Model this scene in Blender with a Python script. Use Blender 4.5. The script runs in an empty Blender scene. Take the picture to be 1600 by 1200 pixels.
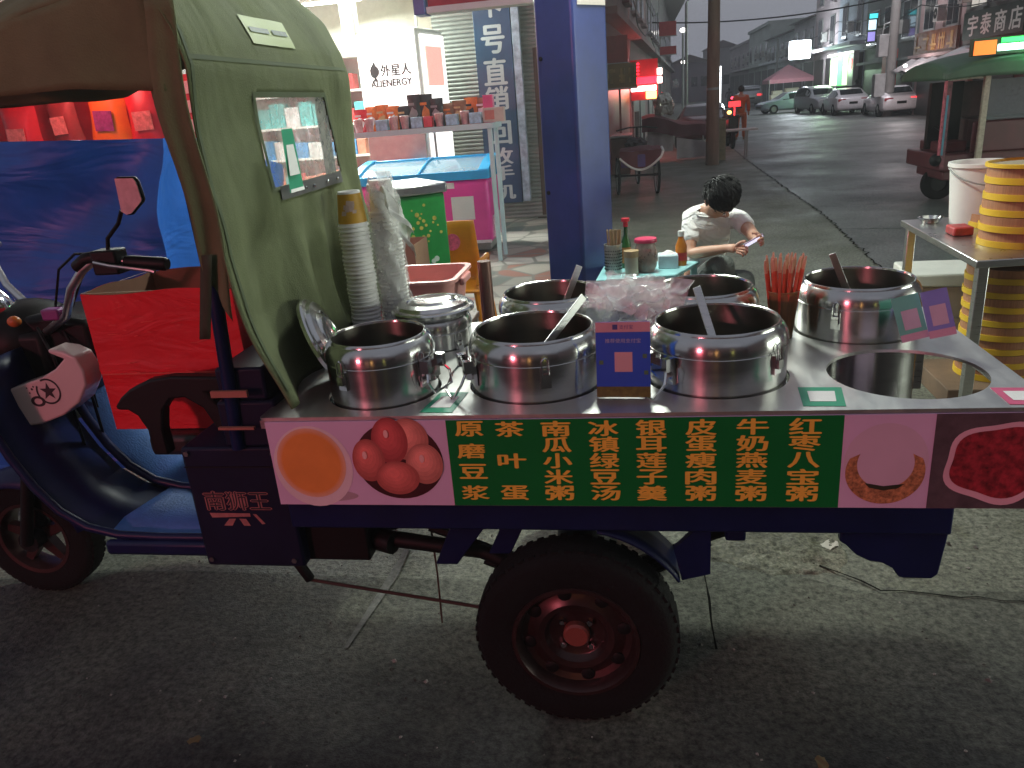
import bpy, bmesh, math, random
from mathutils import Vector, Matrix, noise
random.seed(7)
D = bpy.data; SC = bpy.context.scene; COL = SC.collection
PI = math.pi; R = math.radians

# ---------------------------------------------------------------- camera
cam_d = D.cameras.new('camera'); cam = D.objects.new('camera', cam_d); COL.objects.link(cam); SC.camera = cam
cam_d.sensor_width = 36.0; cam_d.lens = 27.0; cam_d.clip_start = 0.05; cam_d.clip_end = 3000
cam.matrix_world = Matrix(((0.98573, 0.02043, 0.16709, 0), (0.14932, 0.34939, -0.92500, 0), (-0.07728, 0.93675, 0.34136, 1.6), (0, 0, 0, 1)))
# ---------------------------------------------------------------- dusk sky, last light
W = D.worlds.new('World'); SC.world = W; W.use_nodes = True
wn = W.node_tree.nodes; wl = W.node_tree.links; wn.clear()
SUN_EL, SUN_ROT = R(3.0), R(200)
sky = wn.new('ShaderNodeTexSky'); sky.sky_type = 'NISHITA'; sky.sun_disc = False
sky.sun_elevation = SUN_EL; sky.sun_rotation = SUN_ROT; sky.air_density = 1.6; sky.dust_density = 4.0; sky.ozone_density = 2.0
tint = wn.new('ShaderNodeMix'); tint.data_type = 'RGBA'; tint.blend_type = 'MIX'; tint.inputs[0].default_value = 0.86
tint.inputs[7].default_value = (2.02, 2.12, 2.50, 1)        # overcast violet of the cloud deck
bg = wn.new('ShaderNodeBackground'); bg.inputs['Strength'].default_value = 0.15
wo = wn.new('ShaderNodeOutputWorld')
wl.new(sky.outputs[0], tint.inputs[6]); wl.new(tint.outputs[2], bg.inputs['Color']); wl.new(bg.outputs[0], wo.inputs['Surface'])
sun_d = D.lights.new('sun', 'SUN'); sun_d.energy = 0.02; sun_d.angle = R(30); sun_d.color = (0.9, 0.85, 1.0)
sun = D.objects.new('sun', sun_d); COL.objects.link(sun); sun.rotation_euler = (R(60), 0, R(20))
SC.view_settings.view_transform = 'Standard'; SC.view_settings.look = 'None'; SC.view_settings.gamma = 1.0
SC.view_settings.exposure = 0.0; SC.view_settings.use_curve_mapping = False
SC.cycles.max_bounces = 7; SC.cycles.diffuse_bounces = 3; SC.cycles.glossy_bounces = 4; SC.cycles.transmission_bounces = 5
SC.cycles.transparent_max_bounces = 10; SC.cycles.sample_clamp_indirect = 4.0; SC.cycles.use_denoising = True
SC.cycles.caustics_reflective = False; SC.cycles.caustics_refractive = False

# ---------------------------------------------------------------- materials
_mats = {}
def pm(name, col, rough=0.6, metal=0.0, var=0.18, scale=6.0, bump=0.0, bscale=80.0, dirt=0.0, dcol=(0.03, 0.025, 0.02), trans=0.0,
       alpha=1.0, spec=0.5, coat=0.0, sss=0.0, stretch=(1, 1, 1), rvar=0.12, sheen=0.0, wrinkle=None):
    """Principled surface with mottled colour, roughness noise, optional dirt patches and bump."""
    if name in _mats: return _mats[name]
    m = D.materials.new(name); m.use_nodes = True; n = m.node_tree.nodes; l = m.node_tree.links
    b = n['Principled BSDF']; tc = n.new('ShaderNodeTexCoord'); mp = n.new('ShaderNodeMapping'); mp.inputs['Scale'].default_value = stretch
    l.new(tc.outputs['Object'], mp.inputs['Vector'])
    nz = n.new('ShaderNodeTexNoise'); nz.inputs['Scale'].default_value = scale; nz.inputs['Detail'].default_value = 6; nz.inputs['Roughness'].default_value = 0.65
    l.new(mp.outputs[0], nz.inputs['Vector'])
    mx = n.new('ShaderNodeMix'); mx.data_type = 'RGBA'
    mx.inputs[6].default_value = tuple(c * (1 - var) for c in col) + (1,); mx.inputs[7].default_value = tuple(min(1, c * (1 + var)) for c in col) + (1,)
    rr = n.new('ShaderNodeMapRange'); rr.inputs[1].default_value = 0.3; rr.inputs[2].default_value = 0.7
    l.new(nz.outputs['Fac'], rr.inputs[0]); l.new(rr.outputs[0], mx.inputs[0]); out = mx.outputs[2]
    if dirt > 0:
        n2 = n.new('ShaderNodeTexNoise'); n2.inputs['Scale'].default_value = scale * 0.45; n2.inputs['Detail'].default_value = 8; n2.inputs['Roughness'].default_value = 0.7
        l.new(mp.outputs[0], n2.inputs['Vector'])
        r2 = n.new('ShaderNodeMapRange'); r2.inputs[1].default_value = 0.52; r2.inputs[2].default_value = 0.72; r2.inputs[4].default_value = dirt
        l.new(n2.outputs['Fac'], r2.inputs[0]); m2 = n.new('ShaderNodeMix'); m2.data_type = 'RGBA'; m2.inputs[7].default_value = dcol + (1,)
        l.new(r2.outputs[0], m2.inputs[0]); l.new(out, m2.inputs[6]); out = m2.outputs[2]
    l.new(out, b.inputs['Base Color'])
    r3 = n.new('ShaderNodeMapRange'); r3.inputs[3].default_value = max(0.02, rough - rvar * rough); r3.inputs[4].default_value = min(1, rough + rvar * rough)
    l.new(nz.outputs['Fac'], r3.inputs[0]); l.new(r3.outputs[0], b.inputs['Roughness'])
    b.inputs['Metallic'].default_value = metal; b.inputs['Specular IOR Level'].default_value = spec
    b.inputs['Coat Weight'].default_value = coat; b.inputs['Transmission Weight'].default_value = trans; b.inputs['Alpha'].default_value = alpha
    if sss: b.inputs['Subsurface Weight'].default_value = sss; b.inputs['Subsurface Radius'].default_value = (0.02, 0.008, 0.004)
    if sheen: b.inputs['Sheen Weight'].default_value = sheen
    if bump:
        bn = n.new('ShaderNodeTexNoise'); bn.inputs['Scale'].default_value = bscale; bn.inputs['Detail'].default_value = 5
        l.new(mp.outputs[0], bn.inputs['Vector'])
        bp = n.new('ShaderNodeBump'); bp.inputs['Strength'].default_value = bump; bp.inputs['Distance'].default_value = 0.01
        l.new(bn.outputs['Fac'], bp.inputs['Height']); l.new(bp.outputs[0], b.inputs['Normal'])
        if wrinkle:      # (strength, scale, stretch): soft creases under the fine weave
            m2 = n.new('ShaderNodeMapping'); m2.inputs['Scale'].default_value = wrinkle[2]; l.new(tc.outputs['Object'], m2.inputs['Vector'])
            w = n.new('ShaderNodeTexNoise'); w.inputs['Scale'].default_value = wrinkle[1]; w.inputs['Detail'].default_value = 3; w.inputs['Distortion'].default_value = 1.4; l.new(m2.outputs[0], w.inputs['Vector'])
            b2 = n.new('ShaderNodeBump'); b2.inputs['Strength'].default_value = wrinkle[0]; b2.inputs['Distance'].default_value = 0.05
            l.new(w.outputs['Fac'], b2.inputs['Height']); l.new(b2.outputs[0], bp.inputs['Normal'])
    _mats[name] = m; return m

def brushed(name, col, rough, aniso, rot):
    """Steel brushed round its axis: reflections smear along the axis."""
    m = pm(name, col, rough, metal=1, var=0.08, scale=7, rvar=0.25, bump=0.012, bscale=30, stretch=(1, 1, 6)); n = m.node_tree.nodes
    b = n['Principled BSDF']; b.inputs['Anisotropic'].default_value = aniso; b.inputs['Anisotropic Rotation'].default_value = rot
    t = n.new('ShaderNodeTangent'); t.direction_type = 'RADIAL'; t.axis = 'Z'; m.node_tree.links.new(t.outputs[0], b.inputs['Tangent']); return m

def em(name, col, s, base=None):
    """A surface that gives off light: lamp tube, neon, lit box."""
    if name in _mats: return _mats[name]
    m = D.materials.new(name); m.use_nodes = True; b = m.node_tree.nodes['Principled BSDF']
    b.inputs['Base Color'].default_value = (base or col) + (1,); b.inputs['Emission Color'].default_value = col + (1,); b.inputs['Emission Strength'].default_value = s
    b.inputs['Roughness'].default_value = 0.4
    _mats[name] = m; return m

def film(name, col, alpha, rough=0.2):
    """Thin clear or milky sheet: part of the light goes straight through."""
    if name in _mats: return _mats[name]
    m = D.materials.new(name); m.use_nodes = True; n = m.node_tree.nodes; l = m.node_tree.links; b = n['Principled BSDF']
    b.inputs['Base Color'].default_value = col + (1,); b.inputs['Roughness'].default_value = rough
    tc = n.new('ShaderNodeTexCoord'); nz = n.new('ShaderNodeTexNoise'); nz.inputs['Scale'].default_value = 30; nz.inputs['Detail'].default_value = 4
    mr = n.new('ShaderNodeMapRange'); mr.inputs[1].default_value = 0.3; mr.inputs[2].default_value = 0.7; mr.inputs[3].default_value = alpha * 0.7; mr.inputs[4].default_value = min(1, alpha * 1.3)
    l.new(tc.outputs['Object'], nz.inputs['Vector']); l.new(nz.outputs['Fac'], mr.inputs[0]); l.new(mr.outputs[0], b.inputs['Alpha'])
    _mats[name] = m; return m

# ---------------------------------------------------------------- mesh helpers
class MB:
    def __init__(s): s.v = []; s.f = []; s.mi = []; s.cur = 0
    def add(s, vs, fs, M=None):
        o = len(s.v)
        s.v += [tuple(M @ Vector(p)) if M is not None else tuple(p) for p in vs]
        for f in fs: s.f.append([i + o for i in f]); s.mi.append(s.cur)
        return s
    def mat(s, i): s.cur = i; return s
    def box(s, x0, x1, y0, y1, z0, z1, M=None):
        return s.add([(x0,y0,z0),(x1,y0,z0),(x1,y1,z0),(x0,y1,z0),(x0,y0,z1),(x1,y0,z1),(x1,y1,z1),(x0,y1,z1)],
                     [(3,2,1,0),(4,5,6,7),(0,1,5,4),(1,2,6,5),(2,3,7,6),(3,0,4,7)], M)
    def lathe(s, prof, n=40, M=None, cx=0, cy=0, cz=0):
        vs = []; fs = []; k = len(prof)
        for i in range(n):
            a = 2 * PI * i / n
            for (r, z) in prof: vs.append((cx + r * math.cos(a), cy + r * math.sin(a), cz + z))
        for i in range(n):
            j = (i + 1) % n
            for q in range(k - 1): fs.append((i*k+q, j*k+q, j*k+q+1, i*k+q+1))
        return s.add(vs, fs, M)
    def cyl(s, p0, p1, r, r1=None, n=14):
        return s.tube([p0, p1], [r, r if r1 is None else r1], n)
    def tube(s, pts, r, n=8, closed=False, caps=True):
        P = [Vector(p) for p in pts]; m = len(P); rs = r if isinstance(r, (list, tuple)) else [r] * m
        vs = []; fs = []; prev = None
        for i in range(m):
            a = P[(i - 1) % m] if (i > 0 or closed) else P[i]; b = P[(i + 1) % m] if (i < m - 1 or closed) else P[i]
            t = (b - a).normalized()
            if prev is None:
                up = Vector((0, 0, 1)) if abs(t.z) < 0.9 else Vector((1, 0, 0)); x = t.cross(up).normalized()
            else:
                x = (prev - t * prev.dot(t)); x = x.normalized() if x.length > 1e-6 else t.orthogonal().normalized()
            prev = x; y = t.cross(x)
            for k in range(n):
                an = 2 * PI * k / n; vs.append(P[i] + (x * math.cos(an) + y * math.sin(an)) * rs[i])
        for i in range(m if closed else m - 1):
            j = (i + 1) % m
            for k in range(n): q = (k + 1) % n; fs.append((i*n+k, i*n+q, j*n+q, j*n+k))
        if caps and not closed: fs.append(tuple(range(n))[::-1]); fs.append(tuple(range((m-1)*n, m*n)))
        return s.add(vs, fs)
    def prism(s, poly, plane, a, b):
        """2-D outline extruded from a to b; plane 'xz' runs along y, 'yz' along x, 'xy' along z."""
        f = {'xz': lambda p, t: (p[0], t, p[1]), 'yz': lambda p, t: (t, p[0], p[1]), 'xy': lambda p, t: (p[0], p[1], t)}[plane]
        n = len(poly); vs = [f(p, a) for p in poly] + [f(p, b) for p in poly]
        fs = [tuple(range(n)), tuple(range(2*n-1, n-1, -1))] + [(i, i+n, (i+1) % n + n, (i+1) % n) for i in range(n)]
        return s.add(vs, fs)
    def grid(s, fn, nu, nv, M=None):
        vs = [fn(i / nu, j / nv) for i in range(nu + 1) for j in range(nv + 1)]
        return s.add(vs, [(i*(nv+1)+j, (i+1)*(nv+1)+j, (i+1)*(nv+1)+j+1, i*(nv+1)+j+1) for i in range(nu) for j in range(nv)], M)
    def ball(s, c, rx, ry, rz, nu=20, nv=12, M=None):
        vs = []; fs = []
        for j in range(nv + 1):
            t = PI * j / nv
            for i in range(nu):
                a = 2 * PI * i / nu; vs.append((c[0] + rx*math.sin(t)*math.cos(a), c[1] + ry*math.sin(t)*math.sin(a), c[2] + rz*math.cos(t)))
        for j in range(nv):
            for i in range(nu): k = (i + 1) % nu; fs.append((j*nu+i, (j+1)*nu+i, (j+1)*nu+k, j*nu+k))
        return s.add(vs, fs, M)
    def build(s, name, mats, parent=None, smooth=True, bevel=0.0, seg=2, sub=0, solid=0.0, ang=38, weld=False):
        me = D.meshes.new(name); off = Vector((0, 0, 0))
        if parent is not None:
            p = parent
            while p is not None: off += p.location; p = p.parent
        elif s.v:
            xs, ys, zs = zip(*s.v); off = Vector(((min(xs)+max(xs))/2, (min(ys)+max(ys))/2, min(zs)))
        me.from_pydata([tuple(Vector(p) - off) for p in s.v], [], s.f)
        mats = mats if isinstance(mats, (list, tuple)) else [mats]
        for m in mats: me.materials.append(m)
        if len(mats) > 1: me.polygons.foreach_set('material_index', s.mi)
        bm = bmesh.new(); bm.from_mesh(me)
        bmesh.ops.remove_doubles(bm, verts=bm.verts, dist=1e-6 if not weld else 1e-4)
        bmesh.ops.recalc_face_normals(bm, faces=bm.faces); bm.to_mesh(me); bm.free()
        if smooth:
            me.polygons.foreach_set('use_smooth', [True] * len(me.polygons)); me.set_sharp_from_angle(angle=R(ang))
        o = D.objects.new(name, me); COL.objects.link(o)
        if parent is not None: o.parent = parent
        else: o.location = off
        if solid: md = o.modifiers.new('solid', 'SOLIDIFY'); md.thickness = solid; md.offset = 0
        if bevel:
            md = o.modifiers.new('bevel', 'BEVEL'); md.width = bevel; md.segments = seg; md.limit_method = 'ANGLE'; md.angle_limit = R(35); md.harden_normals = False
        if sub: md = o.modifiers.new('sub', 'SUBSURF'); md.levels = sub; md.render_levels = sub
        return o

def tag(o, label=None, cat=None, group=None, kind=None):
    for k, v in (('label', label), ('category', cat), ('group', group), ('kind', kind)):
        if v: o[k] = v
    return o
def thing(name, label, cat, loc=(0, 0, 0), group=None):
    o = D.objects.new(name, None); o.empty_display_size = 0.1; COL.objects.link(o); o.location = loc
    return tag(o, label, cat, group)
def dup(root, loc, rz=None, label=None):
    c = root.copy(); COL.objects.link(c); c.location = loc
    if rz is not None: c.rotation_euler = (0, 0, rz)
    if label: c['label'] = label
    for ch in list(root.children):
        k = ch.copy(); COL.objects.link(k); k.parent = c
        for g in list(ch.children):
            d = g.copy(); COL.objects.link(d); d.parent = k
    return c
_txt = {}
def text_mb(mb, body, M, w, h, bold=0.012, depth=0.0):
    """Lettering as flat faces filling a w x h box whose lower left corner is M's origin; bold strokes are offset layers a hair apart."""
    c = D.curves.new('lettering', 'FONT'); c.body = body; c.offset = 0.0; c.resolution_u = 3
    o = D.objects.new('lettering', c); COL.objects.link(o)
    dg = bpy.context.evaluated_depsgraph_get(); me = D.meshes.new_from_object(o.evaluated_get(dg))
    vs = [v.co.copy() for v in me.vertices]; fs = [tuple(p.vertices) for p in me.polygons]
    D.objects.remove(o); D.curves.remove(c); D.meshes.remove(me)
    if not vs: return mb
    x0 = min(v.x for v in vs); x1 = max(v.x for v in vs); y0 = min(v.y for v in vs); y1 = max(v.y for v in vs)
    lay = [(0, 0)] if bold <= 0.001 else [(bold*1.1, 0), (-bold*1.1, 0), (0, bold*0.6), (0, -bold*0.6)]
    for q, (dx, dy) in enumerate(lay): mb.add([((v.x-x0+dx)/(x1-x0)*w, (v.y-y0+dy)/(y1-y0)*h, 0.00012*q) for v in vs], fs, M)
    return mb
def frame(o, x, y):
    """Matrix whose local x, y run along world vectors x, y with origin o (for flat artwork and lettering)."""
    x = Vector(x).normalized(); y = Vector(y); y = (y - x * x.dot(y)).normalized(); z = x.cross(y)
    return Matrix(((x.x, y.x, z.x, o[0]), (x.y, y.y, z.y, o[1]), (x.z, y.z, z.z, o[2]), (0, 0, 0, 1)))
def area(name, loc, target, sx, sy, e, col, parent=None):
    d = D.lights.new(name, 'AREA'); d.shape = 'RECTANGLE'; d.size = sx; d.size_y = sy; d.energy = e; d.color = col
    o = D.objects.new(name, d); COL.objects.link(o); o.location = loc
    o.rotation_euler = (Vector(target) - Vector(loc)).to_track_quat('-Z', 'Y').to_euler()
    return o
def point(name, loc, e, col, r=0.08):
    d = D.lights.new(name, 'POINT'); d.energy = e; d.color = col; d.shadow_soft_size = r
    o = D.objects.new(name, d); COL.objects.link(o); o.location = loc; return o
def skin(name, chains, mats, parent, sub=2, root=None):
    """Continuous body: joints joined by edges, a radius at each, grown with a Skin modifier. chains: list of [(x,y,z,r[,r2]), ...] sharing equal points."""
    key = {}; vs = []; es = []; rad = []
    for ch in chains:
        last = None
        for p in ch:
            k = tuple(round(c, 4) for c in p[:3])
            if k not in key: key[k] = len(vs); vs.append(k); rad.append((p[3], p[4] if len(p) > 4 else p[3]))
            i = key[k]
            if last is not None and last != i: es.append((last, i))
            last = i
    off = Vector((0, 0, 0)); q = parent
    while q is not None: off += q.location; q = q.parent
    me = D.meshes.new(name); me.from_pydata([tuple(Vector(v) - off) for v in vs], es, [])
    o = D.objects.new(name, me); COL.objects.link(o)
    md = o.modifiers.new('skin', 'SKIN'); md.use_smooth_shade = True
    if not me.skin_vertices: me.skin_vertices.new(name='')
    sk = me.skin_vertices[0].data
    for i, r in enumerate(rad): sk[i].radius = r; sk[i].use_root = (i == 0)
    o.modifiers.new('sub', 'SUBSURF').render_levels = sub; o.modifiers['sub'].levels = sub
    dg = bpy.context.evaluated_depsgraph_get(); me2 = D.meshes.new_from_object(o.evaluated_get(dg))
    D.objects.remove(o); D.meshes.remove(me)
    for m in (mats if isinstance(mats, (list, tuple)) else [mats]): me2.materials.append(m)
    me2.name = name; ob = D.objects.new(name, me2); COL.objects.link(ob); ob.parent = parent
    me2.polygons.foreach_set('use_smooth', [True] * len(me2.polygons))
    return ob
# ================================================================ ground
def ground_mat(name, a, b, c, scale, speck, wet=0.75, lit_tone=None):
    m = D.materials.new(name); m.use_nodes = True; n = m.node_tree.nodes; l = m.node_tree.links; bs = n['Principled BSDF']
    tc = n.new('ShaderNodeTexCoord'); vec = tc.outputs['Object']
    def nz(sc, det=8, ro=0.65):
        q = n.new('ShaderNodeTexNoise'); q.inputs['Scale'].default_value = sc; q.inputs['Detail'].default_value = det; q.inputs['Roughness'].default_value = ro
        l.new(vec, q.inputs['Vector']); return q.outputs['Fac']
    def mr(src, lo, hi, o0=0, o1=1):
        q = n.new('ShaderNodeMapRange'); q.inputs[1].default_value = lo; q.inputs[2].default_value = hi; q.inputs[3].default_value = o0; q.inputs[4].default_value = o1
        l.new(src, q.inputs[0]); return q.outputs[0]
    def mix(f, x, y):
        q = n.new('ShaderNodeMix'); q.data_type = 'RGBA'; l.new(f, q.inputs[0])
        for i, z in ((6, x), (7, y)):
            if isinstance(z, tuple): q.inputs[i].default_value = z + (1,)
            else: l.new(z, q.inputs[i])
        return q.outputs[2]
    big = mix(mr(nz(scale), 0.35, 0.65), a, b)
    st = mix(mr(nz(scale * 3.1, 10, 0.75), 0.53, 0.68, 0, 0.85), big, c)
    if lit_tone:      # paints in the light fading from the shop-lit concrete into the cart's shadow
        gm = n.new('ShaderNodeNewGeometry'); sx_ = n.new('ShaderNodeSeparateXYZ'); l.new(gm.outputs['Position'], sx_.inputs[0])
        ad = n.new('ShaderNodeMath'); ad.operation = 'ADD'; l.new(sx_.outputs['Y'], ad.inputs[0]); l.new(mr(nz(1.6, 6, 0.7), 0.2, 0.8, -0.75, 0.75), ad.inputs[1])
        st = mix(mr(ad.outputs[0], 1.35, 2.35, 0, 0.95), st, lit_tone)
    fine = nz(speck, 3, 0.8); fm = mr(fine, 0.34, 0.66, 0.35, 1.65)
    mul = n.new('ShaderNodeMix'); mul.data_type = 'RGBA'; mul.blend_type = 'MULTIPLY'; mul.inputs[0].default_value = 1
    l.new(st, mul.inputs[6]); l.new(fm, mul.inputs[7]); l.new(mul.outputs[2], bs.inputs['Base Color'])
    l.new(mr(nz(scale * 1.7), 0.3, 0.7, wet - 0.22, min(1, wet + 0.15)), bs.inputs['Roughness'])
    bs.inputs['Specular IOR Level'].default_value = 0.3
    bp = n.new('ShaderNodeBump'); bp.inputs['Strength'].default_value = 0.55; bp.inputs['Distance'].default_value = 0.012
    l.new(fine, bp.inputs['Height']); l.new(bp.outputs[0], bs.inputs['Normal'])
    return m
M_earth = ground_mat('concrete_ground', (0.095, 0.097, 0.074), (0.165, 0.168, 0.130), (0.075, 0.075, 0.045), 0.75, 45, 0.62)
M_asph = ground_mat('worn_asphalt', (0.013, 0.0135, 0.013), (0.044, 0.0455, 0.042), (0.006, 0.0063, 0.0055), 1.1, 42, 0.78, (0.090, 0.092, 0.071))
M_street = ground_mat('street_asphalt', (0.075, 0.077, 0.075), (0.125, 0.127, 0.122), (0.045, 0.046, 0.044), 0.25, 40, 0.55)

def sheet(name, poly, z, mat):
    mb = MB(); mb.add([(x, y, z) for x, y in poly], [tuple(range(len(poly)))])
    o = mb.build(name, mat, smooth=False); tag(o, kind='structure'); return o
mb = MB(); mb.add([(-900, -900, 0), (900, -900, 0), (900, 900, 0), (-900, 900, 0)], [(0, 1, 2, 3)])
tag(mb.build('ground', M_earth, smooth=False), kind='structure')
rnd = random.Random(3)
edge = []
for i in range(90):
    x = -14 + i * 0.3
    base = 2.28 if x < 0.5 else 2.28 - 0.03 * (x - 0.5)
    edge.append((x, base + 0.14 * noise.noise(Vector((x * 0.9, 2.2, 0))) + 0.05 * noise.noise(Vector((x * 4.0, 5, 0))) + (0.16 if -0.1 < x < 0.5 else 0)))
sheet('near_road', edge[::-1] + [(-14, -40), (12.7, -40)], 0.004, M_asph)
# main street runs away from the camera, right of a jagged kerbless joint
jl = [(2.0, 5.6), (2.06, 6.8), (2.16, 8.2), (2.27, 10.0), (2.33, 13.5), (2.44, 18.8), (2.62, 24), (3.2, 34), (4.2, 52), (6.5, 90), (14, 210)]
sheet('main_street', jl + [(24, 210), (16, 90), (12.2, 46), (10.9, 33), (10.3, 22), (10.2, 4.2)], 0.004, M_street)
M_crack = pm('crack_dirt', (0.006, 0.0055, 0.0045), 1.0, var=0.4, spec=0.05)
def crack(pts, w, jit, z=0.0085, seed=1):
    """A narrow irregular crack filled with dirt."""
    rr = random.Random(seed); P = []
    for (a, b) in zip(pts, pts[1:]):
        n = max(2, int(math.dist(a, b) / 0.06))
        for k in range(n):
            t = k / n; P.append((a[0] + (b[0]-a[0])*t + rr.gauss(0, jit), a[1] + (b[1]-a[1])*t + rr.gauss(0, jit)))
    P.append(pts[-1]); mb = MB(); vs = []
    for i, p in enumerate(P):
        q = P[min(i+1, len(P)-1)]; o = P[max(i-1, 0)]; dx, dy = q[0]-o[0], q[1]-o[1]; L = math.hypot(dx, dy) or 1
        ww = w * (0.35 + rr.random()); vs += [(p[0] - dy/L*ww, p[1] + dx/L*ww, z), (p[0] + dy/L*ww, p[1] - dx/L*ww, z)]
    mb.add(vs, [(2*i, 2*i+1, 2*i+3, 2*i+2) for i in range(len(P)-1)])
    return tag(mb.build('pavement_crack', M_crack, smooth=False), kind='structure')
crack([(0.42, 2.62), (0.60, 2.43), (0.72, 2.33), (0.81, 2.285), (1.0, 2.25), (1.3, 2.23), (2.3, 2.1)], 0.0035, 0.009, seed=2)
crack([(0.19, 2.75), (0.20, 2.35), (0.205, 1.96)], 0.0032, 0.004, seed=4)
crack(jl[:7], 0.009, 0.016, seed=6)
crack([(2.2, 9.1), (3.4, 8.8), (5.2, 8.9)], 0.008, 0.015, seed=8)
crack([(-0.3, 6.3), (0.8, 6.05), (2.0, 6.1)], 0.006, 0.012, seed=9)
# crazy paving in front of the shop
def crazy_mat():
    m = D.materials.new('crazy_paving'); m.use_nodes = True; n = m.node_tree.nodes; l = m.node_tree.links; bs = n['Principled BSDF']
    tc = n.new('ShaderNodeTexCoord'); mp = n.new('ShaderNodeMapping'); mp.inputs['Scale'].default_value = (1.0, 1.0, 1); l.new(tc.outputs['Object'], mp.inputs[0])
    v = n.new('ShaderNodeTexVoronoi'); v.inputs['Scale'].default_value = 2.7; l.new(mp.outputs[0], v.inputs['Vector'])
    e = n.new('ShaderNodeTexVoronoi'); e.feature = 'DISTANCE_TO_EDGE'; e.inputs['Scale'].default_value = 2.7; l.new(mp.outputs[0], e.inputs['Vector'])
    sp = n.new('ShaderNodeSeparateColor'); l.new(v.outputs['Color'], sp.inputs[0])
    cr = n.new('ShaderNodeValToRGB'); cr.color_ramp.interpolation = 'CONSTANT'; els = cr.color_ramp.elements
    cols = [(0.0, (0.42, 0.39, 0.33)), (0.3, (0.16, 0.19, 0.16)), (0.5, (0.5, 0.47, 0.42)), (0.68, (0.10, 0.13, 0.12)), (0.8, (0.34, 0.16, 0.12)), (0.88, (0.36, 0.35, 0.30))]
    els[0].position = 0; els[0].color = cols[0][1] + (1,); els[1].position = cols[1][0]; els[1].color = cols[1][1] + (1,)
    for p, c in cols[2:]: q = els.new(p); q.color = c + (1,)
    l.new(sp.outputs[0], cr.inputs[0])
    mr = n.new('ShaderNodeMapRange'); mr.inputs[1].default_value = 0.03; mr.inputs[2].default_value = 0.05; l.new(e.outputs[0], mr.inputs[0])
    mx = n.new('ShaderNodeMix'); mx.data_type = 'RGBA'; mx.inputs[6].default_value = (0.22, 0.21, 0.18, 1); l.new(mr.outputs[0], mx.inputs[0]); l.new(cr.outputs[0], mx.inputs[7])
    l.new(mx.outputs[2], bs.inputs['Base Color']); bs.inputs['Roughness'].default_value = 0.42
    bp = n.new('ShaderNodeBump'); bp.inputs['Strength'].default_value = 0.4; l.new(mr.outputs[0], bp.inputs['Height']); l.new(bp.outputs[0], bs.inputs['Normal'])
    return m
sheet('paved_forecourt', [(-12, 4.3), (-0.62, 4.3), (-0.75, 7.4), (-1.15, 11), (-1.5, 16), (-12, 16)], 0.004, crazy_mat())

# ================================================================ shop on the left, lit from inside
M_white = pm('white_paint', (0.72, 0.72, 0.68), 0.5, var=0.06, dirt=0.15, dcol=(0.4, 0.38, 0.33))
M_cream = pm('cream_plaster', (0.66, 0.64, 0.54), 0.7, var=0.08, bump=0.1, dirt=0.2, dcol=(0.35, 0.32, 0.25))
M_navy = pm('navy_paint', (0.005, 0.010, 0.060), 0.4, var=0.2, spec=0.25, dirt=0.25, dcol=(0.015, 0.015, 0.02))
M_black = pm('black_plastic', (0.005, 0.005, 0.0055), 0.5, spec=0.25, var=0.25, bump=0.05)
M_brown = pm('brown_door', (0.09, 0.055, 0.04), 0.5, var=0.25, stretch=(1, 1, 0.15), scale=14)
M_steel = pm('stainless_steel', (0.62, 0.62, 0.60), 0.16, metal=1, var=0.06, scale=5, rvar=0.35, bump=0.015, bscale=40)
M_brush = pm('brushed_steel', (0.55, 0.55, 0.54), 0.30, metal=1, var=0.10, scale=12, stretch=(1, 1, 14), rvar=0.3, bump=0.03, bscale=30)
M_chrome = pm('chrome', (0.7, 0.7, 0.7), 0.08, metal=1, var=0.04)
M_rubber = pm('tyre_rubber', (0.006, 0.0057, 0.0057), 0.9, spec=0.2, var=0.3, bump=0.3, bscale=120)
M_glass = pm('dark_glass', (0.01, 0.012, 0.014), 0.06, var=0.1, spec=0.6)
M_redp = pm('red_panel', (0.42, 0.02, 0.03), 0.45, var=0.2)
M_grey = pm('grey_metal', (0.28, 0.29, 0.28), 0.45, metal=0.3, var=0.15)

shop = thing('corner_shop', 'brightly lit corner shop with cream walls and open front left of the blue pillar', 'shop', (-4.5, 9.6, 0))
b = MB(); b.box(-9.5, -2.05, 13.2, 13.4, 0, 4.2); b.box(-2.2, -2.05, 11.6, 13.2, 0, 4.2); b.box(-9.6, -9.5, 9.0, 13.4, 0, 4.2); b.build('wall', M_cream, shop, smooth=False)
b = MB(); b.box(-9.6, -0.9, 9.0, 13.4, 3.35, 3.5); b.build('ceiling', M_white, shop, smooth=False)
b = MB(); b.box(-9.6, -0.9, 8.8, 13.6, 4.2, 9.0); b.box(-9.6, -0.9, 8.9, 9.0, 3.505, 4.195); b.build('upper_floor', M_cream, shop, smooth=False)
b = MB(); b.box(-4.25, -4.05, 11.9, 12.1, 0, 3.35); b.box(-2.95, -2.92, 11.2, 11.24, 0, 3.35); b.build('column', M_white, shop, bevel=0.01)
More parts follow.
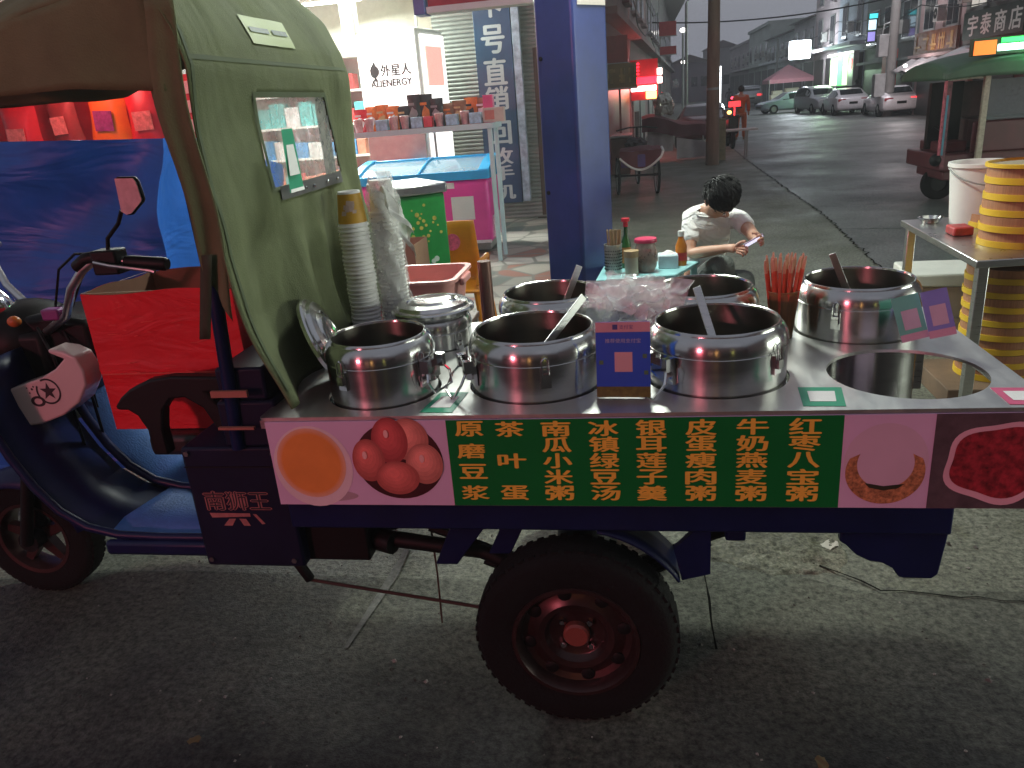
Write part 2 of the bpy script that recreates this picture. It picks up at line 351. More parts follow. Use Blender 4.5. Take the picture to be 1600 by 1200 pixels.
# grey roller shutter in the next bay, brown side door
b = MB(); n = 60
b.grid(lambda u, v: (-2.75 + u * 1.75, 11.32 - 0.018 * abs(math.sin(v * n * PI / 1.0)), 0.02 + v * 3.3), 1, n * 4)
b.build('roller_shutter', pm('shutter_metal', (0.30, 0.31, 0.29), 0.42, metal=0.4, var=0.12, dirt=0.3, dcol=(0.12, 0.11, 0.09)), shop, smooth=True, ang=60)
b = MB(); b.box(-1.46, -0.9, 11.35, 11.45, 0, 3.35); b.box(-1.38, -1.18, 11.3, 11.349, 0.05, 2.3); b.box(-1.14, -0.95, 11.3, 11.349, 0.05, 2.3); d_ = b.build('door', M_brown, shop, bevel=0.008)
b = MB(); b.box(-1.19, -1.16, 11.25, 11.3, 1.0, 1.14); b.build('handle', M_grey, d_, bevel=0.004)
# ceiling tubes are lamps
M_tube = em('fluorescent_tube', (0.93, 1.0, 0.94), 9.0)
for (x, y) in ((-3.9, 10.2), (-6.2, 10.4), (-4.6, 12.2)):
    t = thing('tube_light', '', 'lamp', (x, y, 3.2)); t['label'] = {-3.9: 'white fluorescent tube on the ceiling at the mouth of the lit shop', -6.2: 'white fluorescent tube deeper left on the shop ceiling', -4.6: 'white fluorescent tube near the back wall of the shop'}[x]; t['group'] = 'fluorescent tubes in the shop'
    b = MB(); b.box(x-0.65, x+0.65, y-0.05, y+0.05, 3.26, 3.34); b.build('fixture', M_white, t, bevel=0.006)
    b = MB(); b.cyl((x-0.6, y, 3.235), (x+0.6, y, 3.235), 0.022, n=10); b.build('tube', M_tube, t)
area('shop_tube_glow', (-4.4, 10.0, 3.18), (-3.4, 8.2, 0), 3.0, 0.5, 480, (0.90, 1.0, 0.90))
area('shop_back_glow', (-4.9, 11.8, 3.18), (-4.6, 11.4, 0), 2.4, 0.8, 260, (0.94, 1.0, 0.92))

sb = thing('sign_light_box', 'long white light box sign over the mouth of the corner shop', 'sign', (-3.6, 8.8, 2.96))
b = MB(); b.box(-6.6, -0.95, 8.70, 8.88, 2.96, 4.7); b.build('housing', M_grey, sb, smooth=False); b = MB(); b.box(-6.55, -1.0, 8.67, 8.699, 3.0, 4.66); b.build('panel', em('sign_panel', (0.90, 1.0, 0.92), 9.5), sb, smooth=False)
lp = thing('added_pillar_lamp', 'white flood lamp added high on the blue pillar, out of view', 'lamp', (-0.2, 4.4, 3.1))
b = MB(); b.tube([(-0.3, 4.55, 3.2), (-0.18, 4.3, 3.25)], 0.015, 6); b.build('bracket', M_grey, lp); b = MB(); b.box(-0.28, -0.06, 4.2, 4.34, 3.13, 3.2); b.build('housing', M_black, lp, bevel=0.01); b = MB(); b.box(-0.27, -0.07, 4.21, 4.33, 3.124, 3.129); b.build('lens', em('flood_lens', (0.93, 1.0, 0.90), 15), lp)
area('added_pillar_glow', (-0.17, 4.27, 3.11), (-0.1, 3.6, 0.8), 0.5, 0.35, 85, (0.92, 1.0, 0.88))  # unseen lamp added to brighten the man, the bags and the canopy
# blue upright sign with white characters
vs = thing('upright_sign', 'tall narrow blue shop sign with white Chinese characters reading downward', 'sign', (-1.86, 11.1, 0))
b = MB(); b.box(-2.12, -1.62, 11.05, 11.15, 0.28, 3.3); b.build('board', pm('sign_blue', (0.022, 0.06, 0.12), 0.4, var=0.12, dirt=0.2, dcol=(0.1, 0.13, 0.2)), vs, bevel=0.005)
zc = [2.88, 2.43, 2.03, 1.69, 1.24, 0.93, 0.70, 0.44]; hh = [0.36, 0.34, 0.33, 0.30, 0.30, 0.22, 0.20, 0.20]
for ch, z, h in zip('卡号直销回收手机', zc, hh): b = MB(); text_mb(b, ch, frame((-2.02, 11.046, z - h/2), (1, 0, 0), (0, 0, 1)), 0.30, h, bold=0.03); b.build('character', pm('sign_white', (0.42, 0.46, 0.47), 0.5, var=0.1), vs, smooth=False)
b = MB(); b.box(-1.60, -1.50, 11.0, 11.1, 0.3, 3.3)
st = b.build('sign_edge_strip', pm('strip_pale', (0.30, 0.36, 0.44), 0.4, var=0.5, scale=9), vs, bevel=0.004)
# hanging sign board over the forecourt (lower edge in view)
hs = thing('hanging_sign', 'red signboard with white lower trim in a blue frame hung beside the pillar', 'sign', (-1.1, 6, 2.25))
b = MB(); b.box(-1.46, -0.72, 5.96, 6.04, 2.30, 3.0); b.build('board', pm('sign_red', (0.36, 0.05, 0.06), 0.45, var=0.25, scale=9), hs, smooth=False)
b = MB(); b.box(-1.47, -0.70, 5.93, 6.07, 2.255, 2.299); b.build('trim', M_white, hs, bevel=0.004)
b = MB(); b.box(-1.56, -1.475, 5.92, 6.08, 2.25, 3.05); b.build('frame', pm('frame_blue', (0.10, 0.16, 0.36), 0.4), hs, bevel=0.006)

# big blue pillar
pl = thing('steel_pillar', 'thick dark blue square steel pillar in the middle with a white notice', 'pillar', (-0.33, 4.55, 0))
a = R(38); hw = 0.142; pc = (-0.345, 4.60)
Mp = Matrix.Translation((pc[0], pc[1], 0)) @ Matrix.Rotation(-a, 4, 'Z')
b = MB(); b.box(-hw, hw, -hw, hw, 0.012, 4.0, Mp)
b.build('shaft', pm('pillar_blue', (0.028, 0.045, 0.19), 0.35, var=0.22, scale=3, dirt=0.35, dcol=(0.05, 0.05, 0.09), bump=0.03, bscale=25), pl, bevel=0.02, seg=3)
b = MB(); b.box(-0.24, 0.24, -0.24, 0.24, 0, 0.012, Mp); b.build('base_plate', M_navy, pl)
b = MB(); b.box(-0.10, 0.125, -hw-0.004, -hw-0.001, 2.06, 2.4, Matrix.Translation((pc[0], pc[1], 0)) @ Matrix.Rotation(-a + PI/2, 4, 'Z'))
b.build('notice', pm('notice_paper', (0.55, 0.50, 0.46), 0.7, var=0.1), pl, smooth=False)
b = MB()
for (zz, s) in ((1.82, -1), (1.1, -1)): b.cyl(Mp @ Vector((-0.1, -hw, zz)), Mp @ Vector((-0.1, -hw-0.006, zz)), 0.012, n=10)
b.build('bolt', M_black, pl)
tag(MB().add([(-0.962, 1.905, 0.0075), (-0.948, 1.905, 0.0075), (-0.90, 2.30, 0.0075), (-0.905, 2.50, 0.0075), (-0.925, 2.50, 0.0075)], [(0, 1, 2, 3, 4)]).build('pale_road_stripe', pm('stripe_pale', (0.11, 0.11, 0.10), 0.8, var=0.6, scale=40), smooth=False), kind='structure')  # thin pale wedge laid just above the ground
# broken, mossy concrete at the road joint right of the wheel
def broken(u, v):
    x = 0.14 + 0.62*u; y = 2.26 + 0.62*v; e = math.sin(PI*u)*math.sin(PI*v); p = Vector((x*5, y*5, 1))
    return (x, y, 0.0035 + e*(0.010 + 0.026*abs(noise.noise(p)) + 0.016*noise.noise(p*3.1) + 0.008*noise.noise(p*9)) - 0.02*max(0, min(1, (0.42 - e + 0.38*noise.noise(p*0.8 + Vector((3, 0, 0))) + 0.12*noise.noise(p*3))*6)))
tag(MB().grid(broken, 90, 90).build('broken_concrete', ground_mat('mossy_concrete', (0.075, 0.073, 0.050), (0.165, 0.16, 0.12), (0.035, 0.036, 0.014), 3.2, 60, 0.7), ang=80), kind='structure')
rr = random.Random(12); G_ = [pm('grit_%d' % i, c, 0.85, var=0.3) for i, c in enumerate(((0.10, 0.095, 0.085), (0.22, 0.21, 0.19), (0.04, 0.035, 0.03)))]
b = MB()
for k in range(420):
    x = rr.uniform(-2.0, 1.6); y = rr.uniform(1.15, 3.0); s = rr.uniform(0.002, 0.0055) * (1 if rr.random() < 0.9 else 1.8); b.mat(rr.randrange(3)); q = Matrix.Translation((x, y, 0.0045)) @ Matrix.Rotation(rr.uniform(0, 6), 4, 'Z')
    b.add([(-s, -s*.7, 0), (s, -s*.5, 0), (s*.8, s, 0), (-s*.6, s*.8, 0), (0, 0, s*.9)], [(0, 1, 4), (1, 2, 4), (2, 3, 4), (3, 0, 4)], q)
tag(b.build('gravel', G_, smooth=False), kind='stuff')
lf = [pm('litter_paper', (0.45, 0.42, 0.36), 0.8, var=0.2), pm('litter_leaf', (0.12, 0.08, 0.03), 0.8, var=0.3)]
for i, (x, y, a_, s, lb) in enumerate(((-0.47, 2.32, 0.5, 0.02, 'pale paper scrap on the ground under the cart behind the wheel'), (-0.70, 2.5, 1.3, 0.014, 'small pale paper scrap on the ground left under the cart'), (0.66, 2.55, 2.2, 0.022, 'crumpled pale scrap lying on the concrete below the rear bracket'), (0.42, 1.55, 0.2, 0.013, 'brown leaf on the asphalt right of the rear wheel'), (-1.25, 1.5, 2.0, 0.012, 'brown leaf on the asphalt in the left foreground'))):
    b = MB(); q = Matrix.Translation((x, y, 0.006)) @ Matrix.Rotation(a_, 4, 'Z'); b.grid(lambda u, v: (s*(2*u-1), s*1.6*(2*v-1)*(0.6+0.4*math.sin(u*3)), 0.002 + 0.35*s*abs(math.sin(u*4+v*3))), 5, 6, q); o = b.build('litter', lf[1] if 'leaf' in lb else lf[0], ang=80); tag(o, lb, 'litter')
# ================================================================ goods in front of the shop
# drinks fridge with lit side panel
fr = thing('drinks_fridge', 'tall white lit drinks fridge with black lettering on its side panel', 'fridge', (-3.0, 10.2, 0))
Mf = Matrix.Translation((-3.06, 10.05, 0)) @ Matrix.Rotation(R(-11), 4, 'Z')      # local x -.44...44 front, y 0...8 depth
M_lit = em('lit_panel', (1.0, 0.99, 0.95), 1.25)
b = MB(); b.box(-0.44, 0.44, 0.02, 0.80, 0.08, 2.58, Mf); b.build('cabinet', M_white, fr, bevel=0.06, seg=4)
b = MB(); b.box(-0.41, 0.41, -0.005, 0.018, 1.50, 2.55, Mf); b.build('light_panel', M_lit, fr, bevel=0.01)
b = MB(); b.box(-0.42, 0.42, -0.004, 0.018, 0.15, 1.45, Mf); b.build('lower_panel', pm('fridge_grey', (0.30, 0.29, 0.27), 0.25, metal=0.5, var=0.2), fr, bevel=0.01)
b = MB(); b.box(0.445, 0.47, 0.06, 0.74, 0.25, 2.50, Mf); dr = b.build('door', M_lit, fr, bevel=0.01)
b = MB(); b.box(0.471, 0.485, 0.14, 0.60, 1.90, 2.36, Mf); b.build('advert', em('pink_advert', (1.0, 0.45, 0.38), 0.9), dr)
b = MB(); b.cyl(Mf @ Vector((0.50, 0.10, 1.0)), Mf @ Vector((0.50, 0.10, 1.5)), 0.015); b.build('handle', M_grey, dr)
b = MB()
for k in range(4): b.box(-0.38 + (k % 2) * 0.7, -0.32 + (k % 2) * 0.7, 0.08 + (k // 2) * 0.6, 0.14 + (k // 2) * 0.6, 0, 0.08, Mf)
b.build('foot', M_black, fr)
M_ink = pm('black_ink', (0.02, 0.02, 0.022), 0.5)
b = MB(); Mt = Mf @ frame((0, -0.0075, 0), (1, 0, 0), (0, 0, 1))
text_mb(b, '外星人', Mt @ Matrix.Translation((-0.10, 2.05, 0)), 0.42, 0.135, bold=0.03)
text_mb(b, 'ALIENERGY', Mt @ Matrix.Translation((-0.26, 1.93, 0)), 0.58, 0.082, bold=0.035)
# the spade-shaped mark left of the characters
sp = []
for i in range(40):
    t = 2 * PI * i / 40; r = 0.075 * (1 + 0.05 * math.cos(3 * t)); sp.append((r * math.cos(t) * 0.85, r * math.sin(t)))
b.add([(-0.19 + x, 2.115 + y, 0) for x, y in sp], [tuple(range(40))], Mt)
b.add([(-0.255, 2.13, 0.0006), (-0.185, 2.235, 0.0006), (-0.15, 2.15, 0.0006)], [(0, 1, 2)], Mt); b.add([(-0.225, 2.0, 0.0006), (-0.185, 2.06, 0.0006), (-0.15, 2.0, 0.0006)], [(0, 1, 2)], Mt)
b.build('lettering', M_ink, fr, smooth=False)

# chest freezer, pink with blue curved glass lid
fz = thing('chest_freezer', 'pink ice cream chest freezer with bright blue rim and sliding glass lids', 'freezer', (-2.45, 9.0, 0))
M_pink = pm('freezer_pink', (0.80, 0.045, 0.34), 0.35, var=0.06, coat=0.3); M_cyan = pm('freezer_blue', (0.02, 0.38, 0.75), 0.22, var=0.06, coat=0.5)
b = MB(); b.box(-3.25, -1.66, 8.72, 9.45, 0.12, 0.84); b.build('body', M_pink, fz, bevel=0.05, seg=3)
b = MB(); b.box(-3.2, -1.70, 8.77, 9.4, 0.04, 0.13); b.build('plinth', M_grey, fz)
prof = []
for i in range(13):
    t = i / 12; prof.append((8.70 + 0.78 * t, 0.93 + 0.13 * math.sin(t * PI / 2)))
b = MB(); b.box(-3.27, -1.64, 8.69, 8.77, 0.842, 0.94); b.box(-3.27, -1.64, 9.40, 9.49, 0.842, 1.07)
b.prism([(8.692, 0.842), (9.488, 0.842)] + [(p[0]+0.01, p[1] + 0.02) for p in prof[::-1]], 'yz', -1.76, -1.635); b.prism([(8.692, 0.842), (9.488, 0.842)] + [(p[0]+0.01, p[1] + 0.02) for p in prof[::-1]], 'yz', -3.27, -3.17)
b.tube([(-2.45, p[0], p[1]) for p in prof], 0.018, 8)
b.build('rim', M_cyan, fz, bevel=0.02, seg=3)
b = MB(); b.grid(lambda u, v: (-3.16 + u * 1.39, 8.775 + v * 0.62, 0.935 + 0.11 * math.sin(v * PI / 2)), 2, 8); b.build('lid', pm('lid_glass', (0.5, 0.6, 0.62), 0.08, var=0.1, alpha=0.45), fz)
b = MB(); b.box(-3.16, -1.77, 8.78, 9.39, 0.86, 0.875); b.build('liner', M_white, fz)
b = MB(); b.box(-2.32, -2.05, 8.712, 8.718, 0.755, 0.82); b.box(-2.10, -1.84, 8.712, 8.718, 0.40, 0.66); b.build('sticker', pm('sticker_white', (0.7, 0.7, 0.68), 0.5, var=0.05), fz, smooth=False)
b = MB()
for (x, z, r) in ((-2.30, 0.33, 0.035), (-2.05, 0.24, 0.022), (-2.25, 0.17, 0.028), (-1.98, 0.30, 0.02)): b.lathe([(0, 0), (r, 0), (r, 0.004), (0, 0.004)], 16, Matrix.Translation((x, 8.717, z)) @ Matrix.Rotation(PI/2, 4, 'X'))
b.box(-2.6, -1.67, 8.712, 8.716, 0.125, 0.16); b.build('spot', pm('spot_white', (0.8, 0.76, 0.78), 0.5), fz, smooth=False)
b = MB()
for k in range(9): b.box(-1.664, -1.652, 8.85, 9.33, 0.17 + k*0.028, 0.185 + k*0.028)
b.build('vent', M_white, fz, smooth=False)

# pale blue display rack and what stands on it
rk = thing('display_rack', 'pale blue metal rack standing over the chest freezer', 'rack', (-2.3, 8.4, 0))
M_rack = pm('rack_blue', (0.50, 0.66, 0.70), 0.4, var=0.08)
b = MB(); b.box(-3.35, -1.46, 8.22, 8.62, 1.39, 1.43); b.box(-3.35, -1.46, 8.20, 8.22, 1.385, 1.44); b.box(-1.46, -1.44, 8.22, 8.64, 1.385, 1.44); b.build('shelf', M_rack, rk, smooth=False)
for (x, y) in ((-1.50, 8.24), (-1.50, 8.60), (-3.31, 8.24), (-3.31, 8.60)):
    b = MB(); b.box(x-0.022, x+0.022, y-0.022, y+0.022, 0, 1.385); b.build('leg', M_rack, rk, bevel=0.004)
def pouch(x, y, z, w, h, mats, label, grp, rz):
    t = thing('snack_pouch', label, 'snack bag', (x, y, z), grp)
    b = MB()
    def f(u, v):
        pu = 1 - abs(2*u-1)**2.2; pv = math.sin(PI * min(1, max(0, v)))**0.6
        return (x + (u-0.5) * w * (1 - 0.08*math.sin(v*PI)), y - 0.035*pu*pv + 0.006*noise.noise(Vector((u*5+x*9, v*5, 1))), z + v*h)
    def g(u, v):
        p = f(u, v); return (p[0], 2*y - p[1], p[2])
    b.grid(f, 8, 10); b.grid(g, 8, 10); b.build('bag', mats[0], t, weld=True)
    b = MB(); hh_ = 6 + int(abs(x)*37) % 9; b.add([(x + w*0.30*(1+0.25*math.sin(q*2.3+x*40))*math.cos(2*PI*q/hh_), y-0.0385, z + h*0.42 + h*0.20*(1+0.3*math.sin(q*3.1+x*70))*math.sin(2*PI*q/hh_)) for q in range(hh_)], [tuple(range(hh_))]); b.box(x-w*0.36, x+w*0.1, y-0.037, y-0.0345, z+h*0.68, z+h*0.76); b.build('print', mats[1], t, smooth=False)
    t.rotation_euler = (0, 0, rz); return t
M_or = pm('pouch_orange', (0.72, 0.20, 0.05), 0.25, var=0.25, scale=14, bump=0.2, bscale=25); M_dk = pm('pouch_black', (0.05, 0.05, 0.05), 0.22, var=0.3, scale=14, bump=0.2, bscale=25)
M_rd = pm('pouch_red', (0.6, 0.04, 0.05), 0.25, var=0.2, scale=14, bump=0.2, bscale=25); M_bn = pm('pouch_brown', (0.28, 0.13, 0.07), 0.25, var=0.3, scale=14, bump=0.2, bscale=25); M_yl = pm('pouch_gold', (0.55, 0.38, 0.15), 0.25, var=0.2, scale=14)
pats = [(M_or, M_white), (M_or, M_yl), (M_rd, M_white), (M_dk, M_yl), (M_dk, M_or), (M_dk, M_grey), (M_bn, M_or), (M_bn, M_yl), (M_or, M_dk), (M_bn, M_white)]
desc = ['red snack pouch at the left end of the display rack', 'orange snack pouch with white print beside the red one', 'orange snack pouch with gold print on the rack', 'orange and red snack pouch in front of the lit fridge', 'black and gold snack pouch left of the tall black ones',
        'tall black snack pouch under the fridge lettering', 'tall black snack pouch with orange print beside its twin', 'black snack pouch with a grey print on the rack', 'brown snack pouch with orange print, middle of the rack', 'brown and gold snack pouch right of the black ones', 'orange snack pouch with dark print near the right end', 'brown snack pouch with white print at the right end']
order = [2, 0, 1, 0, 3, 5, 4, 5, 6, 7, 8, 9]
for i in range(12):
    hgt = [0.24, 0.26, 0.27, 0.25, 0.24, 0.345, 0.34, 0.29, 0.23, 0.25, 0.27, 0.26][i]
    pouch(-2.95 + i * 0.122, 8.47 + 0.05*random.random(), 1.432, 0.155, hgt, pats[order[i]], desc[i], 'snack pouches on the rack', random.uniform(-0.2, 0.2))
mbx = MB(); mbx.box(-1.575, -1.475, 8.38, 8.50, 1.432, 1.71); tag(mbx.build('snack_box', pm('box_magenta', (0.7, 0.06, 0.2), 0.4), bevel=0.003), 'tall magenta snack carton at the right end of the rack', 'box')
bx = thing('tissue_carton', 'small white and brown carton at the very corner of the rack', 'box', (-1.45, 8.3, 1.442))
b = MB(); b.box(-1.56, -1.34, 8.235, 8.335, 1.444, 1.585); b.build('carton', pm('carton_pale', (0.55, 0.45, 0.40), 0.6, var=0.15), bx, bevel=0.003)
b = MB(); b.box(-1.54, -1.44, 8.230, 8.2345, 1.47, 1.56); b.build('print', pm('carton_print', (0.55, 0.18, 0.15), 0.6), bx, smooth=False)
# printed boxes and cups along the front edge
M_bx1 = pm('box_sky', (0.35, 0.55, 0.68), 0.4, var=0.4, scale=18); M_cupw = pm('cup_rose', (0.62, 0.32, 0.32), 0.4, var=0.35, scale=20)
for i, (x, k) in enumerate(((-2.92, 1), (-2.80, 1), (-2.655, 0), (-2.53, 1), (-2.41, 1), (-2.27, 0), (-2.15, 2), (-2.035, 1), (-1.895, 0), (-1.76, 1), (-1.645, 0))):
    if k == 1:
        t = thing('noodle_cup', 'rose paper snack cup on the rack, ' + ['', '', '', '', '', '', '', '', '', '', ''][i], 'cup', (x, 8.285, 1.442), 'paper cups along the rack edge')
        t['label'] = 'rose printed paper cup on the rack ' + {0: 'at its far left', 1: 'second from the left end', 3: 'left of the middle, after the first blue box', 4: 'beside the second blue box', 7: 'right of the plain red box', 9: 'between the last two blue boxes'}[i]
        b = MB(); b.lathe([(0, 0), (0.036, 0), (0.048, 0.12), (0.051, 0.124), (0.047, 0.128), (0, 0.128)], 18, cx=x, cy=8.285, cz=1.442); b.build('cup', M_cupw, t)
        b = MB(); b.lathe([(0, 0.129), (0.044, 0.129), (0.044, 0.133), (0, 0.134)], 18, cx=x, cy=8.285, cz=1.442); b.build('lid', M_white, t)
    else:
        b = MB(); w = 0.062 if k == 0 else 0.045; b.box(x-w, x+w, 8.235, 8.33, 1.442, 1.55)
        o = b.build('snack_box', M_bx1 if k == 0 else M_rd, bevel=0.003)
        tag(o, ('plain red snack box in the middle of the rack edge' if k == 2 else 'blue and white snack box on the rack ' + {2: 'nearest its left end', 5: 'left of the plain red box', 8: 'right of the plain red box', 10: 'nearest its right end'}[i]), 'box', 'snack boxes along the rack edge')

# green drink dispenser chest
gc = thing('drink_chest', 'green drink chest with stainless lid standing before the pink freezer', 'cooler', (-1.55, 5.0, 0))
Mg = Matrix.Translation((-1.64, 4.95, 0)) @ Matrix.Rotation(R(-55), 4, 'Z')
M_green = pm('chest_green', (0.02, 0.26, 0.05), 0.35, var=0.25, scale=5)
b = MB(); b.box(-0.30, 0.21, 0, 0.34, 0.06, 1.10, Mg); b.build('body', M_green, gc, bevel=0.01)
b = MB(); b.box(-0.32, 0.23, -0.02, 0.36, 1.102, 1.165, Mg); b.build('lid', M_brush, gc, bevel=0.012)
b = MB(); rr = random.Random(5)
for k in range(60):
    x = rr.uniform(0.02, 0.32); z = 0.45 + abs(rr.gauss(0, 0.13)); r = rr.uniform(0.006, 0.02)
    b.lathe([(0, 0), (r, 0), (r, 0.002), (0, 0.002)], 10, Mg @ Matrix.Translation((0.2105, x, z)) @ Matrix.Rotation(PI/2, 4, 'Y'))
b.build('splash_print', pm('splash_white', (0.6, 0.72, 0.6), 0.5, var=0.2), gc, smooth=False)
b = MB(); drop = [(0.0, 0.66), (0.025, 0.60), (0.03, 0.55), (0.015, 0.51), (-0.01, 0.51), (-0.03, 0.55), (-0.022, 0.60)]
b.add([(0.2135, x + 0.20, z) for x, z in drop], [tuple(range(7))], Mg); b.build('drop_print', pm('drop_blue', (0.03, 0.25, 0.55), 0.4), gc, smooth=False)
b = MB()
for k in range(26):
    x = 0.16 + rr.gauss(0, 0.04); z = 0.88 + rr.gauss(0, 0.06); r = rr.uniform(0.006, 0.016)
    b.lathe([(0, 0), (r, 0), (r, 0.002), (0, 0.002)], 8, Mg @ Matrix.Translation((0.2105, x + (0.06 if k % 2 else -0.06), z)) @ Matrix.Rotation(PI/2, 4, 'Y'))
b.build('fruit_print', pm('fruit_yellow', (0.45, 0.42, 0.08), 0.5, var=0.4, scale=30), gc, smooth=False)
b = MB(); b.box(-0.28, 0.19, 0.02, 0.32, 0, 0.058, Mg); b.build('base', M_black, gc)

# orange plastic chair turned with its back to the camera
ch = thing('plastic_chair', 'orange moulded plastic chair with a round pink sticker beside the green chest', 'chair', (-1.27, 5.2, 0))
M_orange = pm('chair_orange', (0.75, 0.26, 0.015), 0.35, var=0.1)
cx, cy = -1.27, 5.2
b = MB()
b.grid(lambda u, v: (cx - 0.16 + (0.03 + 0.26*(1-0.14*v)) * u + 0.02*v, cy + 0.27 - 0.07 * v + 0.02*math.sin(u*PI), 0.42 + 0.43 * v), 6, 8); b.build('backrest', M_orange, ch, solid=0.012)
b = MB(); b.grid(lambda u, v: (cx - 0.19 + 0.38*u, cy - 0.18 + 0.42*v, 0.42 - 0.02*math.sin(u*PI)*math.sin(v*PI)), 8, 8); b.build('seat', M_orange, ch, solid=0.014)
for sx in (-1, 1):
    for sy in (-1, 1):
        b = MB(); b.tube([(cx + sx*0.17, cy + 0.03 + sy*0.18, 0.42), (cx + sx*0.21, cy + 0.03 + sy*0.23, 0)], [0.026, 0.02], 8); b.build('leg', M_orange, ch)
b = MB(); b.tube([(cx+0.17, cy+0.24, 0.45), (cx+0.19, cy+0.2, 0.60), (cx+0.19, cy-0.05, 0.60), (cx+0.18, cy-0.12, 0.45)], 0.02, 8); b.build('armrest', M_orange, ch)
b = MB(); b.lathe([(0, 0), (0.06, 0), (0.06, 0.003), (0, 0.003)], 24, Matrix.Translation((cx - 0.06, cy + 0.218, 0.70)) @ Matrix.Rotation(PI/2 - 0.16, 4, 'X')); b.build('sticker', pm('sticker_pink', (0.7, 0.08, 0.2), 0.5, var=0.4, scale=40), ch, smooth=False)

# brown carton, pink tub on a low stand, steel tube
ct = thing('cardboard_box', 'open brown cardboard box at the foot of the green chest', 'box', (-1.55, 4.5, 0))
b = MB()
for (x0, x1, y0, y1) in ((-1.78, -1.32, 4.42, 4.425), (-1.78, -1.32, 4.72, 4.725), (-1.78, -1.775, 4.425, 4.72), (-1.325, -1.32, 4.425, 4.72)): b.box(x0, x1, y0, y1, 0.46, 0.86)
b.build('walls', pm('cardboard', (0.30, 0.17, 0.10), 0.8, var=0.15), ct, smooth=False)
b = MB(); b.box(-1.775, -1.325, 4.425, 4.72, 0.46, 0.465); b.build('bottom', pm('cardboard', (0.30, 0.17, 0.10)), ct, smooth=False)
b = MB(); b.box(-1.80, -1.30, 4.40, 4.74, 0, 0.459); tag(b.build('wooden_crate', pm('crate_wood', (0.16, 0.10, 0.06), 0.7, var=0.3), bevel=0.004), 'dark wooden crate under the brown cardboard box', 'crate')
tb = thing('plastic_tub', 'pale pink rectangular plastic tub behind the cup stacks', 'tub', (-0.9, 3.1, 0.84))
M_tub = pm('tub_pink', (0.72, 0.33, 0.30), 0.35, var=0.06, sss=0.1)
def rrect(x0, x1, y0, y1, r, n=5):
    o = []
    for (cx_, cy_, a0) in ((x1-r, y1-r, 0), (x0+r, y1-r, 90), (x0+r, y0+r, 180), (x1-r, y0+r, 270)):
        for k in range(n+1): t = R(a0 + 90*k/n); o.append((cx_ + r*math.cos(t), cy_ + r*math.sin(t)))
    return o
def tub_mb(x0, x1, y0, y1, z0, z1, inset, wall, rim):
    b = MB(); L = [(inset, z0), (0, z1), (-rim, z1), (-rim, z1+0.012), (wall, z1+0.012), (inset+wall, z0+wall)]; rings = [[(p[0], p[1], z) for p in rrect(x0+i, x1-i, y0+i, y1-i, 0.05)] for i, z in L]; n = len(rings[0]); vs = sum(rings, []); fs = []
    for q in range(len(L)-1):
        for k in range(n): j = (k+1) % n; fs.append((q*n+k, q*n+j, (q+1)*n+j, (q+1)*n+k))
    fs.append(tuple(range(n))[::-1]); fs.append(tuple(range((len(L)-1)*n, len(L)*n))); return b.add(vs, fs)
tub_mb(-1.13, -0.72, 2.86, 3.20, 0.76, 0.965, 0.03, 0.006, 0.014).build('basin', M_tub, tb)
b = MB(); b.box(-0.712, -0.695, 2.95, 3.10, 0.935, 0.965); b.build('handle', M_tub, tb, bevel=0.006)
sd = thing('low_stand', 'folding stand under the pink plastic tub', 'stand', (-0.9, 3.03, 0))
b = MB(); b.box(-1.15, -0.70, 2.84, 3.22, 0.735, 0.759); b.build('top', M_brown, sd, bevel=0.004)
for x in (-1.13, -0.72):
    for y in (2.86, 3.20): b = MB(); b.box(x-0.014, x+0.014, y-0.014, y+0.014, 0, 0.735); b.build('leg', M_grey, sd)
tp = thing('steel_tube', 'brown banded steel tube standing upright behind the lidded pot', 'tube', (-0.62, 3.0, 0))
b = MB(); b.cyl((-0.605, 2.95, 0), (-0.605, 2.95, 1.03), 0.027, n=20); b.build('tube', pm('tube_brown', (0.24, 0.13, 0.11), 0.25, metal=0.6, var=0.2, stretch=(1, 1, 0.1), scale=20), tp)
b = MB(); b.lathe([(0, 0), (0.12, 0), (0.12, 0.012), (0.03, 0.02), (0, 0.02)], 24, cx=-0.605, cy=2.95, cz=0.0005); b.build('base', M_black, tp)

# shelf of goods inside the shop, seen through the canopy window
sh = thing('goods_shelf', 'white shelf of packaged goods inside the lit shop', 'shelf', (-4.6, 11.4, 0))
b = MB(); b.box(-5.9, -3.75, 11.78, 11.82, 0.0, 2.5); b.build('back_panel', M_white, sh, smooth=False)
for z in (0.15, 0.6, 1.05, 1.5, 1.95, 2.4): b = MB(); b.box(-5.9, -3.75, 11.35, 11.78, z, z+0.03); b.build('shelf', M_white, sh, smooth=False)
gm = [pm('goods_%s' % n, c, 0.4, var=0.3, scale=15) for n, c in (('red', (0.5, 0.06, 0.06)), ('green', (0.10, 0.40, 0.10)), ('blue', (0.08, 0.25, 0.5)), ('white', (0.6, 0.6, 0.6)), ('coral', (0.6, 0.22, 0.15)), ('teal', (0.1, 0.4, 0.4)))]
rr = random.Random(11); lv = [0.18, 0.63, 1.08, 1.53, 1.98]
names = ['red', 'green', 'blue', 'white', 'coral', 'teal']; pos = ['bottom', 'second', 'third', 'fourth', 'top']
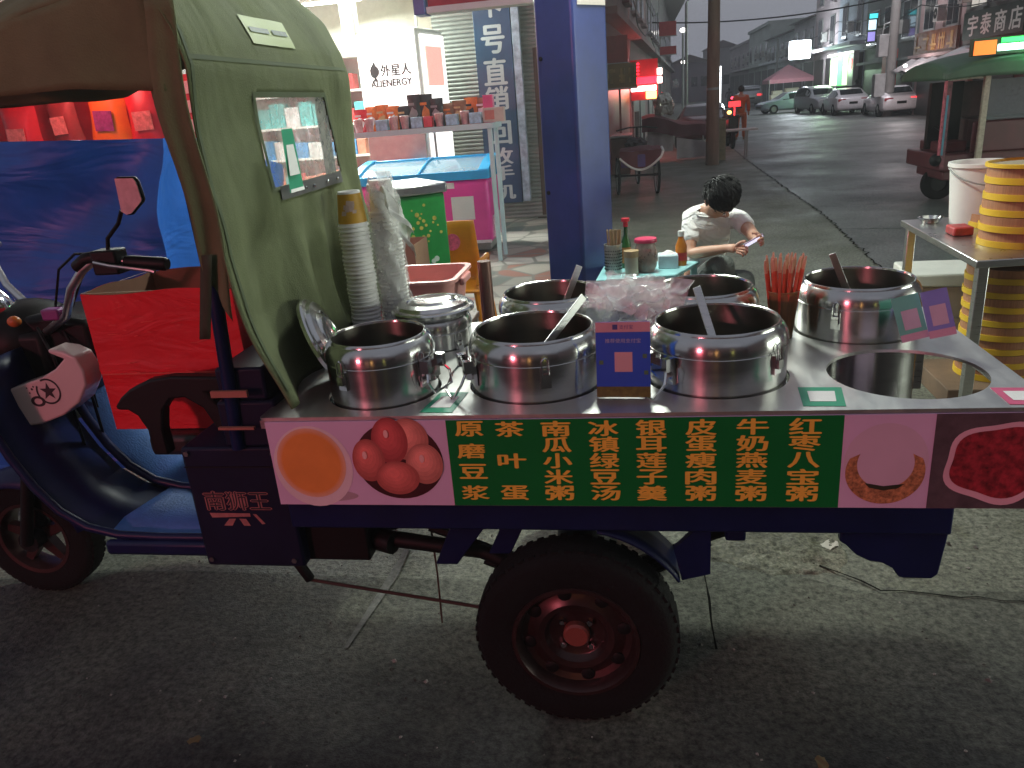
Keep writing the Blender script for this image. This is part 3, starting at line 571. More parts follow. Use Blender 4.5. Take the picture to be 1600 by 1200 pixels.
for li, z in enumerate(lv):
    x = -5.85; k = 0
    while x < -3.95:
        w = rr.uniform(0.13, 0.24); h = rr.uniform(0.18, 0.34); c = [0, 4, 2, 5, 0][li] if rr.random() < 0.55 else rr.randrange(6); d = rr.uniform(0.2, 0.3)
        if x + w > -3.77: break
        b = MB(); b.box(x, x+w*0.94, 11.40, 11.40+d, z, z+h)
        o = b.build('goods_packet', gm[c], bevel=0.006)
        tag(o, '%s packet number of many on the %s board of the shop shelf' % (names[c], pos[li]) if False else '%s packet on the %s board of the shop shelf' % (names[c], pos[li]), 'packet', '%s packets on the %s board of the shop shelf' % (names[c], pos[li]))
        x += w; k += 1
# ================================================================ left: red gift stall, blue tarpaulin
ga = thing('gift_stall', 'red backed gift stall wall behind the blue tarpaulin', 'stall', (-5.3, 7.8, 0))
b = MB(); b.box(-8.6, -4.38, 7.75, 7.85, 0, 2.9); b.build('back_wall', pm('stall_red', (0.45, 0.03, 0.05), 0.55, var=0.2), ga, smooth=False)
b = MB(); b.grid(lambda u, v: (-9.5 + 6.6*u, 6.1 + 1.75*v, 2.46 + 0.42*v + 0.03*math.sin(u*30)), 60, 4); b.build('awning', pm('awning_red', (0.50, 0.03, 0.04), 0.6, var=0.15), ga, solid=0.01)
b = MB(); b.box(-4.375, -4.30, 7.3, 7.85, 0, 2.88); b.build('side_post', M_grey, ga)
M_bulb = em('red_lamp', (1.0, 0.12, 0.10), 20)
lamp = thing('stall_lamp', 'red lamp hanging under the gift stall awning', 'lamp', (-5.1, 6.7, 2.5))
b = MB(); b.ball((-5.1, 6.7, 2.36), 0.05, 0.05, 0.065); b.build('bulb', M_bulb, lamp); b = MB(); b.cyl((-5.1, 6.7, 2.42), (-5.1, 6.7, 2.62), 0.01); b.build('cord', M_black, lamp)
point('stall_lamp_glow', (-5.1, 6.6, 2.26), 38, (1.0, 0.16, 0.14), 0.12)
def gift_bag(x, w, z0, z1, m1, m2, label, tilt):
    t = thing('gift_bag', label, 'gift bag', (x, 7.2, z0), 'gift bags hanging in the red stall')
    b = MB(); y = 7.2
    def f(s):
        return lambda u, v: (x + (u-0.5)*w*(1 - 0.22*v*v + 0.05*math.sin(v*9)), y + s*0.09*(1-abs(2*u-1)**3)*math.sin(PI*min(1, v*0.85+0.15))**0.7, z0 + (z1-z0)*v)
    b.grid(f(1), 8, 10); b.grid(f(-1), 8, 10); b.build('bag', m1, t, weld=True)
    b = MB(); b.box(x-w*0.22, x+w*0.22, y-0.104, y-0.098, z0+(z1-z0)*0.38, z0+(z1-z0)*0.60); b.build('label', m2, t, smooth=False)
    b = MB(); b.tube([(x-w*0.18, y, z1-0.02), (x-w*0.12, y, z1+0.16), (x+w*0.12, y, z1+0.16), (x+w*0.18, y, z1-0.02)], 0.008, 6); b.build('handle', M_black, t)
    t.rotation_euler = (0, tilt, 0)
M_g1 = pm('gift_red', (0.5, 0.03, 0.05), 0.35, var=0.2); M_g2 = pm('gift_dark', (0.20, 0.03, 0.03), 0.4, var=0.3); M_g3 = pm('gift_orange', (0.66, 0.22, 0.02), 0.35, var=0.15)
M_l1 = pm('gift_label', (0.55, 0.25, 0.22), 0.5, var=0.4, scale=25); M_l2 = pm('gift_violet', (0.22, 0.05, 0.22), 0.4, var=0.4, scale=20)
gift_bag(-6.02, 0.44, 1.34, 2.02, M_g1, M_l1, 'red gift bag at the left edge of the stall', 0.03)
gift_bag(-5.50, 0.34, 1.38, 2.12, M_g2, M_l1, 'dark maroon gift bag left of the orange one', -0.05)
gift_bag(-5.06, 0.44, 1.34, 2.18, M_g3, M_l2, 'orange gift bag with a violet label in the red stall', 0.06)
gift_bag(-4.62, 0.44, 1.34, 2.12, M_g1, M_l1, 'red gift bag with a pale label right of the orange one', -0.02)
gs = thing('price_rack', 'red and white card rack standing right of the gift bags', 'rack', (-3.95, 7.2, 0))
b = MB(); b.box(-4.25, -3.78, 7.2, 7.26, 0.0, 2.1); b.build('board', pm('rack_red', (0.55, 0.06, 0.08), 0.5), gs, smooth=False)
for i in range(4):
    b = MB(); b.box(-4.2, -3.82, 7.17, 7.198, 1.42 + i*0.17, 1.53 + i*0.17); b.build('card', M_white, gs)

# stall wrapped in a blue tarpaulin
M_tarp = pm('blue_tarp', (0.016, 0.105, 0.44), 0.42, var=0.2, scale=2.5, bump=0.12, bscale=9, spec=0.35, wrinkle=(0.6, 2.0, (0.6, 1, 2.2)))
bt = thing('covered_stall', 'market stall wrapped in a creased blue tarpaulin behind the tricycle', 'stall', (-3.6, 3.9, 0))
def tarp_front(u, v):
    x = -6.2 + 4.16*u; w = 0.05*math.sin(u*23 + 1.5*math.sin(u*7)) * (1-v)**0.7 + 0.03*noise.noise(Vector((u*9, v*4, 0))) + 0.05*math.sin(v*16 - u*21 + 1.2*math.sin(u*9))*v*(0.4 + 0.6*abs(math.sin(u*5))) + 0.02*abs(noise.noise(Vector((u*22, v*9, 4))))
    sag = 0.03*math.sin(u*PI*3 + 0.6)
    return (x - 0.14*(1-v)*(u > 0.93)*(u-0.93)/0.07, 3.2 - 0.12*(1-v) + w, 0.04 + (1.53 + sag)*v + 0.025*u*v)
b = MB(); b.grid(tarp_front, 110, 26)
def tarp_top(u, v):
    x = -6.2 + 4.16*u; p = tarp_front(u, 1.0); return (x, 3.2 + 1.1*v + (p[1]-3.2)*(1-v), p[2] - 0.22*v + 0.03*noise.noise(Vector((u*12, v*5, 3))))
b.grid(tarp_top, 110, 12)
def tarp_side(u, v):
    e = tarp_front(1.0, v); f = 0.06*math.sin(u*16 + v*5)*(1-v*0.7) + 0.05*noise.noise(Vector((u*6, v*3, 8)))
    return (e[0] + 0.10*u*(1-v) + f*(0.2+u) * (1 if u > 0 else 0), e[1] + 1.1*u, e[2]*(1-u) + (tarp_top(1.0, u)[2]*v + 0.04*(1-v))*u)
b.grid(tarp_side, 22, 26)
b.build('tarpaulin', M_tarp, bt, weld=True, ang=60)
b = MB()
for x in (-6.0, -4.1, -2.25):
    for y in (3.4, 4.1): b.box(x-0.02, x+0.02, y-0.02, y+0.02, 0, 1.5)
b.build('frame', M_grey, bt)
# ================================================================ food tricycle
CT = thing('cargo_tricycle', 'dark blue cargo tricycle with green canopy and stainless food counter in the foreground', 'tricycle', (-0.7, 2.2, 0))
M_canvas = pm('olive_canvas', (0.130, 0.148, 0.074), 0.8, var=0.2, spec=0.2, scale=4, bump=0.25, bscale=240, dirt=0.45, dcol=(0.075, 0.085, 0.045), wrinkle=(0.5, 1.7, (1, 1.3, 0.75)))
# --- counter plate with a hole for every pot
POTS = [(-0.672, 1.835, 0.143), (-0.272, 1.885, 0.172), (0.186, 1.90, 0.172), (0.614, 2.275, 0.167), (-0.272, 2.30, 0.163), (0.182, 2.285, 0.163), (-0.635, 2.25, 0.116)]
HOLES = POTS + [(0.632, 1.882, 0.173)]
CZ = 0.915
bm = bmesh.new()
def ring(pts):
    v = [bm.verts.new((x, y, 0)) for x, y in pts]; return [bm.edges.new((v[i], v[(i+1) % len(v)])) for i in range(len(v))]
es = ring(rrect(-0.945, 0.868, 1.648, 2.47, 0.012, 3))
for (x, y, r) in HOLES: es += ring([(x + (r+0.006)*math.cos(2*PI*i/56), y + (r+0.006)*math.sin(2*PI*i/56)) for i in range(56)])
bmesh.ops.triangle_fill(bm, edges=es, use_beauty=True, use_dissolve=False)
vs = [tuple(v.co) for v in bm.verts]; bm.verts.index_update(); fs = [tuple(v.index for v in f.verts) for f in bm.faces]; bm.free()
b = MB(); b.add([(x, y, CZ - 0.004) for x, y, _ in vs], fs)
M_count = pm('counter_steel', (0.66, 0.66, 0.64), 0.40, metal=1, var=0.10, scale=9, stretch=(3, 1, 1), rvar=0.35, bump=0.02, bscale=18)
o = b.build('counter', M_count, CT, smooth=False, solid=0.008)
b = MB(); b.box(-0.945, 0.868, 1.651, 1.662, 0.885, 0.9065); b.box(0.857, 0.868, 1.6625, 2.468, 0.86, 0.9065); b.build('counter_lip', M_brush, CT, smooth=False)
for (x, y) in ((0.845, 2.44), (-0.93, 2.44), (0.845, 1.69), (0.40, 2.44)): b = MB(); b.box(x-0.018, x+0.018, y-0.018, y+0.018, 0.662, 0.906); b.build('counter_post', M_brush, CT, smooth=False)
b = MB(); b.box(0.4505, 0.86, 2.08, 2.11, 0.69, 0.715); b.build('counter_bar', M_brush, CT, smooth=False); b = MB(); b.box(0.42, 0.45, 1.70, 2.42, 0.69, 0.715); b.build('counter_bar', M_brush, CT, smooth=False)
b = MB(); b.box(-0.93, 0.70, 1.70, 2.48, 0.64, 0.66); b.build('bed_floor', M_brush, CT, smooth=False)
# --- printed banner
M_ban = pm('banner_vinyl', (0.64, 0.48, 0.66), 0.5, var=0.05, spec=0.25); M_bgr = pm('banner_green', (0.003, 0.17, 0.030), 0.55, var=0.08, spec=0.15); M_bor = pm('banner_orange', (0.82, 0.55, 0.07), 0.6, var=0.06, spec=0.2)
M_bpu = pm('banner_pumpkin', (0.75, 0.27, 0.04), 0.45, var=0.10, scale=18); M_bgy = pm('banner_grey', (0.09, 0.065, 0.075), 0.4, var=0.3, scale=30)
bn = None
b = MB(); b.box(-0.93, 0.866, 1.6445, 1.6505, 0.674, 0.9045); bn = b.build('banner', M_ban, CT, smooth=False)
YB = 1.6438
def disc(mb, cx, cz, rx, rz, y, n=40, wob=0, ph=0, k=5):
    pts = [(cx + rx*(1+wob*math.cos(k*2*PI*i/n+ph))*math.cos(2*PI*i/n), y, cz + rz*(1+wob*math.cos(k*2*PI*i/n+ph))*math.sin(2*PI*i/n)) for i in range(n)]
    mb.add(pts, [tuple(range(n))])
b = MB(); b.add([(-0.466, YB, 0.6745), (0.437, YB, 0.6745), (0.437, YB, 0.9045), (-0.466, YB, 0.9045)], [(0, 1, 2, 3)]); b.build('green_panel', M_bgr, bn, smooth=False)
b = MB(); b.add([(0.625, YB, 0.6745), (0.866, YB, 0.6745), (0.866, YB, 0.9045), (0.625, YB, 0.9045)], [(0, 1, 2, 3)]); b.build('dark_panel', M_bgy, bn, smooth=False)
b = MB(); disc(b, -0.822, 0.782, 0.104, 0.112, YB); b.build('bowl_print', pm('banner_bowl', (0.72, 0.62, 0.64), 0.4, var=0.08), bn, smooth=False)
b = MB()
for q in range(5): b.mat(q); disc(b, -0.825, 0.792, 0.091 - 0.0035*q, 0.096 - 0.0035*q, YB-0.0005-0.0001*q)
b.build('pumpkin_print', [pm('pumpkin_%d' % q, (0.74, 0.42 - 0.035*q, 0.27 - 0.052*q), 0.5, var=0.08, scale=12, spec=0.2) for q in range(5)], bn, smooth=False)
b = MB(); disc(b, -0.80, 0.700, 0.085, 0.016, YB + 0.0002); b.build('bowl_shadow_print', pm('bowl_grey', (0.40, 0.30, 0.34), 0.5), bn, smooth=False)
b = MB(); disc(b, -0.595, 0.797, 0.112, 0.104, YB); b.build('egg_bowl_print', pm('banner_darkbowl', (0.06, 0.012, 0.015), 0.4, var=0.3), bn, smooth=False)
EGC = ((0.66, 0.17, 0.14), (0.58, 0.11, 0.105), (0.74, 0.27, 0.21))
for i, (x, z, rx, rz, m, k) in enumerate(((-0.565, 0.855, 0.052, 0.056, 2, 0), (-0.612, 0.852, 0.046, 0.062, 1, 1), (-0.672, 0.800, 0.042, 0.058, 0, 2), (-0.530, 0.790, 0.047, 0.055, 2, 3), (-0.603, 0.752, 0.056, 0.046, 0, 4))):
    b = MB()
    for q in range(6): f = 1 - 0.14*q; b.mat(q); disc(b, x - rx*0.035*q, z + rz*0.06*q, rx*f, rz*f, YB - 0.0006 - 0.0006*k - 0.00008*q)
    b.build('egg_print', [pm('egg_%d_%d' % (m, q), tuple(c_*(0.62 + 0.12*q) for c_ in EGC[m]), 0.5, var=0.10, scale=40, spec=0.2) for q in range(6)], bn, smooth=False)
b = MB()
for (x, z) in ((-0.618, 0.872), (-0.68, 0.815), (-0.535, 0.805)): disc(b, x, z, 0.006, 0.011, YB - 0.0046, 12)
b.build('egg_shine_print', pm('egg_shine', (0.85, 0.5, 0.45), 0.4), bn, smooth=False)
def crescent(cx, cz, ro, ri, dz, n=40):
    o_ = [(cx + ro*math.cos(R(a)), cz + ro*0.95*math.sin(R(a))) for a in [155 + 230*i/n for i in range(n+1)]]
    i_ = [(cx + ri*math.cos(R(a)), cz + dz + ri*math.sin(R(a))) for a in [385 - 230*i/n for i in range(n+1)]]
    return o_ + i_
b = MB(); disc(b, 0.531, 0.792, 0.088, 0.092, YB+0.0003, 48); b.build('pale_bowl_print', pm('banner_palebowl', (0.60, 0.46, 0.56), 0.5, var=0.06, spec=0.2), bn, smooth=False)
b = MB(); c_ = crescent(0.531, 0.765, 0.084, 0.060, 0.020); n_ = len(c_); h_ = n_ // 2
b.add([(x, YB, z) for x, z in c_], [(i, i+1, n_-2-i, n_-1-i) for i in range(h_-1)]); b.build('bean_print', pm('banner_beans', (0.42, 0.19, 0.08), 0.5, var=0.7, scale=120), bn, smooth=False)
b = MB(); b.add([(0.49, YB-0.0005, 0.738), (0.53, YB-0.0005, 0.730), (0.575, YB-0.0005, 0.736), (0.56, YB-0.0005, 0.724), (0.53, YB-0.0005, 0.719), (0.50, YB-0.0005, 0.726)], [(0, 1, 2, 3, 4, 5)]); b.build('leaf_print', pm('banner_leaf', (0.03, 0.03, 0.012), 0.5), bn, smooth=False)
b = MB(); disc(b, 0.765, 0.786, 0.115, 0.098, YB-0.0005, 60, 0.06, 0.6, 5); b.build('porridge_bowl_print', pm('banner_pinkbowl', (0.72, 0.45, 0.52), 0.4, var=0.08), bn, smooth=False)
b = MB(); disc(b, 0.765, 0.788, 0.103, 0.084, YB-0.001, 60, 0.06, 0.6, 5); b.build('porridge_print', pm('banner_redbean', (0.26, 0.018, 0.03), 0.4, var=0.75, scale=55), bn, smooth=False)
b = MB()
def col_text(xc, chars, zs, w=0.066, h=0.0385):
    for ch, z in zip(chars, zs): text_mb(b, ch, frame((xc - w/2, YB - 0.0012, z - h/2), (1, 0, 0), (0, 0, 1)), w, h, bold=0.028)
Z5 = [0.880, 0.839, 0.797, 0.754, 0.711]; Z4 = [0.882, 0.824, 0.769, 0.711]; Z3 = [0.880, 0.797, 0.711]
for k, (s_, zs) in enumerate((('原磨豆浆', Z4), ('茶叶蛋', Z3), ('南瓜小米粥', Z5), ('冰镇绿豆汤', Z5), ('银耳莲子羹', Z5), ('皮蛋瘦肉粥', Z5), ('牛奶燕麦粥', Z5), ('红枣八宝粥', Z5))):
    col_text([-0.410, -0.312, -0.202, -0.091, 0.018, 0.130, 0.243, 0.356][k], s_, zs)
b.build('lettering', M_bor, bn, smooth=False)
# --- frame, suspension
b = MB(); b.box(-0.93, 0.70, 1.675, 1.74, 0.585, 0.668); b.box(-0.93, 0.70, 2.42, 2.48, 0.585, 0.638); b.box(-0.93, -0.86, 1.741, 2.419, 0.59, 0.635); b.box(0.62, 0.69, 1.741, 2.419, 0.59, 0.635)
b.box(0.20, 0.25, 1.741, 2.419, 0.52, 0.60); b.build('chassis_rail', M_navy, CT, bevel=0.006)
b = MB(); b.prism([(0.46, 0.584), (0.46, 0.555), (0.475, 0.545), (0.50, 0.518), (0.53, 0.502), (0.56, 0.497), (0.585, 0.482), (0.60, 0.459), (0.61, 0.456), (0.675, 0.455), (0.688, 0.468), (0.70, 0.584)], 'xz', 1.690, 1.715); b.build('rear_bracket', M_navy, CT, bevel=0.004)
b = MB(); b.prism([(-0.56, 0.45), (-0.50, 0.584), (-0.40, 0.584), (-0.46, 0.505), (-0.50, 0.45)], 'xz', 1.72, 1.74); b.prism([(-0.42, 0.46), (-0.36, 0.584), (-0.30, 0.584), (-0.36, 0.46)], 'xz', 1.76, 1.78); b.build('stay_plate', M_navy, CT, bevel=0.003)
b = MB(); b.tube([(-0.70, 1.82, 0.465), (-0.45, 1.82, 0.43), (-0.18, 1.82, 0.30)], [0.024, 0.022, 0.03], 10); b.tube([(-0.86, 1.86, 0.47), (-0.70, 1.80, 0.465)], 0.034, 10); b.build('torque_arm', M_black, CT)
b = MB(); b.box(-1.02, -0.76, 1.76, 2.3, 0.43, 0.60); b.box(-0.80, -0.70, 1.84, 2.2, 0.48, 0.585); b.tube([(-0.98, 1.75, 0.44), (-0.945, 1.75, 0.37)], 0.016, 8); b.build('gearbox', M_black, CT, bevel=0.015)
b = MB(); b.tube([(-0.955, 1.75, 0.372), (-0.46, 1.75, 0.294), (-0.2, 1.75, 0.25)], 0.005, 6); b.build('brake_rod', pm('rusty_rod', (0.045, 0.022, 0.016), 0.8, var=0.3), CT)
b = MB(); b.tube([(-0.62, 1.90, 0.585), (-0.618, 1.902, 0.3), (-0.622, 1.90, 0.12)], 0.003, 6); b.build('loose_cable', pm('rusty_rod', (0.10, 0.045, 0.03)), CT)
b = MB(); b.cyl((-0.185, 1.75, 0.27), (-0.185, 2.65, 0.27), 0.035); b.ball((-0.185, 2.2, 0.27), 0.10, 0.12, 0.10); b.build('rear_axle', M_black, CT)
b = MB()
for s in range(4): b.tube([(-0.60 + 0.05*s, 1.83, 0.50 - 0.035*s), (-0.185, 1.83, 0.335 - 0.018*s), (0.22 - 0.05*s, 1.83, 0.50 - 0.035*s)], 0.012, 6)
b.build('leaf_spring', M_black, CT)
# --- wheels
def wheel(cx, cy, R0, wid, name, hubcol):
    Mw = Matrix.Translation((cx, cy, R0)) @ Matrix.Rotation(PI/2, 4, 'X')     # local z looks to -y
    w = D.objects.new(name, None); COL.objects.link(w); w.parent = CT; w.location = Vector((cx, cy, R0)) - CT.location
    ri = R0 * 0.60; h = wid / 2
    prof = [(ri, -h*0.8), (ri*1.04, -h*0.95), (R0*0.82, -h), (R0*0.93, -h*0.9), (R0*0.985, -h*0.62), (R0, -h*0.3), (R0, h*0.3), (R0*0.985, h*0.62), (R0*0.93, h*0.9), (R0*0.90, h*0.97), (R0*0.82, h), (R0*0.70, h*0.99), (ri*1.04, h*0.93), (ri, h*0.8), (ri*0.99, 0), (ri, -h*0.8)]
    b = MB(); b.lathe(prof, 64, Mw)
    for k in range(52):
        a0 = 2*PI*k/52; q = Mw @ Matrix.Rotation(a0, 4, 'Z')
        for sgn in (-1, 1): b.box(R0*0.970, R0*0.9945, -0.009, 0.009, sgn*h*0.22 if sgn > 0 else -h*0.70, h*0.70 if sgn > 0 else -h*0.22, q @ Matrix.Rotation(sgn*0.03, 4, 'Z'))
    b.build('tyre', M_rubber, w)
    return w, Mw, ri, h
M_rim = pm('rim_paint', (0.045, 0.022, 0.021), 0.30, var=0.4, scale=12, metal=0.5, dirt=0.6, dcol=(0.012, 0.009, 0.008))
for (cy, vis) in ((1.70, 1), (2.66, 0)):
    w, Mw, ri, h = wheel(-0.185, cy, 0.27, 0.125, 'rear_wheel', None)
    if not vis: Mw = Mw @ Matrix.Rotation(PI, 4, 'X')
    b = MB(); b.lathe([(ri*1.04, h*0.93), (ri*1.03, h*1.0), (ri*0.97, h*1.0), (ri*0.93, h*0.80), (ri*0.90, h*0.45), (ri*0.80, h*0.34), (ri*0.72, h*0.40), (ri*0.62, h*0.56), (ri*0.52, h*0.50), (ri*0.46, h*0.22), (ri*0.44, h*0.18), (ri*0.02, h*0.18)], 56, Mw); b.build('rim', M_rim, w)
    for k in range(8): b = MB(); q = Mw @ Matrix.Rotation(2*PI*k/8 + 0.2, 4, 'Z'); b.lathe([(0, h*0.46), (0.016, h*0.46), (0.018, h*0.44), (0.018, h*0.3)], 14, q @ Matrix.Translation((ri*0.79, 0, 0))); b.build('hand_hole', M_black, w)
    b = MB(); b.lathe([(0, h*0.55), (0.030, h*0.55), (0.035, h*0.45), (0.035, h*0.1)], 28, Mw); b.build('hub_cap', pm('hub_red', (0.20, 0.055, 0.04), 0.45, var=0.25, dirt=0.3), w)
    for k in range(4):
        q = Mw @ Matrix.Rotation(2*PI*k/4 + PI/4, 4, 'Z'); b = MB(); b.lathe([(0, h*0.42), (0.007, h*0.42), (0.010, h*0.36), (0.010, h*0.18)], 6, q @ Matrix.Translation((0.052, 0, 0))); b.build('lug_nut', M_chrome, w, smooth=False)
w, Mw, ri, h = wheel(-2.225, 2.2, 0.235, 0.10, 'front_wheel', None)
M_rimf = pm('front_rim', (0.06, 0.028, 0.026), 0.35, metal=0.5, var=0.25)
b = MB(); b.lathe([(ri*1.03, h*0.95), (ri*0.93, h*0.9), (ri*0.86, h*0.4), (ri*0.86, -h*0.4), (ri*0.93, -h*0.9), (ri*1.03, -h*0.95)], 48, Mw)
for k in range(5):
    q = Mw @ Matrix.Rotation(2*PI*k/5 + 0.35, 4, 'Z'); b.prism([(0.02, -0.022), (ri*0.88, -0.012), (ri*0.88, 0.012), (0.02, 0.022)], 'xy', -0.014, 0.014) if False else b.add([(0.02, -0.024, -0.016), (ri*0.9, -0.013, -0.012), (ri*0.9, 0.013, -0.012), (0.02, 0.024, -0.016), (0.02, -0.024, 0.022), (ri*0.9, -0.013, 0.02), (ri*0.9, 0.013, 0.02), (0.02, 0.024, 0.022)], [(3,2,1,0),(4,5,6,7),(0,1,5,4),(1,2,6,5),(2,3,7,6),(3,0,4,7)], q)
b.build('rim', M_rimf, w); b = MB(); b.cyl((-2.225, 2.13, 0.235), (-2.225, 2.27, 0.235), 0.04, n=20); b.build('hub', M_black, w)
b = MB(); n = 22
def fend(u, v):
    a = R(12 + 150*u); r = 0.275; s = (v-0.5)*2; return (-2.225 + (r - 0.05*s*s)*math.cos(a), 2.2 + 0.075*s, 0.235 + (r - 0.05*s*s)*math.sin(a))
b.grid(fend, n, 8); b.build('front_mudguard', M_navy, CT, solid=0.006)
def rfend(u, v):
    a = R(32 + 46*u); return (-0.185 + 0.315*math.cos(a), 1.68 + 0.14*v, 0.27 + 0.315*math.sin(a))
b = MB(); b.grid(rfend, 16, 3); b.build('rear_mudguard', M_navy, CT, solid=0.006)
b = MB(); b.prism([(0.07, 0.52), (0.13, 0.585), (0.16, 0.585), (0.16, 0.45), (0.09, 0.43)], 'xz', 1.70, 1.72); b.build('mudguard_stay', M_navy, CT)
# --- floor pan: two J-shaped treads with rolled lips, dark tunnel between
JP = [(-1.20, 0.455), (-1.45, 0.455), (-1.58, 0.460), (-1.68, 0.485), (-1.76, 0.54), (-1.82, 0.62), (-1.87, 0.72), (-1.91, 0.84), (-1.93, 0.95), (-1.94, 1.0)]
M_mat = pm('floor_blue', (0.07, 0.19, 0.52), 0.5, var=0.10, scale=12, bump=0.3, bscale=130, dirt=0.3, dcol=(0.02, 0.03, 0.07))
def jpan(dx, dz, y0, y1):
    b = MB(); m = len(JP); vs = [(x+dx, y, z+dz) for y in (y0, y1) for x, z in JP]; b.add(vs, [(i, i+1, m+i+1, m+i) for i in range(m-1)]); return b
jpan(0, 0, 1.83, 2.125).build('leg_shield', M_navy, CT, solid=0.006); jpan(0.03, 0.004, 2.14, 2.64).build('far_tread', M_mat, CT, solid=0.006)
b = MB(); b.grid(lambda u, v: (-1.205 - 0.43*u + 0.05*v*u, 1.845 + 0.27*v, 0.4595 + 0.012*max(0, u-0.75)/0.25), 12, 2); b.build('near_tread', M_mat, CT, solid=0.004)
b = MB(); b.tube([(x, 1.825, z+0.004) for x, z in JP], 0.013, 10); b.tube([(x+0.03, 2.133, z+0.006) for x, z in JP], 0.015, 10); b.build('tread_lip', M_navy, CT)
b = MB(); b.box(-1.62, -0.94, 1.80, 1.829, 0.405, 0.452); b.box(-1.62, -0.94, 1.8295, 2.62, 0.405, 0.435); b.build('side_sill', M_navy, CT, bevel=0.012)
b = MB(); b.box(-1.235, -0.938, 1.722, 2.62, 0.43, 0.80); b.box(-1.10, -0.938, 1.723, 1.85, 0.8005, 0.93); b.box(-1.09, -0.955, 1.73, 2.6, 0.93, 1.02)
b.build('seat_box', pm('seat_box_navy', (0.005, 0.007, 0.028), 0.5, var=0.2, spec=0.2, dirt=0.3, dcol=(0.012, 0.011, 0.013)), CT, bevel=0.008)
M_dec = pm('decal_salmon', (0.36, 0.15, 0.14), 0.5, var=0.25, scale=40)
b = MB(); text_mb(b, '南狮王', frame((-1.195, 1.7205, 0.612), (1, 0, 0), (0, 0, 1)), 0.19, 0.058, bold=0.045)
o_dec = b.build('decal', M_dec, CT, smooth=False)
b = MB(); text_mb(b, '南狮王', frame((-1.195, 1.7198, 0.612), (1, 0, 0), (0, 0, 1)), 0.19, 0.058, bold=0.0); b.build('lettering', pm('decal_dark', (0.012, 0.012, 0.02), 0.5), o_dec, smooth=False)
b = MB(); b.add([(x, 1.7205, z) for x, z in ((-1.19, 0.603), (-1.07, 0.602), (-1.07, 0.592), (-1.185, 0.588))], [(0, 1, 2, 3)]); b.add([(x, 1.7205, z) for x, z in ((-1.135, 0.585), (-1.115, 0.585), (-1.13, 0.563), (-1.155, 0.563))], [(0, 1, 2, 3)]); b.add([(x, 1.7205, z) for x, z in ((-1.105, 0.585), (-1.085, 0.585), (-1.075, 0.563), (-1.095, 0.563))], [(0, 1, 2, 3)]); b.add([(x, 1.7205, z) for x, z in ((-1.062, 0.600), (-1.052, 0.600), (-1.03, 0.570), (-1.04, 0.568))], [(0, 1, 2, 3)])
b.build('decal', M_dec, CT, smooth=False)
b = MB(); b.box(-1.50, -1.0, 1.95, 2.52, 0.665, 0.735); b.box(-1.40, -1.05, 2.0, 2.48, 0.60, 0.664); b.box(-1.236, -1.20, 2.0, 2.5, 0.80, 0.801) if False else None
b.build('seat', pm('seat_vinyl', (0.02, 0.017, 0.018), 0.4, var=0.2, bump=0.1), CT, bevel=0.02, seg=3)
# moulded black arm beside the seat
arm = [(-1.494, 0.873), (-1.47, 0.900), (-1.435, 0.925), (-1.37, 0.952), (-1.30, 0.962), (-1.15, 0.957), (-1.13, 0.93), (-1.15, 0.915), (-1.20, 0.912), (-1.165, 0.865), (-1.15, 0.80), (-1.15, 0.72), (-1.18, 0.72), (-1.19, 0.80), (-1.22, 0.865), (-1.27, 0.898), (-1.315, 0.893), (-1.345, 0.86), (-1.36, 0.80), (-1.36, 0.72), (-1.41, 0.72), (-1.41, 0.80), (-1.43, 0.845), (-1.455, 0.862), (-1.485, 0.862)]
b = MB(); b.prism(arm, 'xz', 1.845, 1.885); b.build('seat_arm', M_black, CT, bevel=0.008)
# posts at the rear of the cab
for y in (1.72, 2.6): b = MB(); b.tube([(-1.06, y, 0.80), (-1.035, y, 1.2), (-1.04, y, 1.70), (-1.09, y, 1.84)], 0.018, 10); b.build('cab_post', M_navy, CT)

for z0, z1 in ((0.955, 0.972), (0.865, 0.872)): b = MB(); b.box(-1.088, -0.988, 1.690, 1.699, z0, z1); b.build('strap_band', pm('band_salmon', (0.34, 0.14, 0.10), 0.5), CT)
b = MB(); b.box(-1.045, -1.03, 1.699, 1.7015, 1.252, 1.262); b.build('reflector', em('tail_red', (1.0, 0.03, 0.04), 1.4), CT)
# --- canopy
ZT = lambda u: 1.86 + 0.17 * math.sin(PI * min(1, max(0, u)))**0.8
def xcur(u, v, z):
    base = [(0.92, -0.885), (1.17, -0.925), (1.32, -0.948), (1.47, -0.953), (1.6, -0.950), (1.73, -0.940), (1.80, -0.955), (1.9, -1.0), (2.05, -1.12)]
    for (a, c) in zip(base, base[1:]):
        if z <= c[0]: t = (z-a[0])/(c[0]-a[0]); xx = a[1] + (c[1]-a[1])*t; break
    else: xx = -1.12
    f = 0.016*math.sin(u*19 + 2.2*math.sin(z*3))*max(0, (1.42-z))/0.5 + 0.012*noise.noise(Vector((u*5, z*4, 0)))
    f += -0.05*max(0, 1-abs(u-0.16)/0.16)*max(0, 1-abs(z-1.15)/0.25) + 0.028*max(0, 1-abs(u-0.02)/0.10)*max(0, (1.45-z))/0.5
    f += 0.020*math.sin(u*31 + 3.0*math.sin(z*2.2) + 1.0)*max(0, min(1, (1.44-z)/0.25))*max(0, min(1, (u-0.25)/0.2)) - 0.03*max(0, 1-abs(u-0.62)/0.10)*max(0, 1-abs(z-1.12)/0.30)
    return xx + f - 0.01*u
LV = [0.925 + 0.515*i/34 for i in range(34)] + [1.44 + 0.23*i/16 for i in range(16)] + [1.67 + 0.13*i/6 for i in range(7)]
NU = 72; VS = []; rows = len(LV) + 6
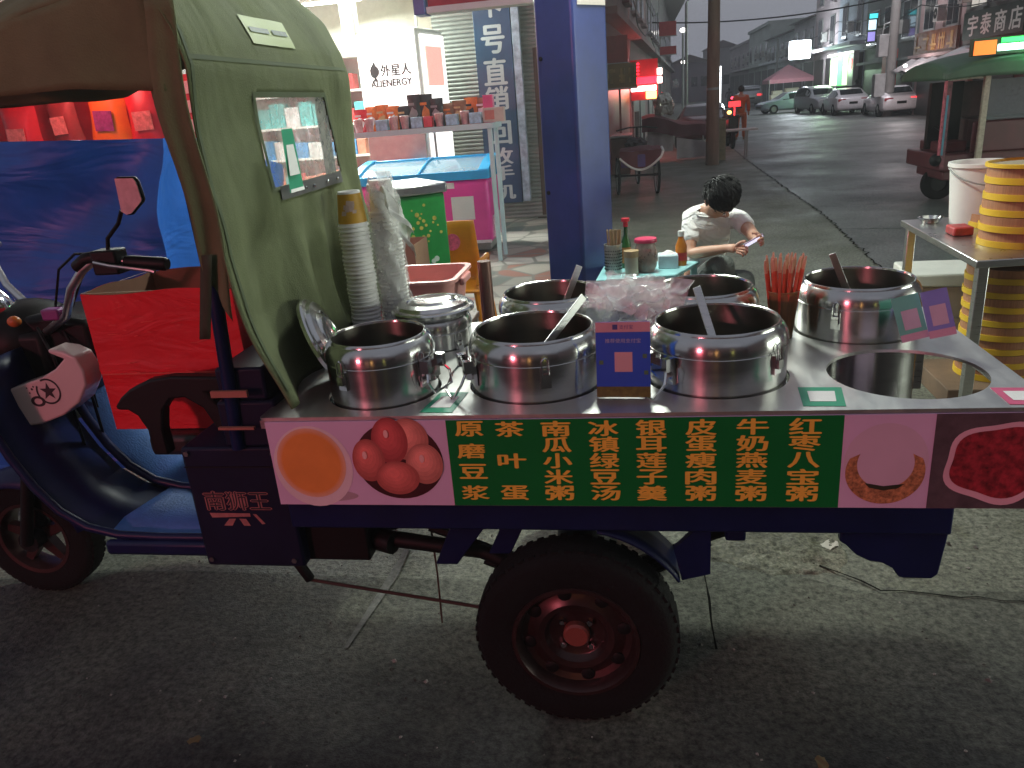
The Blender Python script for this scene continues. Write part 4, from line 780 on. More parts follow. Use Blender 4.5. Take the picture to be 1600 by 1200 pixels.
for i in range(NU+1):
    u = i/NU; y = 1.640 + 1.02*u; top = ZT(u)
    for j in range(rows):
        if j < len(LV): z = LV[j] + (0.014*math.sin(u*6+1) + 0.05*max(0, u-0.1))*(1 - min(1, (LV[j]-0.925)/0.4)); zz = z if z < 1.78 else z
        else: zz = 1.80 + (top + 0.03 - 1.80)*(j - len(LV) + 1)/6
        VS.append((xcur(u, 0, zz), y + 0.012*math.sin(zz*9)*(1 if u < 0.05 else 0), zz))
cl, wn_ = [], []
for i in range(NU):
    for j in range(rows-1):
        q = (i*rows+j, (i+1)*rows+j, (i+1)*rows+j+1, i*rows+j+1); c = [sum(VS[k][t] for k in q)/4 for t in range(3)]
        yl = 1.945 if c[2] > 1.5 else 1.965; yr = 2.42 + (1.67 - c[2])*0.36
        (wn_ if (1.441 < c[2] < 1.669 and yl < c[1] < yr) else cl).append(q)
b = MB(); b.add(VS, cl)
def zroof(u, x): return ZT(u) + 0.03 - min(0.16, 0.34*max(0, (-x-1.10)/1.2)**1.3)
def roof(u, v):
    x = -1.12 - 1.22*v; s = xcur(u, 0, ZT(u)+0.03); x = s*(1-v) + (-2.34)*v
    return (x, 1.640 + 1.02*u, zroof(u, x) + 0.012*noise.noise(Vector((u*6, x*4, 2))))
b.grid(roof, NU, 24)
def valance(yy, ph):
    def f(u, v):
        p = roof(0.0 if ph == 0 else 1.0, u); zb = (1.683 if ph == 0 else 1.80) + 0.020*min(1, u/0.15) - 0.05*max(0, u-0.45)
        x = p[0]; w = 0.012*math.sin(x*17 + ph)*(1-v)
        return (x, yy + w - (0.02 if ph == 0 else -0.02)*(1-v), zb*(1-v) + p[2]*v)
    return f
b.grid(valance(1.640, 0), 40, 10); b.grid(valance(2.66, 2), 40, 10)
# narrow side flap that hangs beside the near rear post
def flap(u, v):
    z = 1.27 + 0.59*v; return (-0.945 - (0.098 - 0.055*(1-v))*u + 0.01*math.sin(z*14), 1.638 + 0.018*math.sin(u*6+z*8)*u, z - 0.10*(1-u)*(1-v) + 0.0*u)
b.grid(flap, 8, 30)
cn = b.build('canopy', M_canvas, CT, solid=0.004, ang=70, weld=True)
b = MB(); b.add(VS, wn_); b.build('window', film('clear_vinyl', (0.66, 0.66, 0.60), 0.42, 0.12), cn)
b = MB(); b.grid(lambda u, v: (xcur((2.0+0.48*u-1.64)/1.02, 0, 1.405+0.035*v) + 0.006, 2.0+0.48*u, 1.405+0.035*v), 20, 3); b.build('window_hem', pm('hem_grey', (0.10, 0.10, 0.10), 0.5, var=0.2), cn)
b = MB()
def edge_strip(y0, z0, y1, z1, w=0.014):
    def f(u, v):
        y = y0 + (y1-y0)*u; z = z0 + (z1-z0)*u
        if abs(y1-y0) > abs(z1-z0): z += w*(v-0.5)
        else: y += w*(v-0.5)
        return (xcur((y-1.64)/1.02, 0, z) + 0.0055, y, z)
    return f
for (a_, c_) in (((1.935, 1.672), (2.425, 1.672)), ((1.965, 1.438), (1.94, 1.672)), ((2.50, 1.44), (2.422, 1.672))): b.grid(edge_strip(a_[0], a_[1], c_[0], c_[1]), 24, 2)
b.build('window_border', pm('border_olive', (0.07, 0.09, 0.04), 0.8, var=0.2), cn)
b = MB(); b.grid(lambda u, v: (xcur((1.66+0.97*u-1.64)/1.02, 0, 1.745+0.010*v) + 0.004, 1.66+0.97*u, 1.745+0.010*v), 60, 2); b.build('seam', pm('border_olive', (0.07, 0.09, 0.04)), cn)
b = MB(); b.grid(lambda u, v: (xcur((1.655+0.012*u-1.64)/1.02, 0, 0.98+0.85*v) + 0.004, 1.655+0.012*u, 0.98+0.85*v), 2, 60); b.build('seam', pm('border_olive', (0.07, 0.09, 0.04)), cn)
b = MB()
for y in (2.10, 2.16, 2.22, 2.34, 2.43): b.ball((xcur((y-1.64)/1.02, 0, 1.42) + 0.010, y, 1.42), 0.004, 0.005, 0.005, 8, 6)
b.build('rivet', M_chrome, cn)
# label patch sewn on the canopy
M_patch = pm('patch_lime', (0.30, 0.36, 0.13), 0.6, var=0.08)
def onc(y, z, d): return (xcur((y-1.64)/1.02, 0, z) + d, y, z)
def patch(name, y0, y1, z0, z1, sl, m, d, parent=cn):
    b = MB(); b.grid(lambda u, v: onc(y0+(y1-y0)*u + sl*v, z0+(z1-z0)*v, d), 8, 4); return b.build(name, m, parent)
pt = patch('label_patch', 2.0, 2.26, 1.795, 1.865, 0, M_patch, 0.006)
patch('stripe', 2.02, 2.13, 1.825, 1.838, 0, pm('patch_ink', (0.07, 0.10, 0.09), 0.6, var=0.4, scale=60), 0.009, pt); patch('stripe', 2.15, 2.24, 1.825, 1.838, 0, pm('patch_ink', (0.07, 0.10, 0.09)), 0.009, pt)
b = MB(); b.grid(lambda u, v: (-0.965-0.028*u - 0.05*(1-v)+0.0, 1.628, 1.13 + 0.20*v), 2, 6); b.build('strap', pm('strap_olive', (0.035, 0.04, 0.02), 0.8), cn, solid=0.003)
# --- steering head, handlebar, mirror, fairing
b = MB(); b.ball((-2.02, 2.2, 1.0), 0.15, 0.17, 0.12, 24, 16); b.box(-2.1, -1.86, 2.06, 2.34, 0.86, 1.04); b.prism([(-2.2, 0.70), (-1.95, 0.68), (-1.72, 0.95), (-1.72, 1.06), (-1.86, 1.09), (-2.2, 1.06)], 'xz', 2.10, 2.3); b.build('front_console', M_black, CT, bevel=0.02)
b = MB(); b.tube([(-2.0, 2.2, 0.95), (-2.16, 2.2, 0.55), (-2.225, 2.2, 0.235)], [0.04, 0.04, 0.03], 10)
for y in (2.125, 2.275): b.tube([(-2.05, y, 0.75), (-2.225, y, 0.235)], 0.022, 10)
b.build('front_fork', M_black, CT)
hl = MB(); hl.ball((-2.10, 2.14, 1.10), 0.09, 0.09, 0.085, 24, 14); hlo = hl.build('headlight', M_chrome, CT)
b = MB(); b.ball((-2.045, 2.055, 1.085), 0.028, 0.022, 0.022, 12, 8); b.build('indicator', pm('amber_lens', (0.5, 0.14, 0.03), 0.2), CT); b = MB(); b.ball((-1.925, 2.05, 1.085), 0.022, 0.018, 0.018, 12, 8); b.build('indicator', pm('amber_lens', (0.5, 0.14, 0.03)), CT)
b = MB(); b.box(-1.80, -1.74, 2.02, 2.06, 1.09, 1.125); b.build('switch', pm('switch_violet', (0.22, 0.05, 0.22), 0.4), CT, bevel=0.006)
b = MB(); b.tube([(-1.90, 2.12, 1.02), (-1.712, 2.02, 1.105), (-1.655, 2.0, 1.19), (-1.60, 2.0, 1.245), (-1.56, 2.0, 1.266), (-1.50, 2.0, 1.268), (-1.40, 2.0, 1.256)], 0.013, 12); b.tube([(-1.95, 2.22, 1.02), (-2.2, 2.36, 1.14), (-2.32, 2.45, 1.25), (-2.36, 2.55, 1.26)], 0.013, 10); hb = b.build('handlebar', M_brush, CT)
b = MB(); b.tube([(-1.455, 2.0, 1.262), (-1.44, 2.0, 1.260), (-1.335, 2.0, 1.249), (-1.328, 2.0, 1.248)], [0.017, 0.019, 0.019, 0.016], 14); b.build('grip', M_black, hb)
b = MB(); b.box(-1.545, -1.465, 1.97, 2.03, 1.23, 1.30); b.tube([(-1.54, 2.0, 1.28), (-1.58, 2.0, 1.275), (-1.62, 2.0, 1.25)], 0.02, 10); b.build('control_box', M_black, hb, bevel=0.012)
b = MB(); b.tube([(-1.55, 2.0, 1.29), (-1.62, 2.01, 1.29), (-1.72, 2.05, 1.24), (-1.80, 2.1, 1.14), (-1.85, 2.12, 1.05)], 0.004, 6); b.tube([(-1.55, 2.02, 1.28), (-1.60, 2.03, 1.265), (-1.68, 2.06, 1.18), (-1.78, 2.1, 1.07)], 0.004, 6); b.build('cable', M_black, hb)
b = MB(); b.tube([(-1.53, 1.965, 1.27), (-1.47, 1.945, 1.262), (-1.36, 1.942, 1.245), (-1.335, 1.945, 1.238)], [0.006, 0.006, 0.005, 0.007], 8); b.build('brake_lever', M_brush, hb)
for k, (y0, dx) in enumerate(((2.06, 0), (2.12, 0.03), (2.20, -0.03))): b = MB(); b.tube([(-1.86+dx, y0, 1.06), (-1.78+dx, y0-0.06, 0.98), (-1.80+dx, y0-0.02, 0.80), (-1.84+dx, y0+0.03, 0.62)], 0.005, 6); b.build('cable', M_black, CT)
for (x, z) in ((-1.215, 0.785), (-0.965, 0.785), (-1.215, 0.455), (-0.965, 0.455)): b = MB(); b.cyl((x, 1.7215, z), (x, 1.714, z), 0.008, n=6); b.build('bolt', M_chrome, CT, smooth=False)
b = MB(); b.box(-1.09, -0.945, 1.7205, 1.7215, 0.63 - 0.02, 0.632 - 0.02) if False else b.box(-1.232, -0.942, 1.7195, 1.7215, 0.742, 0.745); b.build('panel_gap', M_black, CT)
b = MB(); b.tube([(-1.505, 2.0, 1.29), (-1.495, 2.0, 1.33), (-1.45, 2.0, 1.37), (-1.43, 2.0, 1.405)], 0.006, 8); mi = b.build('mirror', M_black, CT)
mp_ = [(-1.424, 1.496), (-1.366, 1.494), (-1.358, 1.48), (-1.353, 1.432), (-1.358, 1.424), (-1.398, 1.392), (-1.414, 1.390), (-1.428, 1.400)]
b = MB(); b.prism(mp_, 'xz', 1.995, 2.012); b.build('mirror_shell', M_black, mi, bevel=0.006)
b = MB(); b.prism([(x*0.93 - 1.392*0.07, z*0.93 + 1.444*0.07) for x, z in mp_], 'xz', 1.991, 1.9945); b.build('mirror_glass', pm('mirror_glass', (0.5, 0.47, 0.47), 0.45, metal=0.2, var=0.25, scale=20), mi, smooth=False)
b = MB(); b.tube([(-2.10, 2.1, 1.15), (-2.12, 2.1, 1.22), (-2.18, 2.1, 1.30)], 0.008, 8); mi2 = b.build('mirror', M_black, CT)
b = MB(); b.box(-2.25, -2.16, 2.09, 2.11, 1.30, 1.40); b.build('mirror_shell', M_black, mi2, bevel=0.012)
fpx = [(0, 655), (0, 618), (25, 602), (58, 590), (80, 575), (92, 560), (70, 552), (68, 546), (90, 549), (108, 557), (121, 577), (126, 598), (117, 625), (95, 645), (62, 660), (40, 664), (20, 668)]
fw = [(-1.925 + 0.00231*x - 0.00073*(y-570), 0.976 - 0.00213*(y-570) - 0.00009*x) for x, y in fpx]
fw = [(x if k not in (0, 1) else x - 0.20, z - (0.045 if k in (0, 1) else 0)) for k, (x, z) in enumerate(fw)]
b = MB(); b.prism(fw, 'xz', 1.95, 2.03); fa = b.build('fairing', pm('fairing_white', (0.62, 0.52, 0.50), 0.3, var=0.06, dirt=0.2, dcol=(0.2, 0.15, 0.14), coat=0.3), CT, bevel=0.012, seg=3)
b = MB(); sx, sz = -1.787, 0.888
st_ = [(sx + (0.030 if k % 2 == 0 else 0.012)*math.sin(2*PI*k/10), 1.9492, sz + (0.030 if k % 2 == 0 else 0.012)*math.cos(2*PI*k/10)) for k in range(10)]
b.add(st_ + [(sx, 1.9492, sz)], [(k, (k+1) % 10, 10) for k in range(10)])
n = 40; b.add([(sx + r*math.cos(2*PI*i/n), 1.9492, sz + r*math.sin(2*PI*i/n)) for r in (0.036, 0.042) for i in range(n)], [(i, (i+1) % n, n+(i+1) % n, n+i) for i in range(n) if not 12 < i < 17])
for (dx, dz, r) in ((-0.055, 0.008, 0.004), (-0.066, -0.004, 0.003), (-0.048, 0.016, 0.003), (-0.072, 0.012, 0.0025)): disc(b, sx+dx, sz+dz, r, r, 1.9492, 8)
n = 24; b.add([(sx - 0.045 + r*math.cos(2*PI*i/n), 1.9491, sz - 0.032 + 0.7*r*math.sin(2*PI*i/n)) for r in (0.014, 0.025) for i in range(n)], [(i, (i+1) % n, n+(i+1) % n, n+i) for i in range(n)])
b.build('star_emblem', M_ink, fa, smooth=False)
# ================================================================ on the counter
PB = 0.6615
M_pot = brushed('pot_steel', (0.50, 0.495, 0.48), 0.20, 0.84, 0.25); M_inner = brushed('pot_inside', (0.20, 0.185, 0.16), 0.34, 0.6, 0.25)  # inside steel darkened: its dim reflections are painted into the colour
def pot_body(x, y, r, h):
    """Insulated congee pot: straight body, rolled shoulder, bright lip, open inside."""
    ro = r; prof = [(0, 0), (ro-0.006, 0), (ro-0.002, 0.004), (ro-0.002, h-0.058), (ro-0.0035, h-0.056), (ro-0.0035, h-0.054), (ro, h-0.052), (ro, h-0.040), (ro-0.003, h-0.028), (ro-0.010, h-0.014), (ro-0.017, h-0.008), (ro-0.0185, h-0.003), (ro-0.021, h), (ro-0.024, h-0.001), (ro-0.0255, h-0.006)]
    return MB().lathe(prof, 72, cx=x, cy=y, cz=PB)
def pot_inside(x, y, r, h, parent):
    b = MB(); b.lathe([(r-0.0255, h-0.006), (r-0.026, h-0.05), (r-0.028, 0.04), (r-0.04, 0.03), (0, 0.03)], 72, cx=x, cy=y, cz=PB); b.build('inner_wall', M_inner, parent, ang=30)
    b = MB(); b.grid(lambda u, v: (x + (r-0.029)*v*math.cos(2*PI*u), y + (r-0.029)*v*math.sin(2*PI*u), PB + h*0.42 + 0.002*noise.noise(Vector((v*6*math.cos(2*PI*u), v*6*math.sin(2*PI*u), x*9)))), 40, 10); b.build('porridge', pm('congee_%d' % int(abs(x*100)+y*10), random.Random(int(x*1000)).choice([(0.40, 0.30, 0.16), (0.30, 0.12, 0.08), (0.45, 0.42, 0.34)]), 0.25, var=0.3, scale=40, bump=0.3), parent, weld=True)
def latch(mb, x, y, r, z, az):
    q = Matrix.Translation((x, y, z)) @ Matrix.Rotation(az, 4, 'Z') @ Matrix.Translation((r, 0, 0))     # local +x points outward
    mb.box(-0.002, 0.006, -0.013, 0.013, -0.035, 0.012, q); mb.box(0.006, 0.014, -0.009, 0.009, -0.02, 0.002, q)
    mb.tube([q @ Vector(p) for p in ((0.010, -0.008, 0.0), (0.008, -0.008, 0.035), (0.006, 0, 0.042), (0.008, 0.008, 0.035), (0.010, 0.008, 0.0))], 0.0018, 6)
def handle(mb, x, y, r, z, az, drop):
    q = Matrix.Translation((x, y, z)) @ Matrix.Rotation(az, 4, 'Z') @ Matrix.Translation((r, 0, 0))
    mb.box(-0.002, 0.006, -0.038, 0.038, -0.050, 0.006, q); mb.box(0.006, 0.030, -0.042, -0.024, -0.012, 0.020, q); mb.box(0.006, 0.030, 0.024, 0.042, -0.012, 0.020, q); mb.box(0.006, 0.022, -0.0235, 0.0235, -0.034, -0.004, q)
    a, d = drop
    mb.tube([q @ Vector(p) for p in ((0.022, -0.033, -0.005), (0.022 + a*0.5, -0.052, -d*0.5), (0.022 + a, -0.040, -d), (0.022 + a, 0.040, -d), (0.022 + a*0.5, 0.052, -d*0.5), (0.022, 0.033, -0.005))], 0.0036, 8)
H = [0.412, 0.402, 0.402, 0.402, 0.395, 0.395]
PL = ['smaller open steel congee pot beside the green canopy', 'open steel congee pot left of the blue payment stand, red glow on its side', 'open steel congee pot right of the blue payment stand with its wire handle down', 'open steel congee pot behind the empty counter hole with payment cards leaning on it', 'open steel congee pot in the back row left of the plastic bags', 'open steel congee pot in the back row right of the plastic bags']
LT = [((R(245), R(330)), R(-18)), ((R(285), R(200)), R(205)), ((R(318), R(20)), R(219)), ((R(238), R(300)), R(120)), ((R(250), R(330)), R(90)), ((R(250), R(320)), R(90))]
for i in range(6):
    x, y, r = POTS[i]; h = H[i]
    p = thing('congee_pot', PL[i], 'pot', (x, y, PB), 'steel congee pots set into the counter')
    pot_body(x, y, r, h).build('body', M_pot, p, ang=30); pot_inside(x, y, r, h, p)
    for a in LT[i][0]: b = MB(); latch(b, x, y, r-0.002, PB + h - 0.075, a); b.build('latch', M_chrome, p)
    b = MB(); handle(b, x, y, r-0.002, PB + h - 0.075, LT[i][1], (0.045, 0.072) if i in (1, 2) else (0.02, 0.06)); b.build('handle', M_chrome, p)
x, y, r = POTS[6]; p = thing('congee_pot', 'lidded steel pot in the back row beside the paper cup stacks', 'pot', (x, y, PB), 'steel congee pots set into the counter')
pot_body(x, y, r, 0.362).build('body', M_pot, p, ang=30)
def lid_prof(r): return [(0, 0.019), (r*0.34, 0.021), (r*0.46, 0.026), (r*0.52, 0.024), (r*0.60, 0.018), (r*0.64, 0.022), (r*0.86, 0.018), (r*0.90, 0.008), (r*0.99, 0.005), (r*1.02, 0.0), (r*1.01, -0.010), (r*0.97, -0.012), (r*0.95, -0.004), (0, -0.003)]
b = MB(); b.lathe(lid_prof(r+0.010), 64, cx=x, cy=y, cz=PB+0.368); ld = b.build('lid', M_steel, p, ang=25)
for a in (R(215), R(320)): b = MB(); latch(b, x, y, r-0.002, PB + 0.265, a); b.build('latch', M_chrome, p)
# lid leaning on the canopy
b = MB(); Ml = Matrix.Translation((-0.862, 1.93, 1.032)) @ Matrix.Rotation(R(13), 4, 'Z') @ Matrix.Rotation(R(68), 4, 'Y'); b.lathe(lid_prof(0.122), 56, Ml)
tag(b.build('pot_lid', M_steel, ang=25), 'round steel pot lid leaning against the green canopy', 'pot lid')
# ladles
def ladle(p0, p1, label, flat=0.010):
    t = thing('ladle', label, 'ladle', (p0[0], p0[1], p0[2]), 'ladles standing in the pots'); P0, P1 = Vector(p0), Vector(p1); d = (P1-P0).normalized(); s = d.cross(Vector((0, 1, 0.3))).normalized(); nrm = d.cross(s)
    b = MB(); vs = []
    for q in (P0, P1): vs += [q + s*flat + nrm*0.0016, q - s*flat + nrm*0.0016, q - s*flat - nrm*0.003, q + s*flat - nrm*0.003]
    b.add(vs, [(0,1,2,3), (7,6,5,4), (0,4,5,1), (1,5,6,2), (2,6,7,3), (3,7,4,0)]); b.build('handle', M_brush, t, bevel=0.0015)
    b = MB(); q = Matrix.Translation(P0); b.lathe([(0, -0.022), (0.020, -0.018), (0.034, -0.004), (0.040, 0.014), (0.038, 0.014), (0.032, -0.002), (0.018, -0.015), (0, -0.019)], 24, q); b.build('bowl', M_steel, t)
for (pi_, lo, hi, lb) in ((1, (-0.216, 1.80, 1.054), (-0.144, 1.955, 1.117), 'ladle handle slanting right out of the pot left of the blue stand'), (2, (0.166, 1.80, 1.047), (0.141, 1.955, 1.130), 'ladle handle slanting left out of the pot right of the blue stand'),
                     (3, (0.572, 2.25, 1.045), (0.551, 2.33, 1.122), 'ladle handle in the pot behind the empty counter hole'), (4, (-0.216, 2.25, 1.043), (-0.182, 2.335, 1.120), 'ladle handle in the back row pot left of the plastic bags')):
    eye = Vector((0, 0, 1.6)); px, py_, pr_ = POTS[pi_]; hi = Vector(hi); L = eye + (Vector(lo) - eye) * 1.035; d = (L - hi).normalized(); t_ = 0.0
    while True:
        q = hi + d*t_
        if q.z < 0.73 or (q.z < 1.0 and math.hypot(q.x-px, q.y-py_) > pr_-0.075) or t_ > 0.5: break
        t_ += 0.004
    ladle(tuple(q), tuple(hi), lb)
# paper cups, nested upside down
M_paper = pm('paper_white', (0.86, 0.85, 0.82), 0.6, var=0.05)
def cup_mesh(name, parent, mat, x, y, z):
    b = MB(); b.lathe([(0.0, 0.100), (0.030, 0.100), (0.0305, 0.108), (0.0335, 0.108), (0.0345, 0.104), (0.0445, 0.006), (0.048, 0.006), (0.0485, 0.002), (0.046, 0.0), (0.043, 0.003), (0.032, 0.098)], 32, cx=x, cy=y, cz=z); return b.build(name, mat, parent)
cx0, cy0 = -0.872, 2.30; N = 28; STEP = 0.0131
cup0 = cup_mesh('paper_cup', None, M_paper, cx0, cy0, CZ + 0.0005); tag(cup0, 'plain white paper cup nested upside down in the tall stack by the canopy', 'cup', 'white paper cups in the tall stack')
for k in range(1, N):
    c = cup0.copy(); COL.objects.link(c); c.location = cup0.location + Vector((0.0012*math.sin(k*0.9), 0.0012*math.cos(k*1.7), STEP*k)); c.rotation_euler = (0, 0, k*0.7)
c = thing('paper_cup', 'yellow printed paper cup upside down on top of the white cup stack', 'cup', (cx0, cy0, CZ + STEP*N + 0.0005))
cup_mesh('cup', c, M_paper, cx0, cy0, CZ + STEP*N + 0.0005)
b = MB(); b.lathe([(0.0352, 0.101), (0.0440, 0.014)], 40, cx=cx0, cy=cy0, cz=CZ + STEP*N + 0.0005); b.build('print', pm('cup_yellow', (0.62, 0.34, 0.035), 0.55, var=0.1), c)
b = MB()
for k in range(22):
    a = -1.3 + 0.28*random.gauss(0, 1)*0.9; z = 0.068 + random.gauss(0, 0.009); r = 0.0355 + (0.101-z)/0.087*0.0088 + 0.0006
    q = Matrix.Translation((cx0 + r*math.cos(a), cy0 + r*math.sin(a), CZ + STEP*N + z)) @ Matrix.Rotation(a, 4, 'Z') @ Matrix.Rotation(PI/2, 4, 'Y'); s = random.uniform(0.003, 0.007); b.add([(s, -s*1.5, 0), (s, s, 0), (-s, s*1.4, 0), (-s*1.2, -s, 0)], [(0, 1, 2, 3)], q)
b.build('motif', pm('cup_motif', (0.62, 0.45, 0.40), 0.6), c, smooth=False)
# second stack, still in its plastic sleeve
cs = thing('bagged_cup_stack', 'tall stack of white cups still in a torn plastic sleeve', 'cup stack', (-0.795, 2.38, CZ))
b = MB(); pr = [(0, 0), (0.044, 0)]; z = 0.002
while z < 0.40: pr += [(0.046, z+0.001), (0.0475, z+0.003), (0.046, z+0.006), (0.0435, z+0.0075)]; z += 0.0131
pr += [(0.043, z), (0.0345, z+0.088), (0.030, z+0.088), (0, z+0.085)]; b.lathe(pr, 36, cx=-0.795, cy=2.38, cz=CZ+0.0005); b.build('cup', M_paper, cs)
M_bag = film('clear_plastic', (0.86, 0.86, 0.84), 0.30, 0.16)
def sleeve(u, v):
    a = 2*PI*u; z = 0.02 + 0.50*v; r = 0.0515 + 0.006*noise.noise(Vector((math.cos(a)*2, math.sin(a)*2, z*22))) + 0.004*math.sin(a*7 + z*60)
    if v > 0.85: r *= 1 - (v-0.85)*2.6
    return (-0.795 + r*math.cos(a), 2.38 + r*math.sin(a), CZ + z)
b = MB(); b.grid(sleeve, 40, 60); b.build('plastic_sleeve', M_bag, cs, weld=True)
b = MB(); b.grid(lambda u, v: (-0.778 + 0.085*v + 0.03*u*(1-v) + 0.012*math.sin(v*9+u*6), 2.31 - 0.02*math.sin(u*5+v*4), CZ + 0.47 - 0.20*v*(0.7+0.3*u) + 0.015*math.sin(u*11)), 10, 16); b.build('sleeve_tail', film('white_plastic', (0.8, 0.8, 0.76), 0.75, 0.25), cs)
# blue payment stand
pb = thing('payment_stand', 'blue payment placard with a pink header standing on the counter edge', 'placard', (-0.047, 1.76, CZ))
Mq = Matrix.Translation((-0.108, 1.742, CZ+0.004)) @ Matrix.Rotation(R(-3), 4, 'Z') @ Matrix.Rotation(R(-8), 4, 'X')
b = MB(); b.box(0, 0.128, 0, 0.004, 0, 0.182, Mq); b.build('placard', pm('placard_blue', (0.002, 0.075, 0.55), 0.3, var=0.08), pb, smooth=False)
b = MB(); b.box(0, 0.128, 0.0045, 0.07, -0.002, 0.001, Mq); b.build('foot', pm('clear_acrylic', (0.3, 0.32, 0.35), 0.1, var=0.05, alpha=0.5), pb)
def qf(x0, x1, z0, z1, d=-0.0008): return [Mq @ Vector(p) for p in ((x0, d, z0), (x1, d, z0), (x1, d, z1), (x0, d, z1))]
b = MB(); b.add(qf(0, 0.128, 0.158, 0.182), [(0, 1, 2, 3)]); b.build('header', pm('placard_pink', (0.55, 0.30, 0.34), 0.4), pb, smooth=False)
b = MB(); b.add(qf(0.044, 0.086, 0.062, 0.110), [(0, 1, 2, 3)]); b.build('code_square', pm('square_pink', (0.58, 0.36, 0.38), 0.4, var=0.05), pb, smooth=False)
b = MB(); b.add(qf(0, 0.128, 0.0, 0.026), [(0, 1, 2, 3)]); b.build('foot_band', pm('placard_olive', (0.09, 0.10, 0.02), 0.4, var=0.5, scale=60), pb, smooth=False)
b = MB(); b.add(qf(0.040, 0.052, 0.164, 0.176, -0.0012), [(0, 1, 2, 3)]); text_mb(b, '支付宝', Mq @ frame((0.056, -0.0012, 0.165), (1, 0, 0), (0, 0, 1)), 0.032, 0.010, bold=0.0); b.build('lettering', pm('placard_ink', (0.03, 0.05, 0.22), 0.4), pb, smooth=False)
b = MB(); text_mb(b, '推荐使用支付宝', Mq @ frame((0.022, -0.0009, 0.132), (1, 0, 0), (0, 0, 1)), 0.084, 0.0105, bold=0.01); b.build('lettering', pm('placard_light', (0.35, 0.38, 0.60), 0.4), pb, smooth=False)
b = MB()
for (x, z) in ((0.012, 0.085), (0.115, 0.10), (0.118, 0.06)): b.add(qf(x-0.005, x+0.005, z-0.005, z+0.005, -0.001), [(0, 1, 2, 3)])
b.build('motif', pm('placard_green', (0.05, 0.16, 0.08), 0.5), pb, smooth=False)
# flat cards
def card(pts, m1, label, name='payment_card'):
    t = thing(name, label, 'card', (sum(p[0] for p in pts)/4, sum(p[1] for p in pts)/4, CZ)); c = Vector((0, 0, 0))
    b = MB(); b.add([(x, y, CZ+0.0012) for x, y in pts] + [(x, y, CZ+0.0003) for x, y in pts], [(0,1,2,3), (7,6,5,4), (0,4,5,1), (1,5,6,2), (2,6,7,3), (3,7,4,0)]); b.build('card', m1, t, smooth=False)
    cx_ = sum(p[0] for p in pts)/4; cy_ = sum(p[1] for p in pts)/4
    b = MB(); b.add([(cx_ + (x-cx_)*0.62, cy_ + (y-cy_)*0.55, CZ+0.0018) for x, y in pts], [(0, 1, 2, 3)]); b.build('code_square', M_paper, t, smooth=False)
M_cg = pm('card_green', (0.03, 0.36, 0.20), 0.35, var=0.06); M_cp = pm('card_pink', (0.70, 0.12, 0.24), 0.35, var=0.06)
card([(-0.535, 1.668), (-0.452, 1.664), (-0.44, 1.80), (-0.515, 1.80)], M_cg, 'green payment card lying flat between the two front left pots')
card([(0.355, 1.672), (0.445, 1.668), (0.462, 1.785), (0.365, 1.790)], M_cg, 'green and white payment card lying flat left of the empty hole')
card([(0.775, 1.665), (0.860, 1.660), (0.862, 1.76), (0.775, 1.765)], M_cp, 'pink payment card lying flat at the right corner of the counter')
# cards leaning on the right pot
def lean(o, xv, zv, w, h, m1, label, grp):
    t = thing('payment_card', label, 'card', o, grp); q = frame(o, xv, zv)
    b = MB(); b.box(0, w, 0, h, -0.0015, 0.0015, q); b.build('card', m1, t, smooth=False)
    b = MB(); b.add([q @ Vector(p) for p in ((w*0.22, h*0.25, 0.0022), (w*0.82, h*0.25, 0.0022), (w*0.82, h*0.68, 0.0022), (w*0.22, h*0.68, 0.0022))], [(0, 1, 2, 3)]); b.build('code_square', pm('square_lilac', (0.55, 0.45, 0.55), 0.4), t, smooth=False)
    b = MB(); b.add([q @ Vector(p) for p in ((0, 0, 0.002), (w, 0, 0.002), (w, h*0.16, 0.002), (0, h*0.16, 0.002))], [(0, 1, 2, 3)]); b.build('footer', pm('square_rose', (0.6, 0.36, 0.46), 0.4), t, smooth=False)
lean((0.668, 2.035, CZ+0.0245), (0.97, 0.10, 0.20), (-0.26, 0.32, 0.95), 0.068, 0.118, pm('card_teal', (0.16, 0.50, 0.40), 0.3, var=0.1), 'green payment card leaning on the right pot', 'payment cards leaning on the right pot')
lean((0.733, 2.03, CZ+0.035), (0.96, -0.12, 0.24), (-0.22, 0.32, 0.95), 0.062, 0.122, pm('card_violet', (0.22, 0.26, 0.62), 0.3, var=0.1), 'violet payment card leaning beside the green one on the right pot', 'payment cards leaning on the right pot')
# card pinned on the canopy window
t = thing('payment_card', 'green and white payment card hanging on the canopy window', 'card', (-0.93, 2.0, 1.43))
def oncard(y0, y1, z0, z1, m, nm, d): b = MB(); b.grid(lambda u, v: (-0.925 + d + 0.010*(1-v), y0 + (y1-y0)*u - 0.03*(1-v) + 0.02*u*(1-v), z0 + (z1-z0)*v), 3, 6); return b.build(nm, m, t)
oncard(1.995, 2.065, 1.425, 1.585, M_cg, 'card', 0.010); oncard(2.005, 2.050, 1.468, 1.545, M_paper, 'code_square', 0.0125); oncard(1.995, 2.065, 1.425, 1.452, M_paper, 'footer', 0.0125)
